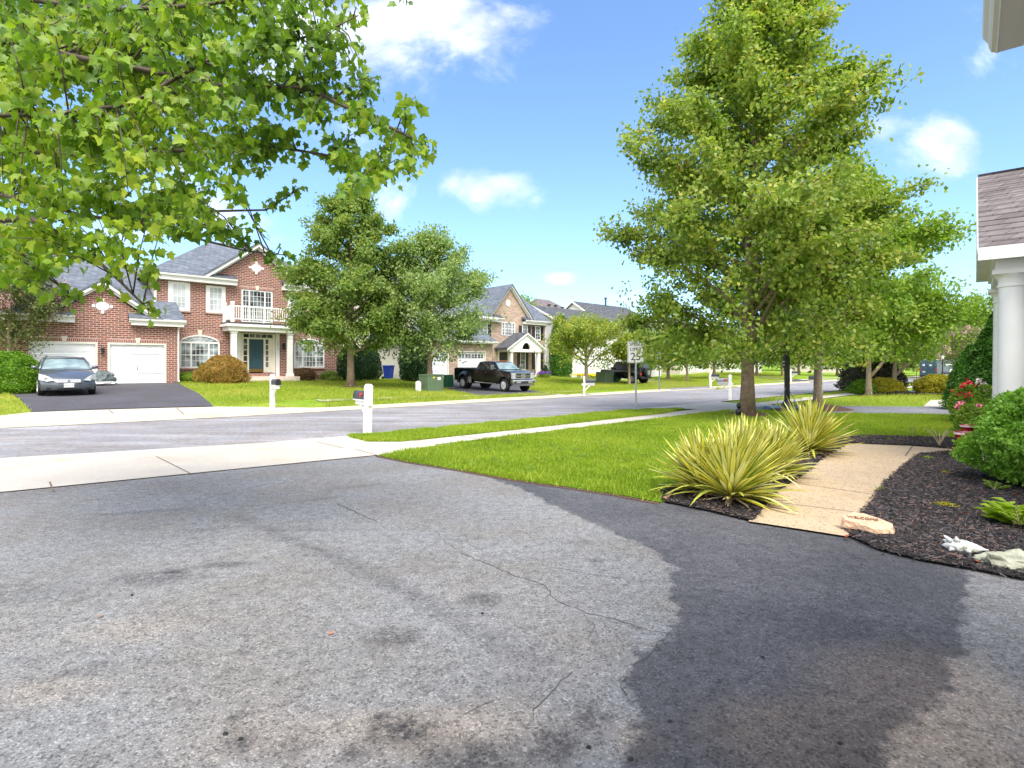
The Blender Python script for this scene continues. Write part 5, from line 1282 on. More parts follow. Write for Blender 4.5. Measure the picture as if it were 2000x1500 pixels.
MB().box(-.12, .0, -.75, .75, .5, .66).build('rear_bumper', M['satin_black'], jp, bevel=.02); MB().box(4.13, 4.35, -.75, .75, .5, .68).build('front_bumper', M['satin_black'], jp, bevel=.02)
MB().box(.2, 4, -.4, .4, .4, .6).build('chassis', M['black'], jp)
pr_ = at(1246, 750); place(jp, ground(pr_ + nv * 2.78), ground(pr_), (.72, 3.5))
# delivery van
vn = empty('delivery_van', (0, 0, 0), 0, 'blue grey delivery van with pale printing stopped far down the road at right', 'van')
ol = [(0, .45), (0, 1.9), (.08, 2.42), (.3, 2.52), (4.2, 2.52), (4.5, 2.42), (5.15, 1.5), (5.8, 1.15), (5.9, .8), (5.88, .4)] + arch(4.85, .35, .43, 0, PI) + arch(1.3, .35, .43, 0, PI)
shell(ol, lambda x, z: 1.02 - .06 * max(0, z - 1.6) - .1 * max(0, (x - 5) / .9), 6, None, lambda x, z: -.2 * (x > 5.3)).build('body', M['van'], vn, bevel=.05)
MB().box(.2, 4.1, -.9, .9, 2.525, 2.56).build('roof_panel', M['white'], vn)
for s in (-1, 1):
    for x in (1.3, 4.85): wheel(vn, x, s * .93, .35, .22, .22, s, 5, rim='steel')
    MB().box(-.03, .02, s * .95 - .06, s * .95 + .06, 1.0, 1.55).build('tail_light', M['red'], vn)
    pts = [(4.2, s * 1.0, 1.5), (4.95, s * .99, 1.5), (4.45, s * .975, 2.15), (4.2, s * .985, 2.15)]; MB().quad(*(pts if s > 0 else pts[::-1])).build('side_window', M['carglass'], vn)
    MB().tube([(4.9, s * 1.0, 1.5), (4.9, s * 1.2, 1.5)], .03, 5).box(4.85, 4.95, s * 1.2 - .08, s * 1.2 + .08, 1.35, 1.7).build('wing_mirror', M['satin_black'], vn)
MB().box(3.3, 4.1, -1.045, -1.0, .45, 2.2).build('sliding_door', M['satin_black'], vn)
MB().box(-.02, -.004, -.45, -.15, 1.75, 1.95).box(-.02, -.004, .35, .6, 1.75, 2.0).box(1.6, 2.4, -1.05, -1.022, 1.8, 1.98).box(2.5, 2.9, -1.05, -1.022, 1.8, 1.95).build('pale_lettering', M['white'], vn)
MB().add([(-.015, -.5, 1.66), (-.015, -.1, 1.66), (-.015, -.1, 1.69), (-.015, -.5, 1.69), (1.6, -1.04, 1.66), (2.6, -1.04, 1.66), (2.6, -1.04, 1.7), (1.6, -1.04, 1.7)], [(0, 1, 2, 3), (4, 5, 6, 7)]).build('teal_stripe', M['teal'], vn)
MB().box(-.02, -.003, .3, .62, .95, 1.1).build('licence_plate', M['plate'], vn); MB().box(-.08, .0, -.95, .95, .38, .6).build('rear_bumper', M['black'], vn, bevel=.02)
MB().box(-.015, .0, -.008, .008, .65, 2.35).build('door_seam', M['black'], vn)
pr_ = at(1830, 742.5); hv = Vector((math.cos(math.radians(22)), math.sin(math.radians(22)), 0)); rr_ = ground(pr_ + Vector((-.4, .9, 0)) + hv * 1.3); place(vn, ground(rr_ + hv * 3.55), rr_, (1.3, 4.85))

# ------------------------------------------------------------------ mailboxes
def mailbox(px, py, label, ang, h=1.24, lean=(0, 0), flag=True, body='darksteel', cap=True, k=1.):
    p = at(px, py)
    o = empty('mailbox', p, ang, label, 'mailbox', 'kerbside mailboxes')
    o.rotation_euler = (lean[0], lean[1], ang)
    w_ = .058 * k
    m = MB().box(-w_, w_, -w_, w_, -.2, h - .05)
    m.add([(-w_, -w_, h - .05), (w_, -w_, h - .05), (w_, w_, h - .05), (-w_, w_, h - .05), (-w_ * .6, -w_ * .6, h), (w_ * .6, -w_ * .6, h), (w_ * .6, w_ * .6, h), (-w_ * .6, w_ * .6, h)], [(0, 1, 5, 4), (1, 2, 6, 5), (2, 3, 7, 6), (3, 0, 4, 7), (4, 5, 6, 7)])
    m.build('post', M['white'], o, bevel=.006)
    hb = h - .40
    a = MB().box(-.045, .045, -.14, -w_, hb - .12, hb - .01).box(-.045, .045, w_, .58, hb - .12, hb - .01).box(-.10, .10, w_ + .01, .60, hb - .01, hb + .012)
    a.prism([(-.03, hb - .5), (.03, hb - .5), (.03, hb - .44), (-.03, hb - .44)], w_, w_ + .01)
    a.add([(-.03, w_, hb - .42), (.03, w_, hb - .42), (.03, .36, hb - .12), (-.03, .36, hb - .12), (-.03, w_, hb - .34), (.03, w_, hb - .34), (.03, .28, hb - .12), (-.03, .28, hb - .12)], [(0, 1, 2, 3), (7, 6, 5, 4), (0, 3, 7, 4), (1, 5, 6, 2)])
    a.build('arm', M['white'], o)
    N = 10; prof = [(-.085, hb + .012), (.085, hb + .012)] + [(.085 * math.cos(PI * i / N), hb + .14 + .085 * math.sin(PI * i / N)) for i in range(N + 1)]
    b = MB().prism(prof, .10, .60).build('box', M[body], o)
    MB().prism([(x * 1.06, (z - hb - .1) * 1.04 + hb + .1) for x, z in prof], .60, .618).build('box_door', M['satin_black'], b)
    if flag:
        MB().box(-.096, -.087, .14, .28, hb + .13, hb + .18).box(-.096, -.087, .22, .28, hb + .07, hb + .13).build('flag', M['red'], b)
    return o
A_away = ROT          # box reaches over the far side (local +y = away from the house row)
mailbox(717, 850, 'white post mailbox with black box and red flag in the grass verge of this side', ROT, 1.25, (0, .035), k=1.35)
mailbox(532, 797, 'white post mailbox with black box on lawn in front of the brick house', ROT + PI, 1.25, k=1.25)
mailbox(1141, 773, 'small mailbox with dark top on pale post near the yellow green tree', ROT + PI + .9, 1.1, flag=False, k=.8)
mailbox(1388, 757, 'white post mailbox with dark box behind the silver and red one', ROT + PI, 1.2, flag=False, k=1.1)
mailbox(1426, 781, 'white post mailbox with silver and dark red box left of the big trunk', ROT + .35, 1.25, body='steel', k=1.2)
mailbox(1545, 745, 'white post mailbox with dark box right of the basketball pole', ROT + PI, 1.2, flag=False, k=1.1)
mailbox(1604, 771, 'plain white mailbox post just right of the second trunk', ROT, 1.2, flag=False)
mailbox(1858, 755, 'white mailbox post beside the delivery van above the golden shrubs', ROT, 1.3, flag=False, k=1.3)

# ------------------------------------------------------------------ signs, posts, boxes
p = at(1242, 801)
sg = empty('speed_limit_sign', p, math.atan2(p.y, p.x) - PI / 2 - .25, 'white speed limit sign on steel post in the grass verge, partly behind leaves', 'road sign')
MB().box(-.03, .03, -.018, .018, -.2, 2.5).build('post', M['steel'], sg)
MB().box(-.30, .30, -.03, -.022, 1.70, 2.48).build('panel', M['white'], sg, bevel=.002)
bd = MB()
for a in ((-.285, .285, 1.715, 1.725), (-.285, .285, 2.455, 2.465), (-.285, -.275, 1.725, 2.455), (.275, .285, 1.725, 2.455)): bd.box(a[0], a[1], -.034, -.03, a[2], a[3])
bd.build('border', M['satin_black'], sg)
text_mesh('lettering', 'SPEED', .17, M['satin_black'], sg, (0, -.035, 2.36), (PI / 2, 0, 0)); text_mesh('lettering', 'LIMIT', .17, M['satin_black'], sg, (0, -.035, 2.18), (PI / 2, 0, 0)); text_mesh('numerals', '25', .38, M['satin_black'], sg, (0, -.035, 1.91), (PI / 2, 0, 0))
p = at(1288, 762)
o = empty('sign_post', p, ROT, 'blue grey steel sign post across the road, its top hidden in leaves', 'sign post')
MB().box(-.04, .04, -.03, .03, -.2, 2.6).build('post', M['steel'], o); MB().box(-.25, .25, .032, .04, 2.0, 2.6).build('panel', M['steel'], o)
for px, py, hh, lb in ((1790, 738, 2.2, 'dark lamp post standing beyond the road left of the van'), (1841, 757, 2.4, 'dark lamp post with pale lantern in front of the van')):
    p = at(px, py); o = empty('lamp_post', p, 0, lb, 'lamp post')
    MB().tube([(0, 0, -.2), (0, 0, .3), (0, 0, hh - .3)], [.06, .045, .035], 8).build('post', M['satin_black'], o)
    l_ = MB().tube([(0, 0, hh - .3), (0, 0, hh - .05)], [.07, .12], 6).build('lantern', M['white'], o); MB().tube([(0, 0, hh - .05), (0, 0, hh + .08)], [.16, .02], 6).build('cap', M['satin_black'], l_)
def box_thing(name, label, cat, px, py, w_, d_, h, mat, ang=ROT, lid=True, slats=0):
    p = at(px, py); o = empty(name, p, ang, label, cat)
    b = MB().box(-w_ / 2, w_ / 2, -d_ / 2, d_ / 2, 0.03, h * (.93 if lid else 1)).build('cabinet', M[mat], o, bevel=.015)
    MB().box(-w_ / 2 - .04, w_ / 2 + .04, -d_ / 2 - .04, d_ / 2 + .04, -.1, .03).build('base', CONC2, o)
    if lid:
        MB().prism([(-w_ / 2 - .02, h * .93), (w_ / 2 + .02, h * .93), (w_ / 2, h), (-w_ / 2, h)], -d_ / 2 - .02, d_ / 2 + .02).build('lid', M[mat], o)
    for k in range(slats):
        z = .08 + (h * .9 - .08) * k / slats; MB().box(-w_ / 2 - .012, w_ / 2 + .012, -d_ / 2 - .012, -d_ / 2 - .001, z, z + .05).build('slat', M['util_dgreen'], b)
    return o
o = box_thing('utility_cabinet', 'green electrical transformer cabinet on the lawn left of the pickup, with small pale sticker', 'utility box', 842, 765, 1.05, .95, 1.0, 'util_green')
MB().box(.12, .34, -.483, -.476, .68, .84).build('warning_sticker', M['white'], o); MB().box(-.2, -.08, -.483, -.476, .78, .86).build('warning_sticker', M['yellowfl'], o)
box_thing('cable_box', 'small dark green slatted cable box beside the pickup driveway', 'utility box', 876, 757, .5, .45, .85, 'util_dgreen', slats=5)
p = at(817, 765); o = empty('marker_post', p, ROT, 'short white utility marker left of the green cabinet', 'marker')
MB().box(-.13, .13, -.1, .1, -.1, .55).build('post', M['white'], o, bevel=.02); MB().tube([(0, 0, .55), (0, 0, .60)], [.13, .05], 8).build('cap', M['white'], o)
box_thing('utility_cabinet', 'green grey transformer cabinet on the lawn left of the black off-road car', 'utility box', 1181, 748, 1.15, 1.0, .95, 'util_green')
box_thing('cable_box', 'narrow dark green cable box just right of the transformer by the off-road car', 'utility box', 1203, 747, .5, .5, .85, 'util_dgreen')
p = Vector((*xy(22.0, 38.1), 0)); p.z = float(G(p.x, p.y)); o = empty('recycling_bin', p, ROT + .3, 'blue wheeled recycling bin against the beige side wall', 'bin')
MB().add([(-.25, -.25, .05), (.25, -.25, .05), (.25, .25, .05), (-.25, .25, .05), (-.32, -.33, 1.0), (.32, -.33, 1.0), (.32, .33, 1.0), (-.32, .33, 1.0)], [(0, 3, 2, 1), (4, 5, 6, 7), (0, 1, 5, 4), (1, 2, 6, 5), (2, 3, 7, 6), (3, 0, 4, 7)]).build('bin_body', M['blue'], o, bevel=.02)
MB().prism([(-.36, 1.0), (.36, 1.0), (.30, 1.09), (-.30, 1.09)], -.36, .36).build('lid', M['blue'], o, bevel=.02)
for s in (-1, 1): MB().tube([(s * .3, .3, .12), (s * .36, .3, .12)], .12, 12).build('wheel', M['black'], o)
# meter on the side wall of the stone house
mt = MB().box(22.62, 22.77, 3.2, 3.6, 1.3, 2.0).box(22.68, 22.77, 3.35, 3.45, -.3, 1.3).box(22.6, 22.77, 3.15, 3.4, .5, .9); mt.build('electric_meter', M['steel'], sh)
# covered heap by the garage
p = Vector((*xy(3.5, 34.0), 0)); p.z = float(G(p.x, p.y)) + .024
def lump(n=3, sc_=(1, 1, 1), amp=.2, seed=0, freq=2.5):
    bm = bmesh.new(); bmesh.ops.create_icosphere(bm, subdivisions=n, radius=1.)
    from mathutils import noise
    for v in bm.verts:
        d = noise.noise(v.co * freq + Vector((seed, seed * 2, 0))) * amp + noise.noise(v.co * freq * 2.7 + Vector((seed, 0, 3))) * amp * .5
        v.co = v.co * (1 + d); v.co = Vector((v.co.x * sc_[0], v.co.y * sc_[1], v.co.z * sc_[2]))
    me = bpy.data.meshes.new('lump'); bm.to_mesh(me); bm.free(); return me
hp = empty('covered_heap', p, ROT, 'crumpled dark grey and pale cover bundled between the two garage doors', 'bundle')
o = link('cover', lump(4, (.48, .34, .36), .35, 3, 2.2), M['tarp'], hp); o.location = (0, 0, .34)
o = link('flap', lump(3, (.6, .4, .10), .35, 8, 2.6), M['white'], hp); o.location = (-.05, -.1, .10)
# basketball hoop
p = at(1528, 803)
bk = empty('basketball_hoop', p, math.radians(8), 'portable black basketball hoop with a wheeled base beside the neighbouring driveway', 'basketball hoop')
MB().add([(-.62, -.38, 0), (.62, -.38, 0), (.62, .38, 0), (-.62, .38, 0), (-.58, -.34, .14), (.58, -.34, .14), (.5, .3, .17), (-.5, .3, .17)], [(0, 3, 2, 1), (4, 5, 6, 7), (0, 1, 5, 4), (1, 2, 6, 5), (2, 3, 7, 6), (3, 0, 4, 7)]).build('base', M['satin_black'], bk, bevel=.03)
MB().add([(.02, -.2, .14), (.34, -.2, .14), (.34, .2, .14), (.02, .2, .14), (.11, -.07, .38), (.25, -.07, .38), (.25, .07, .38), (.11, .07, .38)], [(0, 1, 5, 4), (1, 2, 6, 5), (2, 3, 7, 6), (3, 0, 4, 7), (4, 5, 6, 7)]).box(.11, .25, -.06, .06, .38, 2.7).build('pole', M['satin_black'], bk, bevel=.006)
MB().tube([(.15, 0, .85), (-.42, -.2, .16)], .012, 6).tube([(.2, 0, .85), (.42, -.25, .16)], .012, 6).build('brace', M['steel'], bk)
MB().box(.04, .11, -.11, .05, 1.52, 1.95).build('height_crank', M['satin_black'], bk, bevel=.01); MB().box(.03, .039, -.08, .02, 1.60, 1.64).box(.03, .039, -.08, .02, 1.72, 1.76).build('crank_label', M['white'], bk)
MB().tube([(.18, 0, 2.65), (.18, -.5, 3.0)], .03, 6).build('arm', M['satin_black'], bk)
b_ = MB().box(-.5, .86, -.56, -.53, 2.8, 3.6).build('backboard', M['steel'], bk)
MB().tube([(.18 + .23 * math.cos(2 * PI * i / 20), -.8 + .23 * math.sin(2 * PI * i / 20), 3.0) for i in range(21)], .012, 6, cap=False).build('rim', M['orange'], bk)
# garden figure beside the trunk: small dark bust on a foot
p = at(1443, 815); o = empty('garden_statue', p, .4, 'small dark garden figurine at the foot of the big tree', 'statue')
MB().lathe([(.07, 0), (.075, .04), (.05, .06), (.085, .12), (.095, .19), (.06, .25), (.035, .28)], 16).build('torso', M['satin_black'], o, smooth=True)
MB().lathe([(.02, .27), (.055, .30), (.072, .35), (.066, .40), (.04, .435), (.01, .445)], 16).build('head', M['satin_black'], o, smooth=True)

# ------------------------------------------------------------------ stones, shell, pots
p = at(1700, 1046)
ws = empty('welcome_stone', (p.x, p.y + .05, .05), -.38, 'tan sandstone slab engraved WELCOME at the corner of the walk and the driveway', 'stone')
out = [(-.22, .02), (-.19, -.03), (-.06, -.085), (.04, -.15), (.12, -.13), (.20, -.09), (.215, -.03), (.13, .035), (.02, .09), (-.09, .12), (-.14, .07)]
bm = bmesh.new(); vs = [bm.verts.new((x, y, 0)) for x, y in out]; f = bm.faces.new(vs)
r = bmesh.ops.extrude_face_region(bm, geom=[f]); top = [g for g in r['geom'] if isinstance(g, bmesh.types.BMVert)]
for v in top: v.co = (v.co.x * .93, v.co.y * .93, .085 + .35 * v.co.y)
bmesh.ops.recalc_face_normals(bm, faces=bm.faces[:]); bmesh.ops.triangulate(bm, faces=bm.faces[:]); bmesh.ops.subdivide_edges(bm, edges=bm.edges[:], cuts=3, use_grid_fill=True)
from mathutils import noise as mnoise
for v in bm.verts:
    if v.co.z < .08 + .3 * v.co.y: v.co += Vector((mnoise.noise(v.co * 30), mnoise.noise(v.co * 30 + Vector((5, 0, 0))), 0)) * .012
    v.co.z += .006 * mnoise.noise(v.co * 18)
me = bpy.data.meshes.new('slab'); bm.to_mesh(me); bm.free(); link('slab', me, M['sandstone'], ws)
t_ = text_mesh('engraving', 'WELCOME', .052, M['engrave'], ws, (-.035, .005, .094), (.33, 0, -.12), .003)
p = at(1882, 1085)
cn = empty('conch_shell', (p.x, p.y, .07), -.5, 'weathered white spiked conch shell lying at the driveway edge', 'shell')
prof = []
bm = bmesh.new(); NS, NA = 26, 22; rows = []
for i in range(NS + 1):
    u_ = i / NS; x = -.17 + .36 * u_; base = .098 * math.sin(PI * min(1, u_ * 1.05)) ** .6 * (1 - .55 * max(0, u_ - .35)) if u_ < .95 else .012
    row = []
    for j in range(NA):
        a = 2 * PI * j / NA
        spike = max(0, math.cos((a - .8) * 3)) ** 10 * (.25 if .12 < u_ < .34 else 0) + .05 * math.sin(u_ * 60)
        rr = max(.008, base * (1 + spike)); row.append(bm.verts.new((x + .02 * math.cos(a), rr * math.cos(a), rr * .8 * math.sin(a))))
    rows.append(row)
for i in range(NS):
    for j in range(NA): bm.faces.new((rows[i][j], rows[i][(j + 1) % NA], rows[i + 1][(j + 1) % NA], rows[i + 1][j]))
bm.faces.new(rows[0][::-1]); bm.faces.new(rows[-1])
me = bpy.data.meshes.new('shell'); bm.to_mesh(me); bm.free(); o = link('shell_body', me, M['conch'], cn, smooth=True)
sk = MB()
for (x, y, z), d in (((-.11, -.02, .05), (-.06, .0, .06)), ((-.06, -.03, .06), (-.01, -.01, .055)), ((.02, -.08, .0), (.015, -.03, -.05)), ((-.10, -.06, .0), (-.04, -.04, -.04)), ((-.12, .02, .03), (-.05, .02, .015))):
    sk.tube([(x, y, z), (x + d[0] * .5, y + d[1] * .5, z + d[2] * .5), (x + d[0], y + d[1], z + d[2])], [.035, .02, .003], 8)
sk.v = [tuple(c) for c in sk.v]; sk.build('shell_spikes', M['conch'], cn, smooth=True)
MB().add([(-.04, -.101, .01), (.10, -.085, -.01), (.10, -.085, .015), (-.02, -.1, .04)], [(0, 1, 2, 3)]).build('opening', M['mossrock'], cn)
cn.scale = (.8, .8, .8)
p = at(1998, 1118)
o = empty('garden_rock', (p.x, p.y + .05, .04), 0, 'pale mossy rock at the right end of the driveway edge', 'rock')
a_ = link('rock_body', lump(4, (.25, .13, .10), .35, 5, 1.6), M['mossrock'], o); a_.rotation_euler = (0, 0, -.35)
def rock(px, py, r, lb, seed, mat='mossrock'):
    p = at(px, py); me = lump(3, (r, r * .8, r * .6), .4, seed, 1.7); o = link('garden_rock', me, M[mat], None); o.location = (p.x, p.y, r * .3); tag(o, lb, 'rock'); return o
rock(1500, 937, .08, 'small pale stone beneath the second yucca clump', 12, 'sandstone')
def pot(px, py, r, h, lb):
    p = at(px, py); o = empty('plant_pot', p, 0, lb, 'plant pot')
    MB().lathe([(r * .62, 0), (r * .85, h * .5), (r, h * .82), (r * 1.08, h * .83), (r * 1.08, h), (r * .95, h), (r * .93, h * .9), (.02, h * .88)], 24).build('pot', M['redglaze'], o, smooth=True)
    MB().lathe([(r * 1.085, h * .84), (r * 1.095, h * .86), (r * 1.095, h * .93), (r * 1.085, h * .95)], 24).build('rim_band', M['whitefl'], o)
pot(1885, 880, .155, .36, 'glazed red plant pot with pale rim, the larger and nearer of two'); pot(1889, 856, .12, .30, 'smaller glazed red plant pot behind the larger one')

# ------------------------------------------------------------------ vegetation
def tube_mesh(paths, seg=7):
    m = MB()
    for pts, r in paths: m.tube(pts, r, seg)
    return m
def tree(name, label, base, H, prof, n, size, leafm, bark, r0, cb, cat='tree', seed=1, limbs=34, rise=.45, clump=.30, cl_n=None, lean=(0, 0), group=None, fork=False, dens=1., flat=.75, mix=None, tf=.9, sprays=.62):
    """tapered trunk with limbs; leaf clumps along limbs and through the crown volume. prof(h 0..1) -> radius"""
    global rng
    R = random.Random(seed); rg = np.random.default_rng(seed)
    o = empty(name, base, 0, label, cat, group)
    trunk = []; K = 12; top = Vector((lean[0], lean[1], H * tf))
    for i in range(K + 1):
        f = i / K; trunk.append(Vector((lean[0] * f * f + R.uniform(-.03, .03) * H * .1 * (i > 1), lean[1] * f * f + R.uniform(-.03, .03) * H * .1 * (i > 1), H * tf * f - .1 * (i == 0))))
    rad = [r0 * (1.25 if i == 0 else 1.05 if i == 1 and H < 7 else 1) * (1 - .93 * (i / K) ** .9) + .008 for i in range(K + 1)]
    paths = [(trunk, rad)]
    def tp(z):
        f = max(0, min(.999, z / (H * tf))) * K; i = int(f); return trunk[i].lerp(trunk[i + 1], f - i)
    # flare
    paths.append(([Vector((0, 0, -.1)), Vector((0, 0, .05)), Vector((0, 0, .3))], [r0 * 1.55, r0 * 1.35, r0 * 1.02]))
    tw = []
    for i in range(limbs):
        f = (i + .5) / limbs; hz = cb * .92 + (H * .93 - cb * .92) * f ** 1.05; az = i * 2.39996 + R.uniform(-.4, .4)
        st_ = tp(hz); rr = prof(min(1, (hz + rise * 1.2 - cb) / (H - cb))) * R.uniform(.75, 1.08) if hz + rise < H else prof(.95)
        rs = rise * rr * R.uniform(.5, 1.3) + .15 * rr * (1 - f)
        end = st_ + Vector((math.cos(az) * rr, math.sin(az) * rr, rs))
        mid = st_.lerp(end, .5) + Vector((R.uniform(-.1, .1) * rr, R.uniform(-.1, .1) * rr, rs * .22))
        q = [st_, st_.lerp(mid, .5) + Vector((0, 0, .02 * rr)), mid, mid.lerp(end, .5) + Vector((0, 0, .04 * rr)), end]
        lr = max(.012, r0 * .42 * (1 - f * .75)); paths.append((q, [lr, lr * .8, lr * .55, lr * .35, .006]))
        for k in range(11):
            g = R.uniform(.22, .97); ii = min(3, int(g * 4)); s0 = q[ii].lerp(q[ii + 1], g * 4 - ii)
            dv = Vector((math.cos(az + R.uniform(-1.2, 1.2)), math.sin(az + R.uniform(-1.2, 1.2)), R.uniform(-.25, .8))) * rr * R.uniform(.14, .36)
            paths.append(([s0, s0 + dv * .5 + Vector((0, 0, .03 * rr)), s0 + dv], [lr * .3, lr * .2, .004])); tw.append((s0, s0 + dv))
        tw.append((q[2], end)); tw.append((q[3], end))
    m = MB()
    for j, (pts, r) in enumerate(paths): m.tube(pts, r, 10 if j == 0 else 6 if r[0] > .03 else 4)
    m.build('trunk', M[bark], o, smooth=True)
    nc = cl_n or max(30, n // 55); cc = []
    for i in range(nc):
        if R.random() < .55:
            a, b = tw[R.randrange(len(tw))]; c = a.lerp(b, R.uniform(.35, 1.08)); cc.append((c.x, c.y, c.z))
        else:
            u_ = R.random(); h = cb + (H - cb) * (u_ ** .95); rr = prof((h - cb) / (H - cb)); rd = rr * R.random() ** .42 * R.uniform(.9, 1.03); a = R.uniform(0, 2 * PI); ax = tp(min(h, H * .9))
            cc.append((ax.x + rd * math.cos(a), ax.y + rd * math.sin(a), h))
    cc = np.array(cc); w_ = rg.uniform(.35, 1.6, nc); w_ /= w_.sum(); idx = rg.choice(nc, n, p=w_)
    sg_ = clump * rg.uniform(.5, 1.3, nc)
    off = np.clip(rg.normal(size=(n, 3)), -1.7, 1.7) * sg_[idx][:, None] * np.array([1, 1, flat]); pos = cc[idx] + off
    # most leaves sit on the twigs themselves
    TA = np.array([tuple(a) for a, b in tw]); TB = np.array([tuple(b) for a, b in tw]); tl = np.linalg.norm(TB - TA, axis=1) * rg.uniform(.5, 1.5, len(tw)); ti = rg.choice(len(tw), n, p=tl / tl.sum())
    tt = rg.uniform(.05, 1.12, n)[:, None]; onp = TA[ti] * (1 - tt) + TB[ti] * tt + np.clip(rg.normal(size=(n, 3)), -1.8, 1.8) * clump * .45
    k_ = rg.random(n) < sprays; pos[k_] = onp[k_]
    pos[:, 2] = np.maximum(pos[:, 2], cb * .86 + rg.uniform(0, .3, n))
    pos = pos[pos[:, 2] > .1]
    old = rng; rng = rg
    tipd = rg.normal(size=(len(pos), 3)); tipd[:, 2] -= .4
    ctr = np.array([0, 0, cb + (H - cb) * .35]); outw = pos - ctr; outw /= np.linalg.norm(outw, axis=1, keepdims=True) + 1e-6
    nrm = rg.normal(size=(len(pos), 3)) * .8 + outw * .7; nrm[:, 2] += .45
    mixa = None
    if mix: mixa = (rg.random(len(pos)) < .0) 
    leaves('crown', pos, size, LEAF[leafm] if isinstance(leafm, str) else leafm, o, tipd, nrm)
    rng = old
    return o
def pear(h): return 1.0 * (1 - h) ** .62 * min(1, .62 + h * 2.6)
def egg(h): return math.sin(PI * min(1, (h * .9 + .14))) ** .65
def cone(h): return (1 - h) ** .8
def gp(px, py): return at(px, py)
# radii in metres from the photo
def PR(pts): return lambda h: float(np.interp(h, [p[0] for p in pts], [p[1] for p in pts]))
b0 = gp(1460, 812)
tree('pear_tree', 'tallest tree, broad pyramidal green crown over a thick trunk beside the front lawn', b0, 15.6, PR([(0, 3.5), (.06, 3.9), (.2, 4.0), (.32, 3.8), (.42, 3.3), (.53, 2.9), (.62, 2.6), (.72, 2.1), (.84, 1.4), (.95, .9), (1, .3)]), 125000, .14, 'pear', 'bark', .205, 1.65, seed=11, limbs=66, clump=.27, lean=(.55, 0), rise=.4, sprays=.36)
b1 = gp(1597, 800)
tree('shade_tree', 'slim-trunked green tree in a mulch ring just right of the tallest tree', b1, 9.2, PR([(0, 1.9), (.1, 2.8), (.35, 3.3), (.55, 2.6), (.8, 1.4), (1, .3)]), 32000, .15, 'green', 'bark_grey', .15, 2.1, seed=12, limbs=40, clump=.28, lean=(1.3, .3), rise=.6)
tree('shade_tree', 'yellowish green tree with forked pale trunk left of the dark plum shrub', gp(1697, 772), 6.2, PR([(0, 1.8), (.12, 2.9), (.4, 3.3), (.7, 2.4), (1, .4)]), 22000, .19, 'green', 'bark_grey', .15, 2.0, seed=13, limbs=26, clump=.42, rise=.7)
tree('shade_tree', 'green tree with leaning side limb in a mulch ring near the golden shrubs', gp(1746, 768), 6.0, PR([(0, 1.8), (.15, 3.1), (.4, 3.5), (.7, 2.5), (1, .4)]), 22000, .2, 'green', 'bark_grey', .14, 2.0, seed=14, limbs=26, clump=.45, rise=.7, lean=(.9, .4))
# fork limbs on the two trunks
for px, py, dx in ((1697, 772, 1.5), (1746, 768, 1.7)):
    p = gp(px, py); par = [o for o in bpy.data.objects if o.type == 'EMPTY' and (o.location - p).length < .01][0]
    MB().tube([(0.02, 0, .95), (dx * .35, 0, 1.5), (dx * .8, .1, 2.3), (dx * 1.3, .2, 3.4)], [.10, .09, .07, .03], 8).build('limb', M['bark_grey'], par, smooth=True)
# trees across the road
b2 = gp(685, 757)
tree('oak_tree', 'tall dense conical green tree on the lawn at the corner of the brick house', b2, 11.6, PR([(0, 2.4), (.08, 3.6), (.2, 3.9), (.35, 3.3), (.5, 2.9), (.75, 2.1), (.9, 1.2), (1, .3)]), 52000, .18, 'cool', 'bark', .22, 2.0, seed=21, limbs=50, clump=.32, rise=.35)
b3 = gp(840, 762)
tree('maple_tree', 'grey green round-crowned tree behind the green transformer cabinet', b3, 9.8, PR([(0, 2.4), (.1, 3.7), (.3, 4.1), (.5, 3.3), (.75, 2.1), (.9, 1.1), (1, .3)]), 38000, .17, 'greygreen', 'bark', .18, 1.9, seed=22, limbs=40, clump=.38, rise=.5)
tree('flowering_tree', 'low wide yellow green tree with low forking limbs before the white garage', gp(1145, 750), 5.6, PR([(0, 2.4), (.15, 3.7), (.4, 3.9), (.65, 2.9), (.85, 1.7), (1, .5)]), 14000, .18, 'yellowgreen', 'bark_grey', .20, 1.35, seed=23, limbs=26, clump=.42, rise=.5, tf=.75)
tree('young_tree', 'slender young tree in front of the black off-road car', gp(1229, 752), 4.2, PR([(0, .9), (.3, 1.5), (.7, 1.2), (1, .3)]), 7000, .19, 'yellowgreen', 'bark_grey', .11, 1.9, seed=24, limbs=14, clump=.34)
tree('lawn_tree', 'small green tree on the far lawn left of the two mailboxes', gp(1342, 746), 5.5, PR([(0, 1.5), (.3, 2.6), (.7, 2.0), (1, .4)]), 9000, .2, 'green', 'bark', .13, 1.7, seed=25, limbs=18, clump=.5)
tree('lawn_tree', 'green tree behind the second trunk across the road', gp(1528, 735), 6.5, PR([(0, 1.6), (.3, 3.0), (.7, 2.2), (1, .4)]), 9000, .24, 'far', 'bark', .16, 2.2, seed=26, limbs=18, clump=.6)
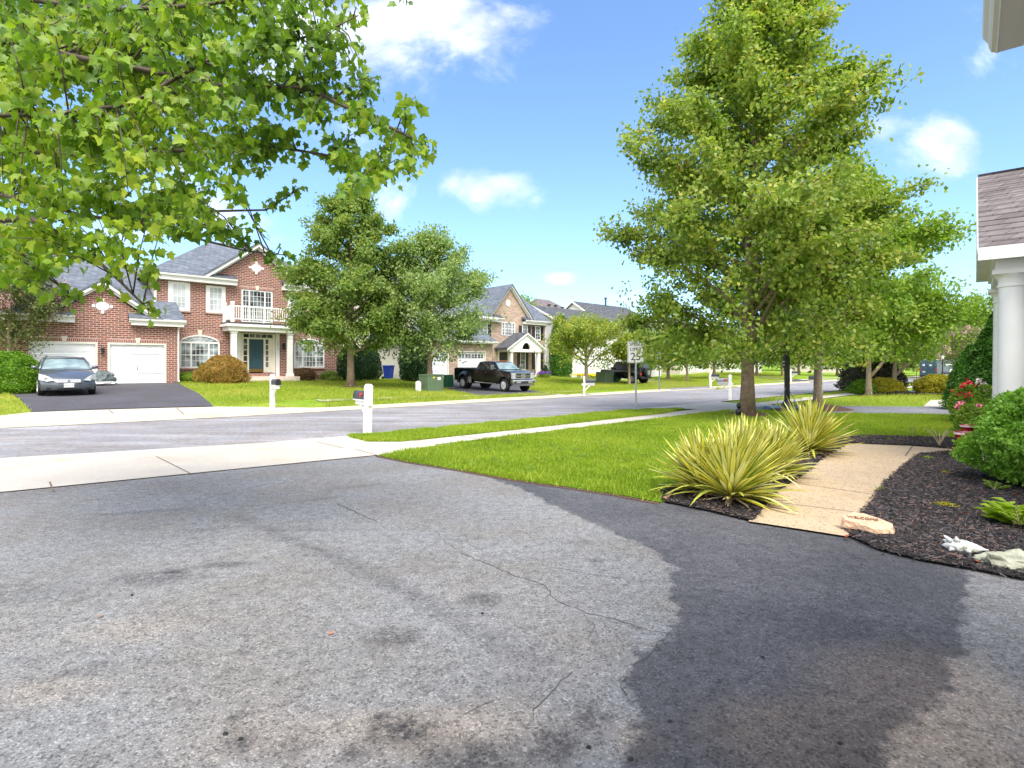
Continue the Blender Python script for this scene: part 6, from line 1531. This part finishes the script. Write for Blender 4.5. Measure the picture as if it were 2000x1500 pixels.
# background trees, each its own
bgt = [(1020, 90, 12.5, 4.5, 'trees behind'), (1215, 84, 8.0, 3.6, ''), (1290, 95, 8.5, 5, ''), (1370, 110, 8.6, 5.5, ''), (1450, 120, 9, 6, ''), (1530, 125, 9, 6, ''), (1610, 130, 9, 6, ''), (1680, 120, 10, 6, ''), (1745, 130, 11, 6.5, ''),
       (1800, 105, 9.5, 5.5, ''), (1850, 92, 9.5, 5, ''), (1895, 75, 9.4, 4.6, ''), (1935, 60, 9.6, 4.2, ''), (1760, 90, 8.2, 4.5, ''), (1250, 70, 6.2, 3.0, ''), (700, 75, 9.5, 4.5, ''), (1395, 64, 5.6, 3.3, ''), (1478, 72, 6.0, 3.6, ''), (1560, 84, 6.2, 4.0, ''), (1635, 88, 6.4, 4.0, ''), (1305, 60, 5.0, 2.8, '')]
desc = ['tree whose top shows above the stone house roof', 'loose green tree behind the yellow green tree and the white gabled house', 'rounded tree behind the speed limit sign', 'broad tree behind the far lawn mailboxes', 'broad tree behind the tallest tree trunk', 'tree behind the basketball pole down the street',
        'tree behind the slim second trunk down the street', 'tree behind the dark plum shrub', 'tall rounded tree left of the delivery van', 'tree behind the delivery van', 'bushy tree right of the van against the sky', 'leafy tree near the conical shrub', 'tree peeking over the neighbour roof at right',
        'lower tree in front of the tall one, left of the van', 'small tree over the tail of the off-road car', 'tree hidden behind the gap between brick and stone houses', 'small leafy tree before the tan house, behind the silver and red mailbox', 'small leafy tree seen between the tallest trunk and the basketball pole', 'small tree before the pale house, right of the basketball pole', 'small tree between the slim second trunk and the plum shrub, far off', 'small tree by the white garage right of the speed limit sign']
for i, ((px, Y, H, r, _), ds) in enumerate(zip(bgt, desc)):
    p = atY(px, Y)
    tree('background_tree', ds, p, H, PR([(0, r * .75), (.25, r), (.55, r * .95), (.8, r * .6), (1, r * .15)]), int(6500 + 60 * H * 8), .0044 * Y, 'far' if i % 3 else 'green', 'bark', .2, 1.2, seed=40 + i, limbs=16, clump=.75, group='trees along the far end of the street')
# crape myrtle left, pink
p = gp(18, 757)
tree('crape_myrtle', 'pink flowering crape myrtle at the left edge over a bright hedge', p, 6.8, PR([(0, 1.0), (.2, 1.7), (.5, 2.2), (.8, 1.6), (1, .5)]), 26000, .11, 'crape', 'bark_grey', .10, 1.5, seed=31, limbs=26, clump=.32, rise=1.0)
cm_ = [o for o in bpy.data.objects if o.type == 'EMPTY' and (o.location - p).length < .01][0]
rg = np.random.default_rng(5); cc = []
for i in range(34):
    a = rg.uniform(0, 2 * PI); h = rg.uniform(3.4, 7.6); r = 2.1 * math.sin(PI * min(1, max(.15, (h - 2.2) / 5.4))) ** .6 * rg.uniform(.75, 1.1); cc.append((abs(r * math.cos(a)) * .9 + .2, r * math.sin(a), h))
cc = np.array(cc); pos = np.concatenate([c + rg.normal(0, .11, (150, 3)) * np.array([1, 1, 1.7]) for c in cc])
leaves('blossom', pos, .06, LEAF['pink'], cm_)
p2 = atY(1895, 48)
tree('crape_myrtle', 'pale pink crape myrtle beyond the conical shrub at right', p2, 5.0, PR([(0, 1.2), (.4, 2.4), (.8, 1.6), (1, .5)]), 8000, .14, 'crape', 'bark_grey', .10, 1.0, seed=33, limbs=20, clump=.4)
cm_ = [o for o in bpy.data.objects if o.type == 'EMPTY' and (o.location - p2).length < .01][0]
cc = np.array([(2.2 * math.cos(a) * math.sin(b), 2.2 * math.sin(a) * math.sin(b), 2.2 + 2.6 * abs(math.cos(b))) for a, b in rg.uniform(0, 3.1, (36, 2)) * np.array([2, 1])]); leaves('blossom', np.concatenate([c + rg.normal(0, .16, (70, 3)) for c in cc]), .09, LEAF['pink'], cm_)

# shrubs
def bush(name, label, p, rx, ry, h, n, size, leafm, seed=1, prof=None, amp=.16, z0=.0, core=True, cat='shrub', group=None, up=0., freq=2.2, stems=True):
    rg = np.random.default_rng(seed); o = empty(name, p, 0, label, cat, group)
    prof = prof or (lambda f: math.sin(PI * min(1, .16 + .84 * f) ** .9 * .98) ** .55 if f < .999 else .1)
    F_ = rg.random(n) ** .85; a = rg.uniform(0, 2 * PI, n); pr = np.array([prof(f) for f in F_])
    d = np.array([mnoise.noise(Vector((math.cos(t) * freq * .6 + seed, math.sin(t) * freq * .6, f * freq))) for t, f in zip(a, F_)])
    d2 = np.array([mnoise.noise(Vector((math.cos(t) * freq * 2.2 + seed, math.sin(t) * freq * 2.2, f * freq * 3))) for t, f in zip(a, F_)])
    rad = pr * (1 + amp * 1.6 * d + amp * d2) * (1 - np.abs(rg.normal(0, .13, n))) 
    caps = rg.random(n) < .22; rad = np.where(caps & (F_ > .6), rad * np.sqrt(rg.random(n)), rad)
    pos = np.stack([rx * rad * np.cos(a), ry * rad * np.sin(a), z0 + (h - z0) * F_ * (1 + .25 * amp * d)], 1)
    outw = pos - np.array([0, 0, h * .35]); outw /= np.linalg.norm(outw, axis=1, keepdims=True)
    nrm = outw + rg.normal(0, .6, (n, 3)); tip = rg.normal(size=(n, 3)) * .7 + outw * .4; tip[:, 2] += up
    global rng
    old = rng; rng = rg; leaves('foliage', pos, size, LEAF[leafm], o, tip, nrm); rng = old
    m = MB()
    if core:
        S, A_ = 10, 16; V = []
        for i in range(S + 1):
            f = i / S * .94
            for j in range(A_):
                t = 2 * PI * j / A_; rr = max(.03, prof(f) * .72 * (1 + amp * 1.6 * mnoise.noise(Vector((math.cos(t) * freq * .6 + seed, math.sin(t) * freq * .6, f * freq)))))
                V.append((rx * rr * math.cos(t), ry * rr * math.sin(t), z0 + .02 + (h - z0) * f))
        Fc = [(i * A_ + j, i * A_ + (j + 1) % A_, (i + 1) * A_ + (j + 1) % A_, (i + 1) * A_ + j) for i in range(S) for j in range(A_)] + [tuple(range(A_))[::-1], tuple(S * A_ + j for j in range(A_))]
        m.add(V, Fc).build('inner_foliage', LEAF[leafm], o)
    if stems:
        m = MB(); R = random.Random(seed)
        for k in range(6):
            t = R.uniform(0, 6.28); m.tube([(0, 0, -.05), (rx * .3 * math.cos(t), ry * .3 * math.sin(t), h * .3), (rx * .55 * math.cos(t), ry * .55 * math.sin(t), h * .65)], [.03 * h, .02 * h, .006], 5)
        m.build('stems', M['bark'], o)
    return o
conep = lambda f: max(.04, (1 - f) ** .75) * min(1, .75 + f * 3)
colp = lambda f: (1 - f ** 5) ** .6 * min(1, .8 + f * 2) if f < .995 else .1
domep = lambda f: max(.08, (1 - f ** 2.4)) ** .5 * min(1, .72 + f * 2)
def aY(px, Y): return atY(px, Y)
bush('boxwood_bush', 'large light green boxwood bush at the right edge before the porch columns', Vector((7.0, 6.95, 0)), .88, .88, 1.36, 40000, .048, 'box', 3, domep, .20, .10, freq=3.2)
bush('arborvitae', 'tall dark green conical arborvitae beside the porch column', aY(1946, 15.5), 1.05, 1.05, 3.15, 20000, .07, 'arbor', 4, conep, .12)
bush('arborvitae', 'shorter conical arborvitae left of the tall one by the porch', aY(1895, 19.5), .95, .95, 2.3, 13000, .07, 'arbor', 5, conep, .12)
bush('arborvitae', 'column arborvitae at the right corner of the stone house', Vector((*xy(41.2, 37.2), .45)), 1.15, 1.15, 6.1, 12000, .15, 'arbor', 6, colp, .14)
bush('rounded_evergreen', 'big dark rounded evergreen left of the blue bin front, by stone house garage', Vector((*xy(22.6, 35.2), .55)), 1.15, 1.15, 3.6, 12000, .12, 'darkever', 7, lambda f: (1 - f ** 3) ** .5 * min(1, .85 + f * 2) if f < .99 else .15, .10)
bush('rounded_evergreen', 'dark evergreen shrub behind the trunk of the tree at the brick house corner', Vector((*xy(17.6, 35.6), .6)), 1.0, 1.0, 2.6, 8000, .1, 'darkever', 8, domep, .12)
bush('rounded_evergreen', 'dark evergreen shrub right of that trunk by the beige siding', Vector((*xy(19.6, 36.8), .6)), 1.0, 1.0, 2.6, 8000, .1, 'darkever', 9, domep, .12)
bush('laceleaf_maple', 'rusty orange mounded laceleaf maple in front of the brick house entrance', Vector((*xy(8.9, 33.6), float(G(*xy(8.9, 33.6))))), 1.35, 1.2, 1.55, 15000, .075, 'rust', 10, domep, .18)
bush('round_shrub', 'small round dark green shrub under the left arched window', Vector((*xy(8.55, 36.1), .64)), .5, .5, 1.1, 4000, .06, 'arbor', 11, domep, .1)
bush('leafy_border', 'low leafy green border plants by the garage corner of the brick house', Vector((*xy(7.6, 35.7), .62)), .75, .5, .55, 3500, .09, 'green', 12, domep, .3, up=.6)
bush('reddish_shrub', 'low dark reddish shrub right of the porch steps', Vector((*xy(14.6, 36.0), .62)), .75, .5, .8, 3000, .07, 'reddish', 13, domep, .3)
bush('variegated_shrub', 'low pale green shrub under the right arched window', Vector((*xy(16.3, 36.1), .62)), .7, .45, .6, 2500, .07, 'cool', 14, domep, .3)
bush('hedge_shrub', 'bright yellow green hedge shrub at the left edge beside the sedan', Vector((*(aY(22, 22.0).xy), float(G(*aY(22, 22.0).xy)))), 1.15, 1.15, 1.65, 16000, .07, 'brightgreen', 15, domep, .18)
bush('plum_shrub', 'large dark plum shrub behind the forked pale trunk', gp(1702, 765), 1.9, 1.6, 2.1, 11000, .12, 'plum', 16, domep, .16)
bush('lime_shrub', 'bright green low shrub left of the forked trunk base', gp(1683, 769), .75, .6, .75, 3000, .09, 'brightgreen', 17, domep, .2)
bush('lime_shrub', 'yellow green low shrub between the forked trunk and the next tree', gp(1727, 768), 1.25, .8, .85, 4500, .09, 'gold', 18, domep, .25)
bush('golden_shrub', 'left of the two golden shrubs in front of the van', gp(1826, 768), 1.2, .9, 1.05, 6000, .09, 'gold', 19, domep, .28)
bush('golden_shrub', 'right of the two golden shrubs, next to the conical arborvitae', gp(1861, 769), .95, .8, 1.0, 5000, .09, 'gold', 20, domep, .28)
bush('golden_shrub', 'small golden shrub below the roses', gp(1877, 795), .36, .3, .5, 2500, .05, 'gold', 21, domep, .25)
bush('dark_shrub', 'small dark shrub between purple and yellow flowers', Vector((*xy(37.8, 36.2), .5)), .5, .5, 1.1, 2500, .09, 'darkever', 22, conep, .2)
bush('porch_plant', 'leafy light green plant at the foot of the red pots', gp(1898, 893), .22, .2, .38, 1500, .055, 'lime', 23, domep, .35, core=False, up=.3)

# flowers: many petals on a leafy base
def flowers(name, label, p, rx, ry, h, n, mat, size, leafm='green', nl=1500, seed=1, cat='flowers', lf=.06):
    rg = np.random.default_rng(seed); o = bush(name, label, p, rx, ry, h, nl, lf, leafm, seed, domep, .25, core=False, cat=cat)
    c = np.stack([rg.normal(0, rx * .5, n), rg.normal(0, ry * .5, n), h * rg.uniform(.75, 1.12, n)], 1)
    if n < 20:
        for q in c:
            pos = q + rg.normal(0, size * .3, (14, 3)); nr = rg.normal(size=(14, 3)); nr[:, 2] += .8; leaves('bloom', pos, size, mat, o, None, nr, TQ * np.array([1.5, 1, 1]))
        return o
    pos = np.repeat(c, 9, 0) + rg.normal(0, size * .35, (n * 9, 3)); nr = rg.normal(size=(n * 9, 3)); nr[:, 2] += .8
    leaves('petals', pos, size, mat, o, None, nr, TQ * np.array([1.5, 1, 1])); return o
flowers('rose_bush', 'tall rose bush with crimson and pink blooms beside the boxwood', aY(1886, 15.0), .42, .4, 1.05, 9, M['redfl'], .075, seed=51, nl=2200)
flowers('rose_bush', 'pale pink rose bush behind the boxwood below the tall arborvitae', aY(1925, 13.5), .35, .3, 1.1, 7, M['whitefl'], .07, seed=52, nl=1500)
flowers('rose_bush', 'low rose bush with deep pink blooms left of the boxwood', aY(1893, 13.0), .35, .3, .65, 8, M['pinkfl'], .06, seed=53, nl=1500)
flowers('purple_flowers', 'mound of purple flowers by the pickup nose', Vector((*xy(36.9, 35.6), .5)), .6, .4, .45, 60, M['purple'], .09, seed=54)
for k, (s_, lb) in enumerate(((42.3, 'left patch of bright yellow flowers under the column arborvitae'), (44.4, 'right patch of bright yellow flowers below the yellow green tree'))):
    flowers('yellow_flowers', lb, Vector((*xy(s_, 34.8 + k * .3), .3 - k * .15)), 1.1, .5, .42, 120, M['yellowfl'], .10, seed=55 + k)
flowers('pink_flowers', 'small pale pink flowers at the corner of the far concrete walk', gp(1866, 786), .3, .25, .25, 16, M['whitefl'], .05, seed=57, nl=400)

# yuccas: sword leaves with green margins and yellow centres
ym, yn, yl, yp = newmat('variegated_yucca')
ya = nd(yn, 'ShaderNodeAttribute', attribute_name='edge'); yb = nd(yn, 'ShaderNodeAttribute', attribute_name='along')
g_ = yn.new('ShaderNodeNewGeometry')
cen = ramp(yn, [(0, (.62, .56, .08)), (.5, (.80, .70, .08)), (1, (.82, .78, .34))]); yl.new(g_.outputs['Random Per Island'], cen.inputs[0])
e2 = mth(yn, yl, 'GREATER_THAN', ya.outputs['Fac'], mth(yn, yl, 'MULTIPLY_ADD', g_.outputs['Random Per Island'], .3, .55))
cc_ = mixc(yn, yl, e2, cen.outputs[0], (.16, .28, .05)); yl.new(cc_, yp.inputs['Base Color']); yp.inputs['Roughness'].default_value = .45
yt = yn.new('ShaderNodeBsdfTranslucent'); yl.new(cc_, yt.inputs[0]); ymx = yn.new('ShaderNodeMixShader'); ymx.inputs[0].default_value = .25
yl.new(yp.outputs[0], ymx.inputs[1]); yl.new(yt.outputs[0], ymx.inputs[2]); yl.new(ymx.outputs[0], yn['Material Output'].inputs[0])
def yucca(label, p, n, L, seed, tilt=(0, 0), dead=14):
    R = random.Random(seed); o = empty('yucca', p, 0, label, 'yucca', 'yellow striped yuccas along the walk')
    V, Fc, E_, A_ = [], [], [], []; dv = MB()
    for i in range(n + dead):
        dd = i >= n
        az = i * 2.39996 + R.uniform(-.3, .3); f = ((i + .5) / n) if not dd else 1.; el = PI / 2 - (f ** 1.05) * 1.42 + R.uniform(-.12, .12) if not dd else R.uniform(-.5, .2)
        ln = L * R.uniform(.72, 1.08) * (.86 + .14 * math.sin(f * PI)) * (1 if not dd else .55); w_ = R.uniform(.024, .036) * (1 if not dd else .6)
        dirn = Vector((math.cos(az) * math.cos(el) + tilt[0], math.sin(az) * math.cos(el) + tilt[1], math.sin(el))).normalized()
        side = dirn.cross(Vector((0, 0, 1))); side = side.normalized() if side.length > .01 else Vector((1, 0, 0)); up = side.cross(dirn)
        base = Vector((math.cos(az), math.sin(az), 0)) * .05 * f + Vector((0, 0, .10 * (1 - f) + .05)); b = len(V); S = 7; droop = R.choice([.0, .02, .05, .15 if f > .6 else .03, .4 if f > .85 else .02]) * ln
        row = []
        for k in range(S + 1):
            t = k / S; c = base + dirn * ln * t - Vector((0, 0, droop * t * t * t)); c.z = max(c.z, .02 + .01 * R.random())
            ww = w_ * (.55 + .9 * t if t < .5 else (1.0 - ((t - .5) / .5) ** 1.6)) + .0008
            for q in (-1, 0, 1): row.append(c + side * ww * q + up * (abs(q) * ww * .45))
        if dd:
            fl = [(k * 3 + q, k * 3 + q + 1, k * 3 + 4 + q, k * 3 + 3 + q) for k in range(S) for q in (0, 1)]; dv.add(row, fl)
        else:
            V += row; E_ += [1, 0, 1] * (S + 1); A_ += [k / S for k in range(S + 1) for q in range(3)]
            Fc += [(b + k * 3 + q, b + k * 3 + q + 1, b + k * 3 + 4 + q, b + k * 3 + 3 + q) for k in range(S) for q in (0, 1)]
    me = bpy.data.meshes.new('leaves'); me.from_pydata([tuple(v) for v in V], [], Fc); me.update()
    for nm, arr in (('edge', E_), ('along', A_)):
        a = me.attributes.new(nm, 'FLOAT', 'POINT'); a.data.foreach_set('value', arr)
    link('leaves', me, ym, o, smooth=True)
    dv.build('dry_leaves', M['straw'], o)
    MB().tube([(0, 0, -.02), (0, 0, .12)], [.06, .05], 8).build('stem', M['dead'], o)
    return o
def gy(px, py): q = at(px, py); q.z = .03; return q
yucca('front left yucca rosette beside the dead brown leaves', gy(1372, 968), 160, .76, 1, (-.18, .02))
yucca('front yucca rosette nearest the driveway and walk corner', gy(1428, 982), 260, .86, 2, (.10, -.02), 24)
yucca('middle yucca rosette behind the front ones', gy(1455, 942), 220, .84, 3, (.02, .05))
yucca('yucca rosette drooping over the walk behind the front clump', gy(1508, 935), 190, .72, 4, (.12, .0), 30)
yucca('rear yucca clump apart from the others near the second trunk', gy(1580, 888), 250, .95, 5, (.0, .0), 20)
for k, (px, py) in enumerate(((1490, 1285), (1641, 1453), (1309, 1410), (1232, 1484), (1150, 1461), (942, 1199), (258, 1163), (440, 1434), (470, 1445), (1725, 1084))):
    o = rock(px, py, .011, 'tiny dark pebble lying on the asphalt driveway', k, 'black'); o.name = 'pebble'; o['group'] = 'tiny dark pebbles on the driveway'
# fallen brown leaves under the front yucca
rg = np.random.default_rng(9)
def litter(name, label, pts, size, mat, n_each=1, kind=None, cat=None, grp=None):
    for q in pts:
        p = at(*q); pos = np.array([[p.x, p.y, p.z + (.045 if size > .05 else .008)]]); 
        o = leaves(name, pos, size, mat, None, np.array([[rg.normal(), rg.normal(), .2]]), np.array([[.2 * rg.normal(), .2 * rg.normal(), 1.]]), TMV, TMF)
        tag(o, label, 'leaf', grp)
litter('dead_leaf', 'large curled brown dead leaf under the front yucca', [(1355, 972), (1375, 975), (1305, 975)], .16, M['dead'], grp='brown dead leaves under the yucca')
litter('fallen_leaf', 'small red fallen leaf on the mulch or driveway edge', [(1891, 1013), (1910, 1108), (1990, 975), (1920, 970), (1842, 830), (1660, 1056)], .07, LEAF['redleaf'], grp='small red fallen leaves')
litter('fallen_leaf', 'tiny orange leaf lying on the asphalt driveway', [(645, 1241), (195, 1207)], .03, M['dead'], grp='tiny orange leaves on the driveway')
# small plants in the bed
def sprig(name, label, p, n, L, leafm, seed, w_=.3, spread=.9, cat='plant'):
    R = random.Random(seed); o = empty(name, p, 0, label, cat); rg = np.random.default_rng(seed); st_ = MB(); P, T = [], []
    for i in range(n):
        a = R.uniform(0, 6.28); e = R.uniform(.3, 1.3); ln = L * R.uniform(.6, 1.1); d = Vector((math.cos(a) * math.cos(e) * spread, math.sin(a) * math.cos(e) * spread, math.sin(e))); q = [d * ln * t - Vector((0, 0, .12 * ln * t * t)) for t in (0, .33, .66, 1)]
        st_.tube(q, [.004, .003, .002, .001], 4)
        for k in range(10):
            t = .2 + .8 * k / 10; c = d * ln * t - Vector((0, 0, .12 * ln * t * t)); b = a + (PI / 2.3 if k % 2 else -PI / 2.3); P.append(tuple(c)); T.append((math.cos(b) + d.x * .8, math.sin(b) + d.y * .8, .35))
    st_.build('stems', M['straw'], o); P = np.array(P); T = np.array(T); N_ = rg.normal(0, .25, P.shape); N_[:, 2] = 1
    leaves('leaves', P, L * w_, LEAF[leafm], o, T, N_, TQ * np.array([.62, 1, 1])); return o
sprig('lily_plant', 'bright yellow green leafy plant at the right edge of the mulch bed', gy(1992, 1035), 16, .34, 'lime', 61, .42)
sprig('leafy_seedling', 'small green leafy plant on the mulch below the boxwood', gy(1942, 962), 8, .17, 'green', 62, .38)
sprig('leafy_seedling', 'tiny green seedling beside the left edge of the bark mulch', gy(1722, 962), 4, .08, 'lime', 63, .4)
sprig('leafy_seedling', 'thin sapling at the far edge of the back mulch strip', gy(1783, 858), 6, .35, 'yellowgreen', 64, .18, .4)
def mat_plant(label, px, py, rx, ry, leafm, seed, n=900, ang=0.):
    p = gy(px, py); rg = np.random.default_rng(seed); a = rg.uniform(0, 6.28, n); r = np.sqrt(rg.random(n)); x = r * np.cos(a) * rx; y = r * np.sin(a) * ry * (1 + .4 * np.sin(x * 20))
    pos = np.stack([x * math.cos(ang) - y * math.sin(ang), x * math.sin(ang) + y * math.cos(ang), rg.uniform(.0, .045, n) * (1.2 - r)], 1); nr = rg.normal(0, .5, (n, 3)); nr[:, 2] += 1
    o = leaves('sedum_patch', pos, .016, LEAF[leafm], None, None, nr); o.location = p; tag(o, label, 'ground cover plant'); return o
mat_plant('bright yellow creeping sedum in the middle of the mulch bed', 1845, 993, .15, .045, 'gold', 71, 1500, -.3)
mat_plant('small lime sedum at the far end of the mulch bed', 1811, 899, .11, .06, 'lime', 72, 900)
mat_plant('small yellow sedum behind the larger one', 1846, 929, .08, .035, 'gold', 73, 600)
# dried grass stalks beside the red pots
ds = MB(); R = random.Random(6); p = gy(1835, 874)
for i in range(14): a = R.uniform(0, 6.28); l_ = R.uniform(.15, .4); ds.tube([(0, 0, 0), (math.cos(a) * l_ * .4, math.sin(a) * l_ * .2, l_ * .7), (math.cos(a) * l_ * .8, math.sin(a) * l_ * .4, l_)], [.006, .005, .002], 4)
o = ds.build('dry_stalks', M['straw']); o.location = p; tag(o, 'clump of pale dried stalks in the back mulch strip', 'dry plant')
# mulch rings round trunks
def ring(label, p, r, h, mat, seed):
    rg = np.random.default_rng(seed); S, A_ = 6, 26; V = []; 
    for i in range(S + 1):
        f = i / S
        for j in range(A_): a = 2 * PI * j / A_; rr = r * f * (1 + .1 * math.sin(3 * a + seed)); V.append((rr * math.cos(a), rr * math.sin(a), h * (1 - f * f) - .03 * f))
    Fc = [(i * A_ + j, i * A_ + (j + 1) % A_, (i + 1) * A_ + (j + 1) % A_, (i + 1) * A_ + j) for i in range(S) for j in range(A_)]
    o = MB().add(V, Fc).build('mulch_ring', M[mat]); o.location = (p[0], p[1], p[2] + .02); return tag(o, kind='structure')
ring('', b0, .85, .13, 'reddirt', 1); ring('', b1, 1.15, .2, 'reddirt', 2); ring('', gp(1746, 768), 1.1, .22, 'mulchbase', 3); ring('', b2, .9, .1, 'reddirt', 4); ring('', gp(1697, 772), .5, .06, 'reddirt', 5)

# ------------------------------------------------------------------ near maple branches overhead
mt_ = empty('maple_tree', (-7.2, 3.4, 0), 0, 'maple with lobed bright leaves reaching in from the upper left, nearest tree', 'tree')
O = Vector((-7.2, 3.4, 0))
br = MB(); br.tube([(0, 0, -.1), (.03, 0, .6), (0, .03, 2.2), (.05, 0, 4.2), (0, 0, 6.5), (.1, 0, 8)], [.26, .2, .18, .15, .10, .04], 12)
mains = [([(-420, 40, 4.9), (0, 76, 4.7), (150, 112, 4.6), (300, 140, 4.5), (450, 170, 4.35), (600, 172, 4.2), (700, 220, 4.1), (790, 262, 4.0), (838, 288, 3.95)], .028),
         ([(-420, 200, 4.6), (0, 118, 4.4), (120, 135, 4.3), (200, 190, 4.2)], .02),
         ([(-420, 330, 5.2), (0, 294, 5.0), (100, 298, 4.9), (200, 306, 4.8), (320, 296, 4.7), (440, 288, 4.6), (560, 290, 4.5), (680, 310, 4.4), (760, 330, 4.3)], .024),
         ([(-420, 480, 5.0), (0, 431, 4.8), (60, 425, 4.75), (110, 455, 4.6), (180, 500, 4.4), (230, 545, 4.2), (290, 605, 4.1)], .026),
         ([(-420, 150, 3.6), (0, 225, 3.7), (110, 222, 3.7), (250, 205, 3.8), (430, 105, 3.9), (530, 90, 4.1), (640, 60, 4.2), (700, 30, 4.2)], .018),
         ([(-420, 440, 5.8), (0, 380, 5.6), (150, 395, 5.5), (300, 420, 5.3), (430, 412, 5.1), (520, 410, 5.0), (580, 372, 4.9)], .02),
         ([(-420, -60, 4.0), (0, -10, 4.1), (200, 20, 4.1), (400, 10, 4.2), (600, -30, 4.3), (800, -20, 4.4)], .022),
         ([(0, 380, 4.4), (160, 420, 4.5), (300, 440, 4.6), (400, 470, 4.6), (480, 490, 4.5), (555, 498, 4.4)], .014),
         ([(0, 431, 4.8), (60, 520, 4.6), (120, 560, 4.4), (150, 590, 4.3)], .012)]
nodes = []
for L, r in mains:
    pts = [P3(*q) - O for q in L]
    if L[0][0] == -420: pts = [Vector((0, 0, max(1.9, pts[0].z * .8)))] + pts
    K = len(pts); rr = [max(.004, r * 1.15 * (1 - i / K) ** .7) for i in range(K)]; br.tube(pts, rr, 7)
    for a, b in zip(pts[:-1], pts[1:]):
        for k in range(6): nodes.append(a.lerp(b, k / 6))
sil = [(-60, -40), (700, -40), (706, 20), (640, 95), (700, 90), (735, 140), (760, 185), (720, 225), (800, 240), (845, 290), (805, 345), (740, 345), (690, 372), (640, 345), (575, 315), (520, 345), (450, 350), (420, 400), (400, 450), (330, 455), (240, 455), (180, 470), (110, 480), (90, 540), (40, 550), (-60, 560)]
R = random.Random(77); rg = np.random.default_rng(77); twm = MB(); LP, LT, LN = [], [], []
ends = [(700, 25, 4.2), (790, 8, 4.3), (690, 105, 4.1), (735, 150, 4.1), (810, 190, 3.9), (795, 215, 3.9), (838, 288, 3.95), (820, 300, 3.9), (800, 340, 3.9), (760, 350, 4.0), (690, 372, 3.6), (585, 372, 4.9), (560, 392, 4.9), (540, 398, 4.9), (515, 402, 4.9), (555, 498, 4.4), (530, 515, 4.4), (480, 495, 4.5), (300, 612, 4.1), (285, 585, 4.1), (200, 580, 4.2), (155, 600, 4.3), (125, 575, 4.3), (60, 560, 4.6), (20, 540, 4.6)]
while len(ends) < 760:
    x = R.uniform(-60, 850); y = R.uniform(-40, 615)
    if not bool(inpoly(np.array([x]), np.array([y]), sil)[0]): continue
    # sparser towards the right
    if x > 560 and R.random() < .35: continue
    ends.append((x, y, R.uniform(3.5, 6.2) if x < 450 else R.uniform(3.8, 4.8)))
for (x, y, Y) in ends:
    e = P3(x, y, Y) - O
    cand = [q for q in nodes if q.x < e.x + .05] or nodes
    s = min(cand, key=lambda q: (q - e).length + .3 * abs(q.z - e.z))
    if (s - e).length > 1.3: s = e + (s - e).normalized() * 1.1
    md = s.lerp(e, .5) + Vector((0, 0, .06)); ln = (e - s).length; twm.tube([s, md, e], [.006, .0045, .002], 4)
    nl = int(8 + ln * 33)
    for k in range(nl):
        t = R.uniform(.25, 1.05); c = (s * (1 - t) ** 2 + md * 2 * t * (1 - t) + e * t * t) if t < 1 else e
        d = Vector((R.gauss(0, 1), R.gauss(0, 1), R.gauss(-.1, .7))).normalized()
        c = c + d * R.uniform(.02, .10)
        LP.append(tuple(c)); LT.append((d.x * .9, d.y * .9, -R.uniform(.25, 1.5))); a = R.uniform(0, 6.28); LN.append((math.cos(a) * .9, math.sin(a) * .9, R.uniform(.2, 1.2)))
br.add(twm.v, twm.f); br.build('branches', M['branch'], mt_, smooth=True)
leaves('leaves', np.array(LP), .060 * rg.uniform(.6, 1.3, len(LP)), LEAF['maple_near'], mt_, np.array(LT), np.array(LN), TMV, TMF)
print('maple leaves', len(LP))
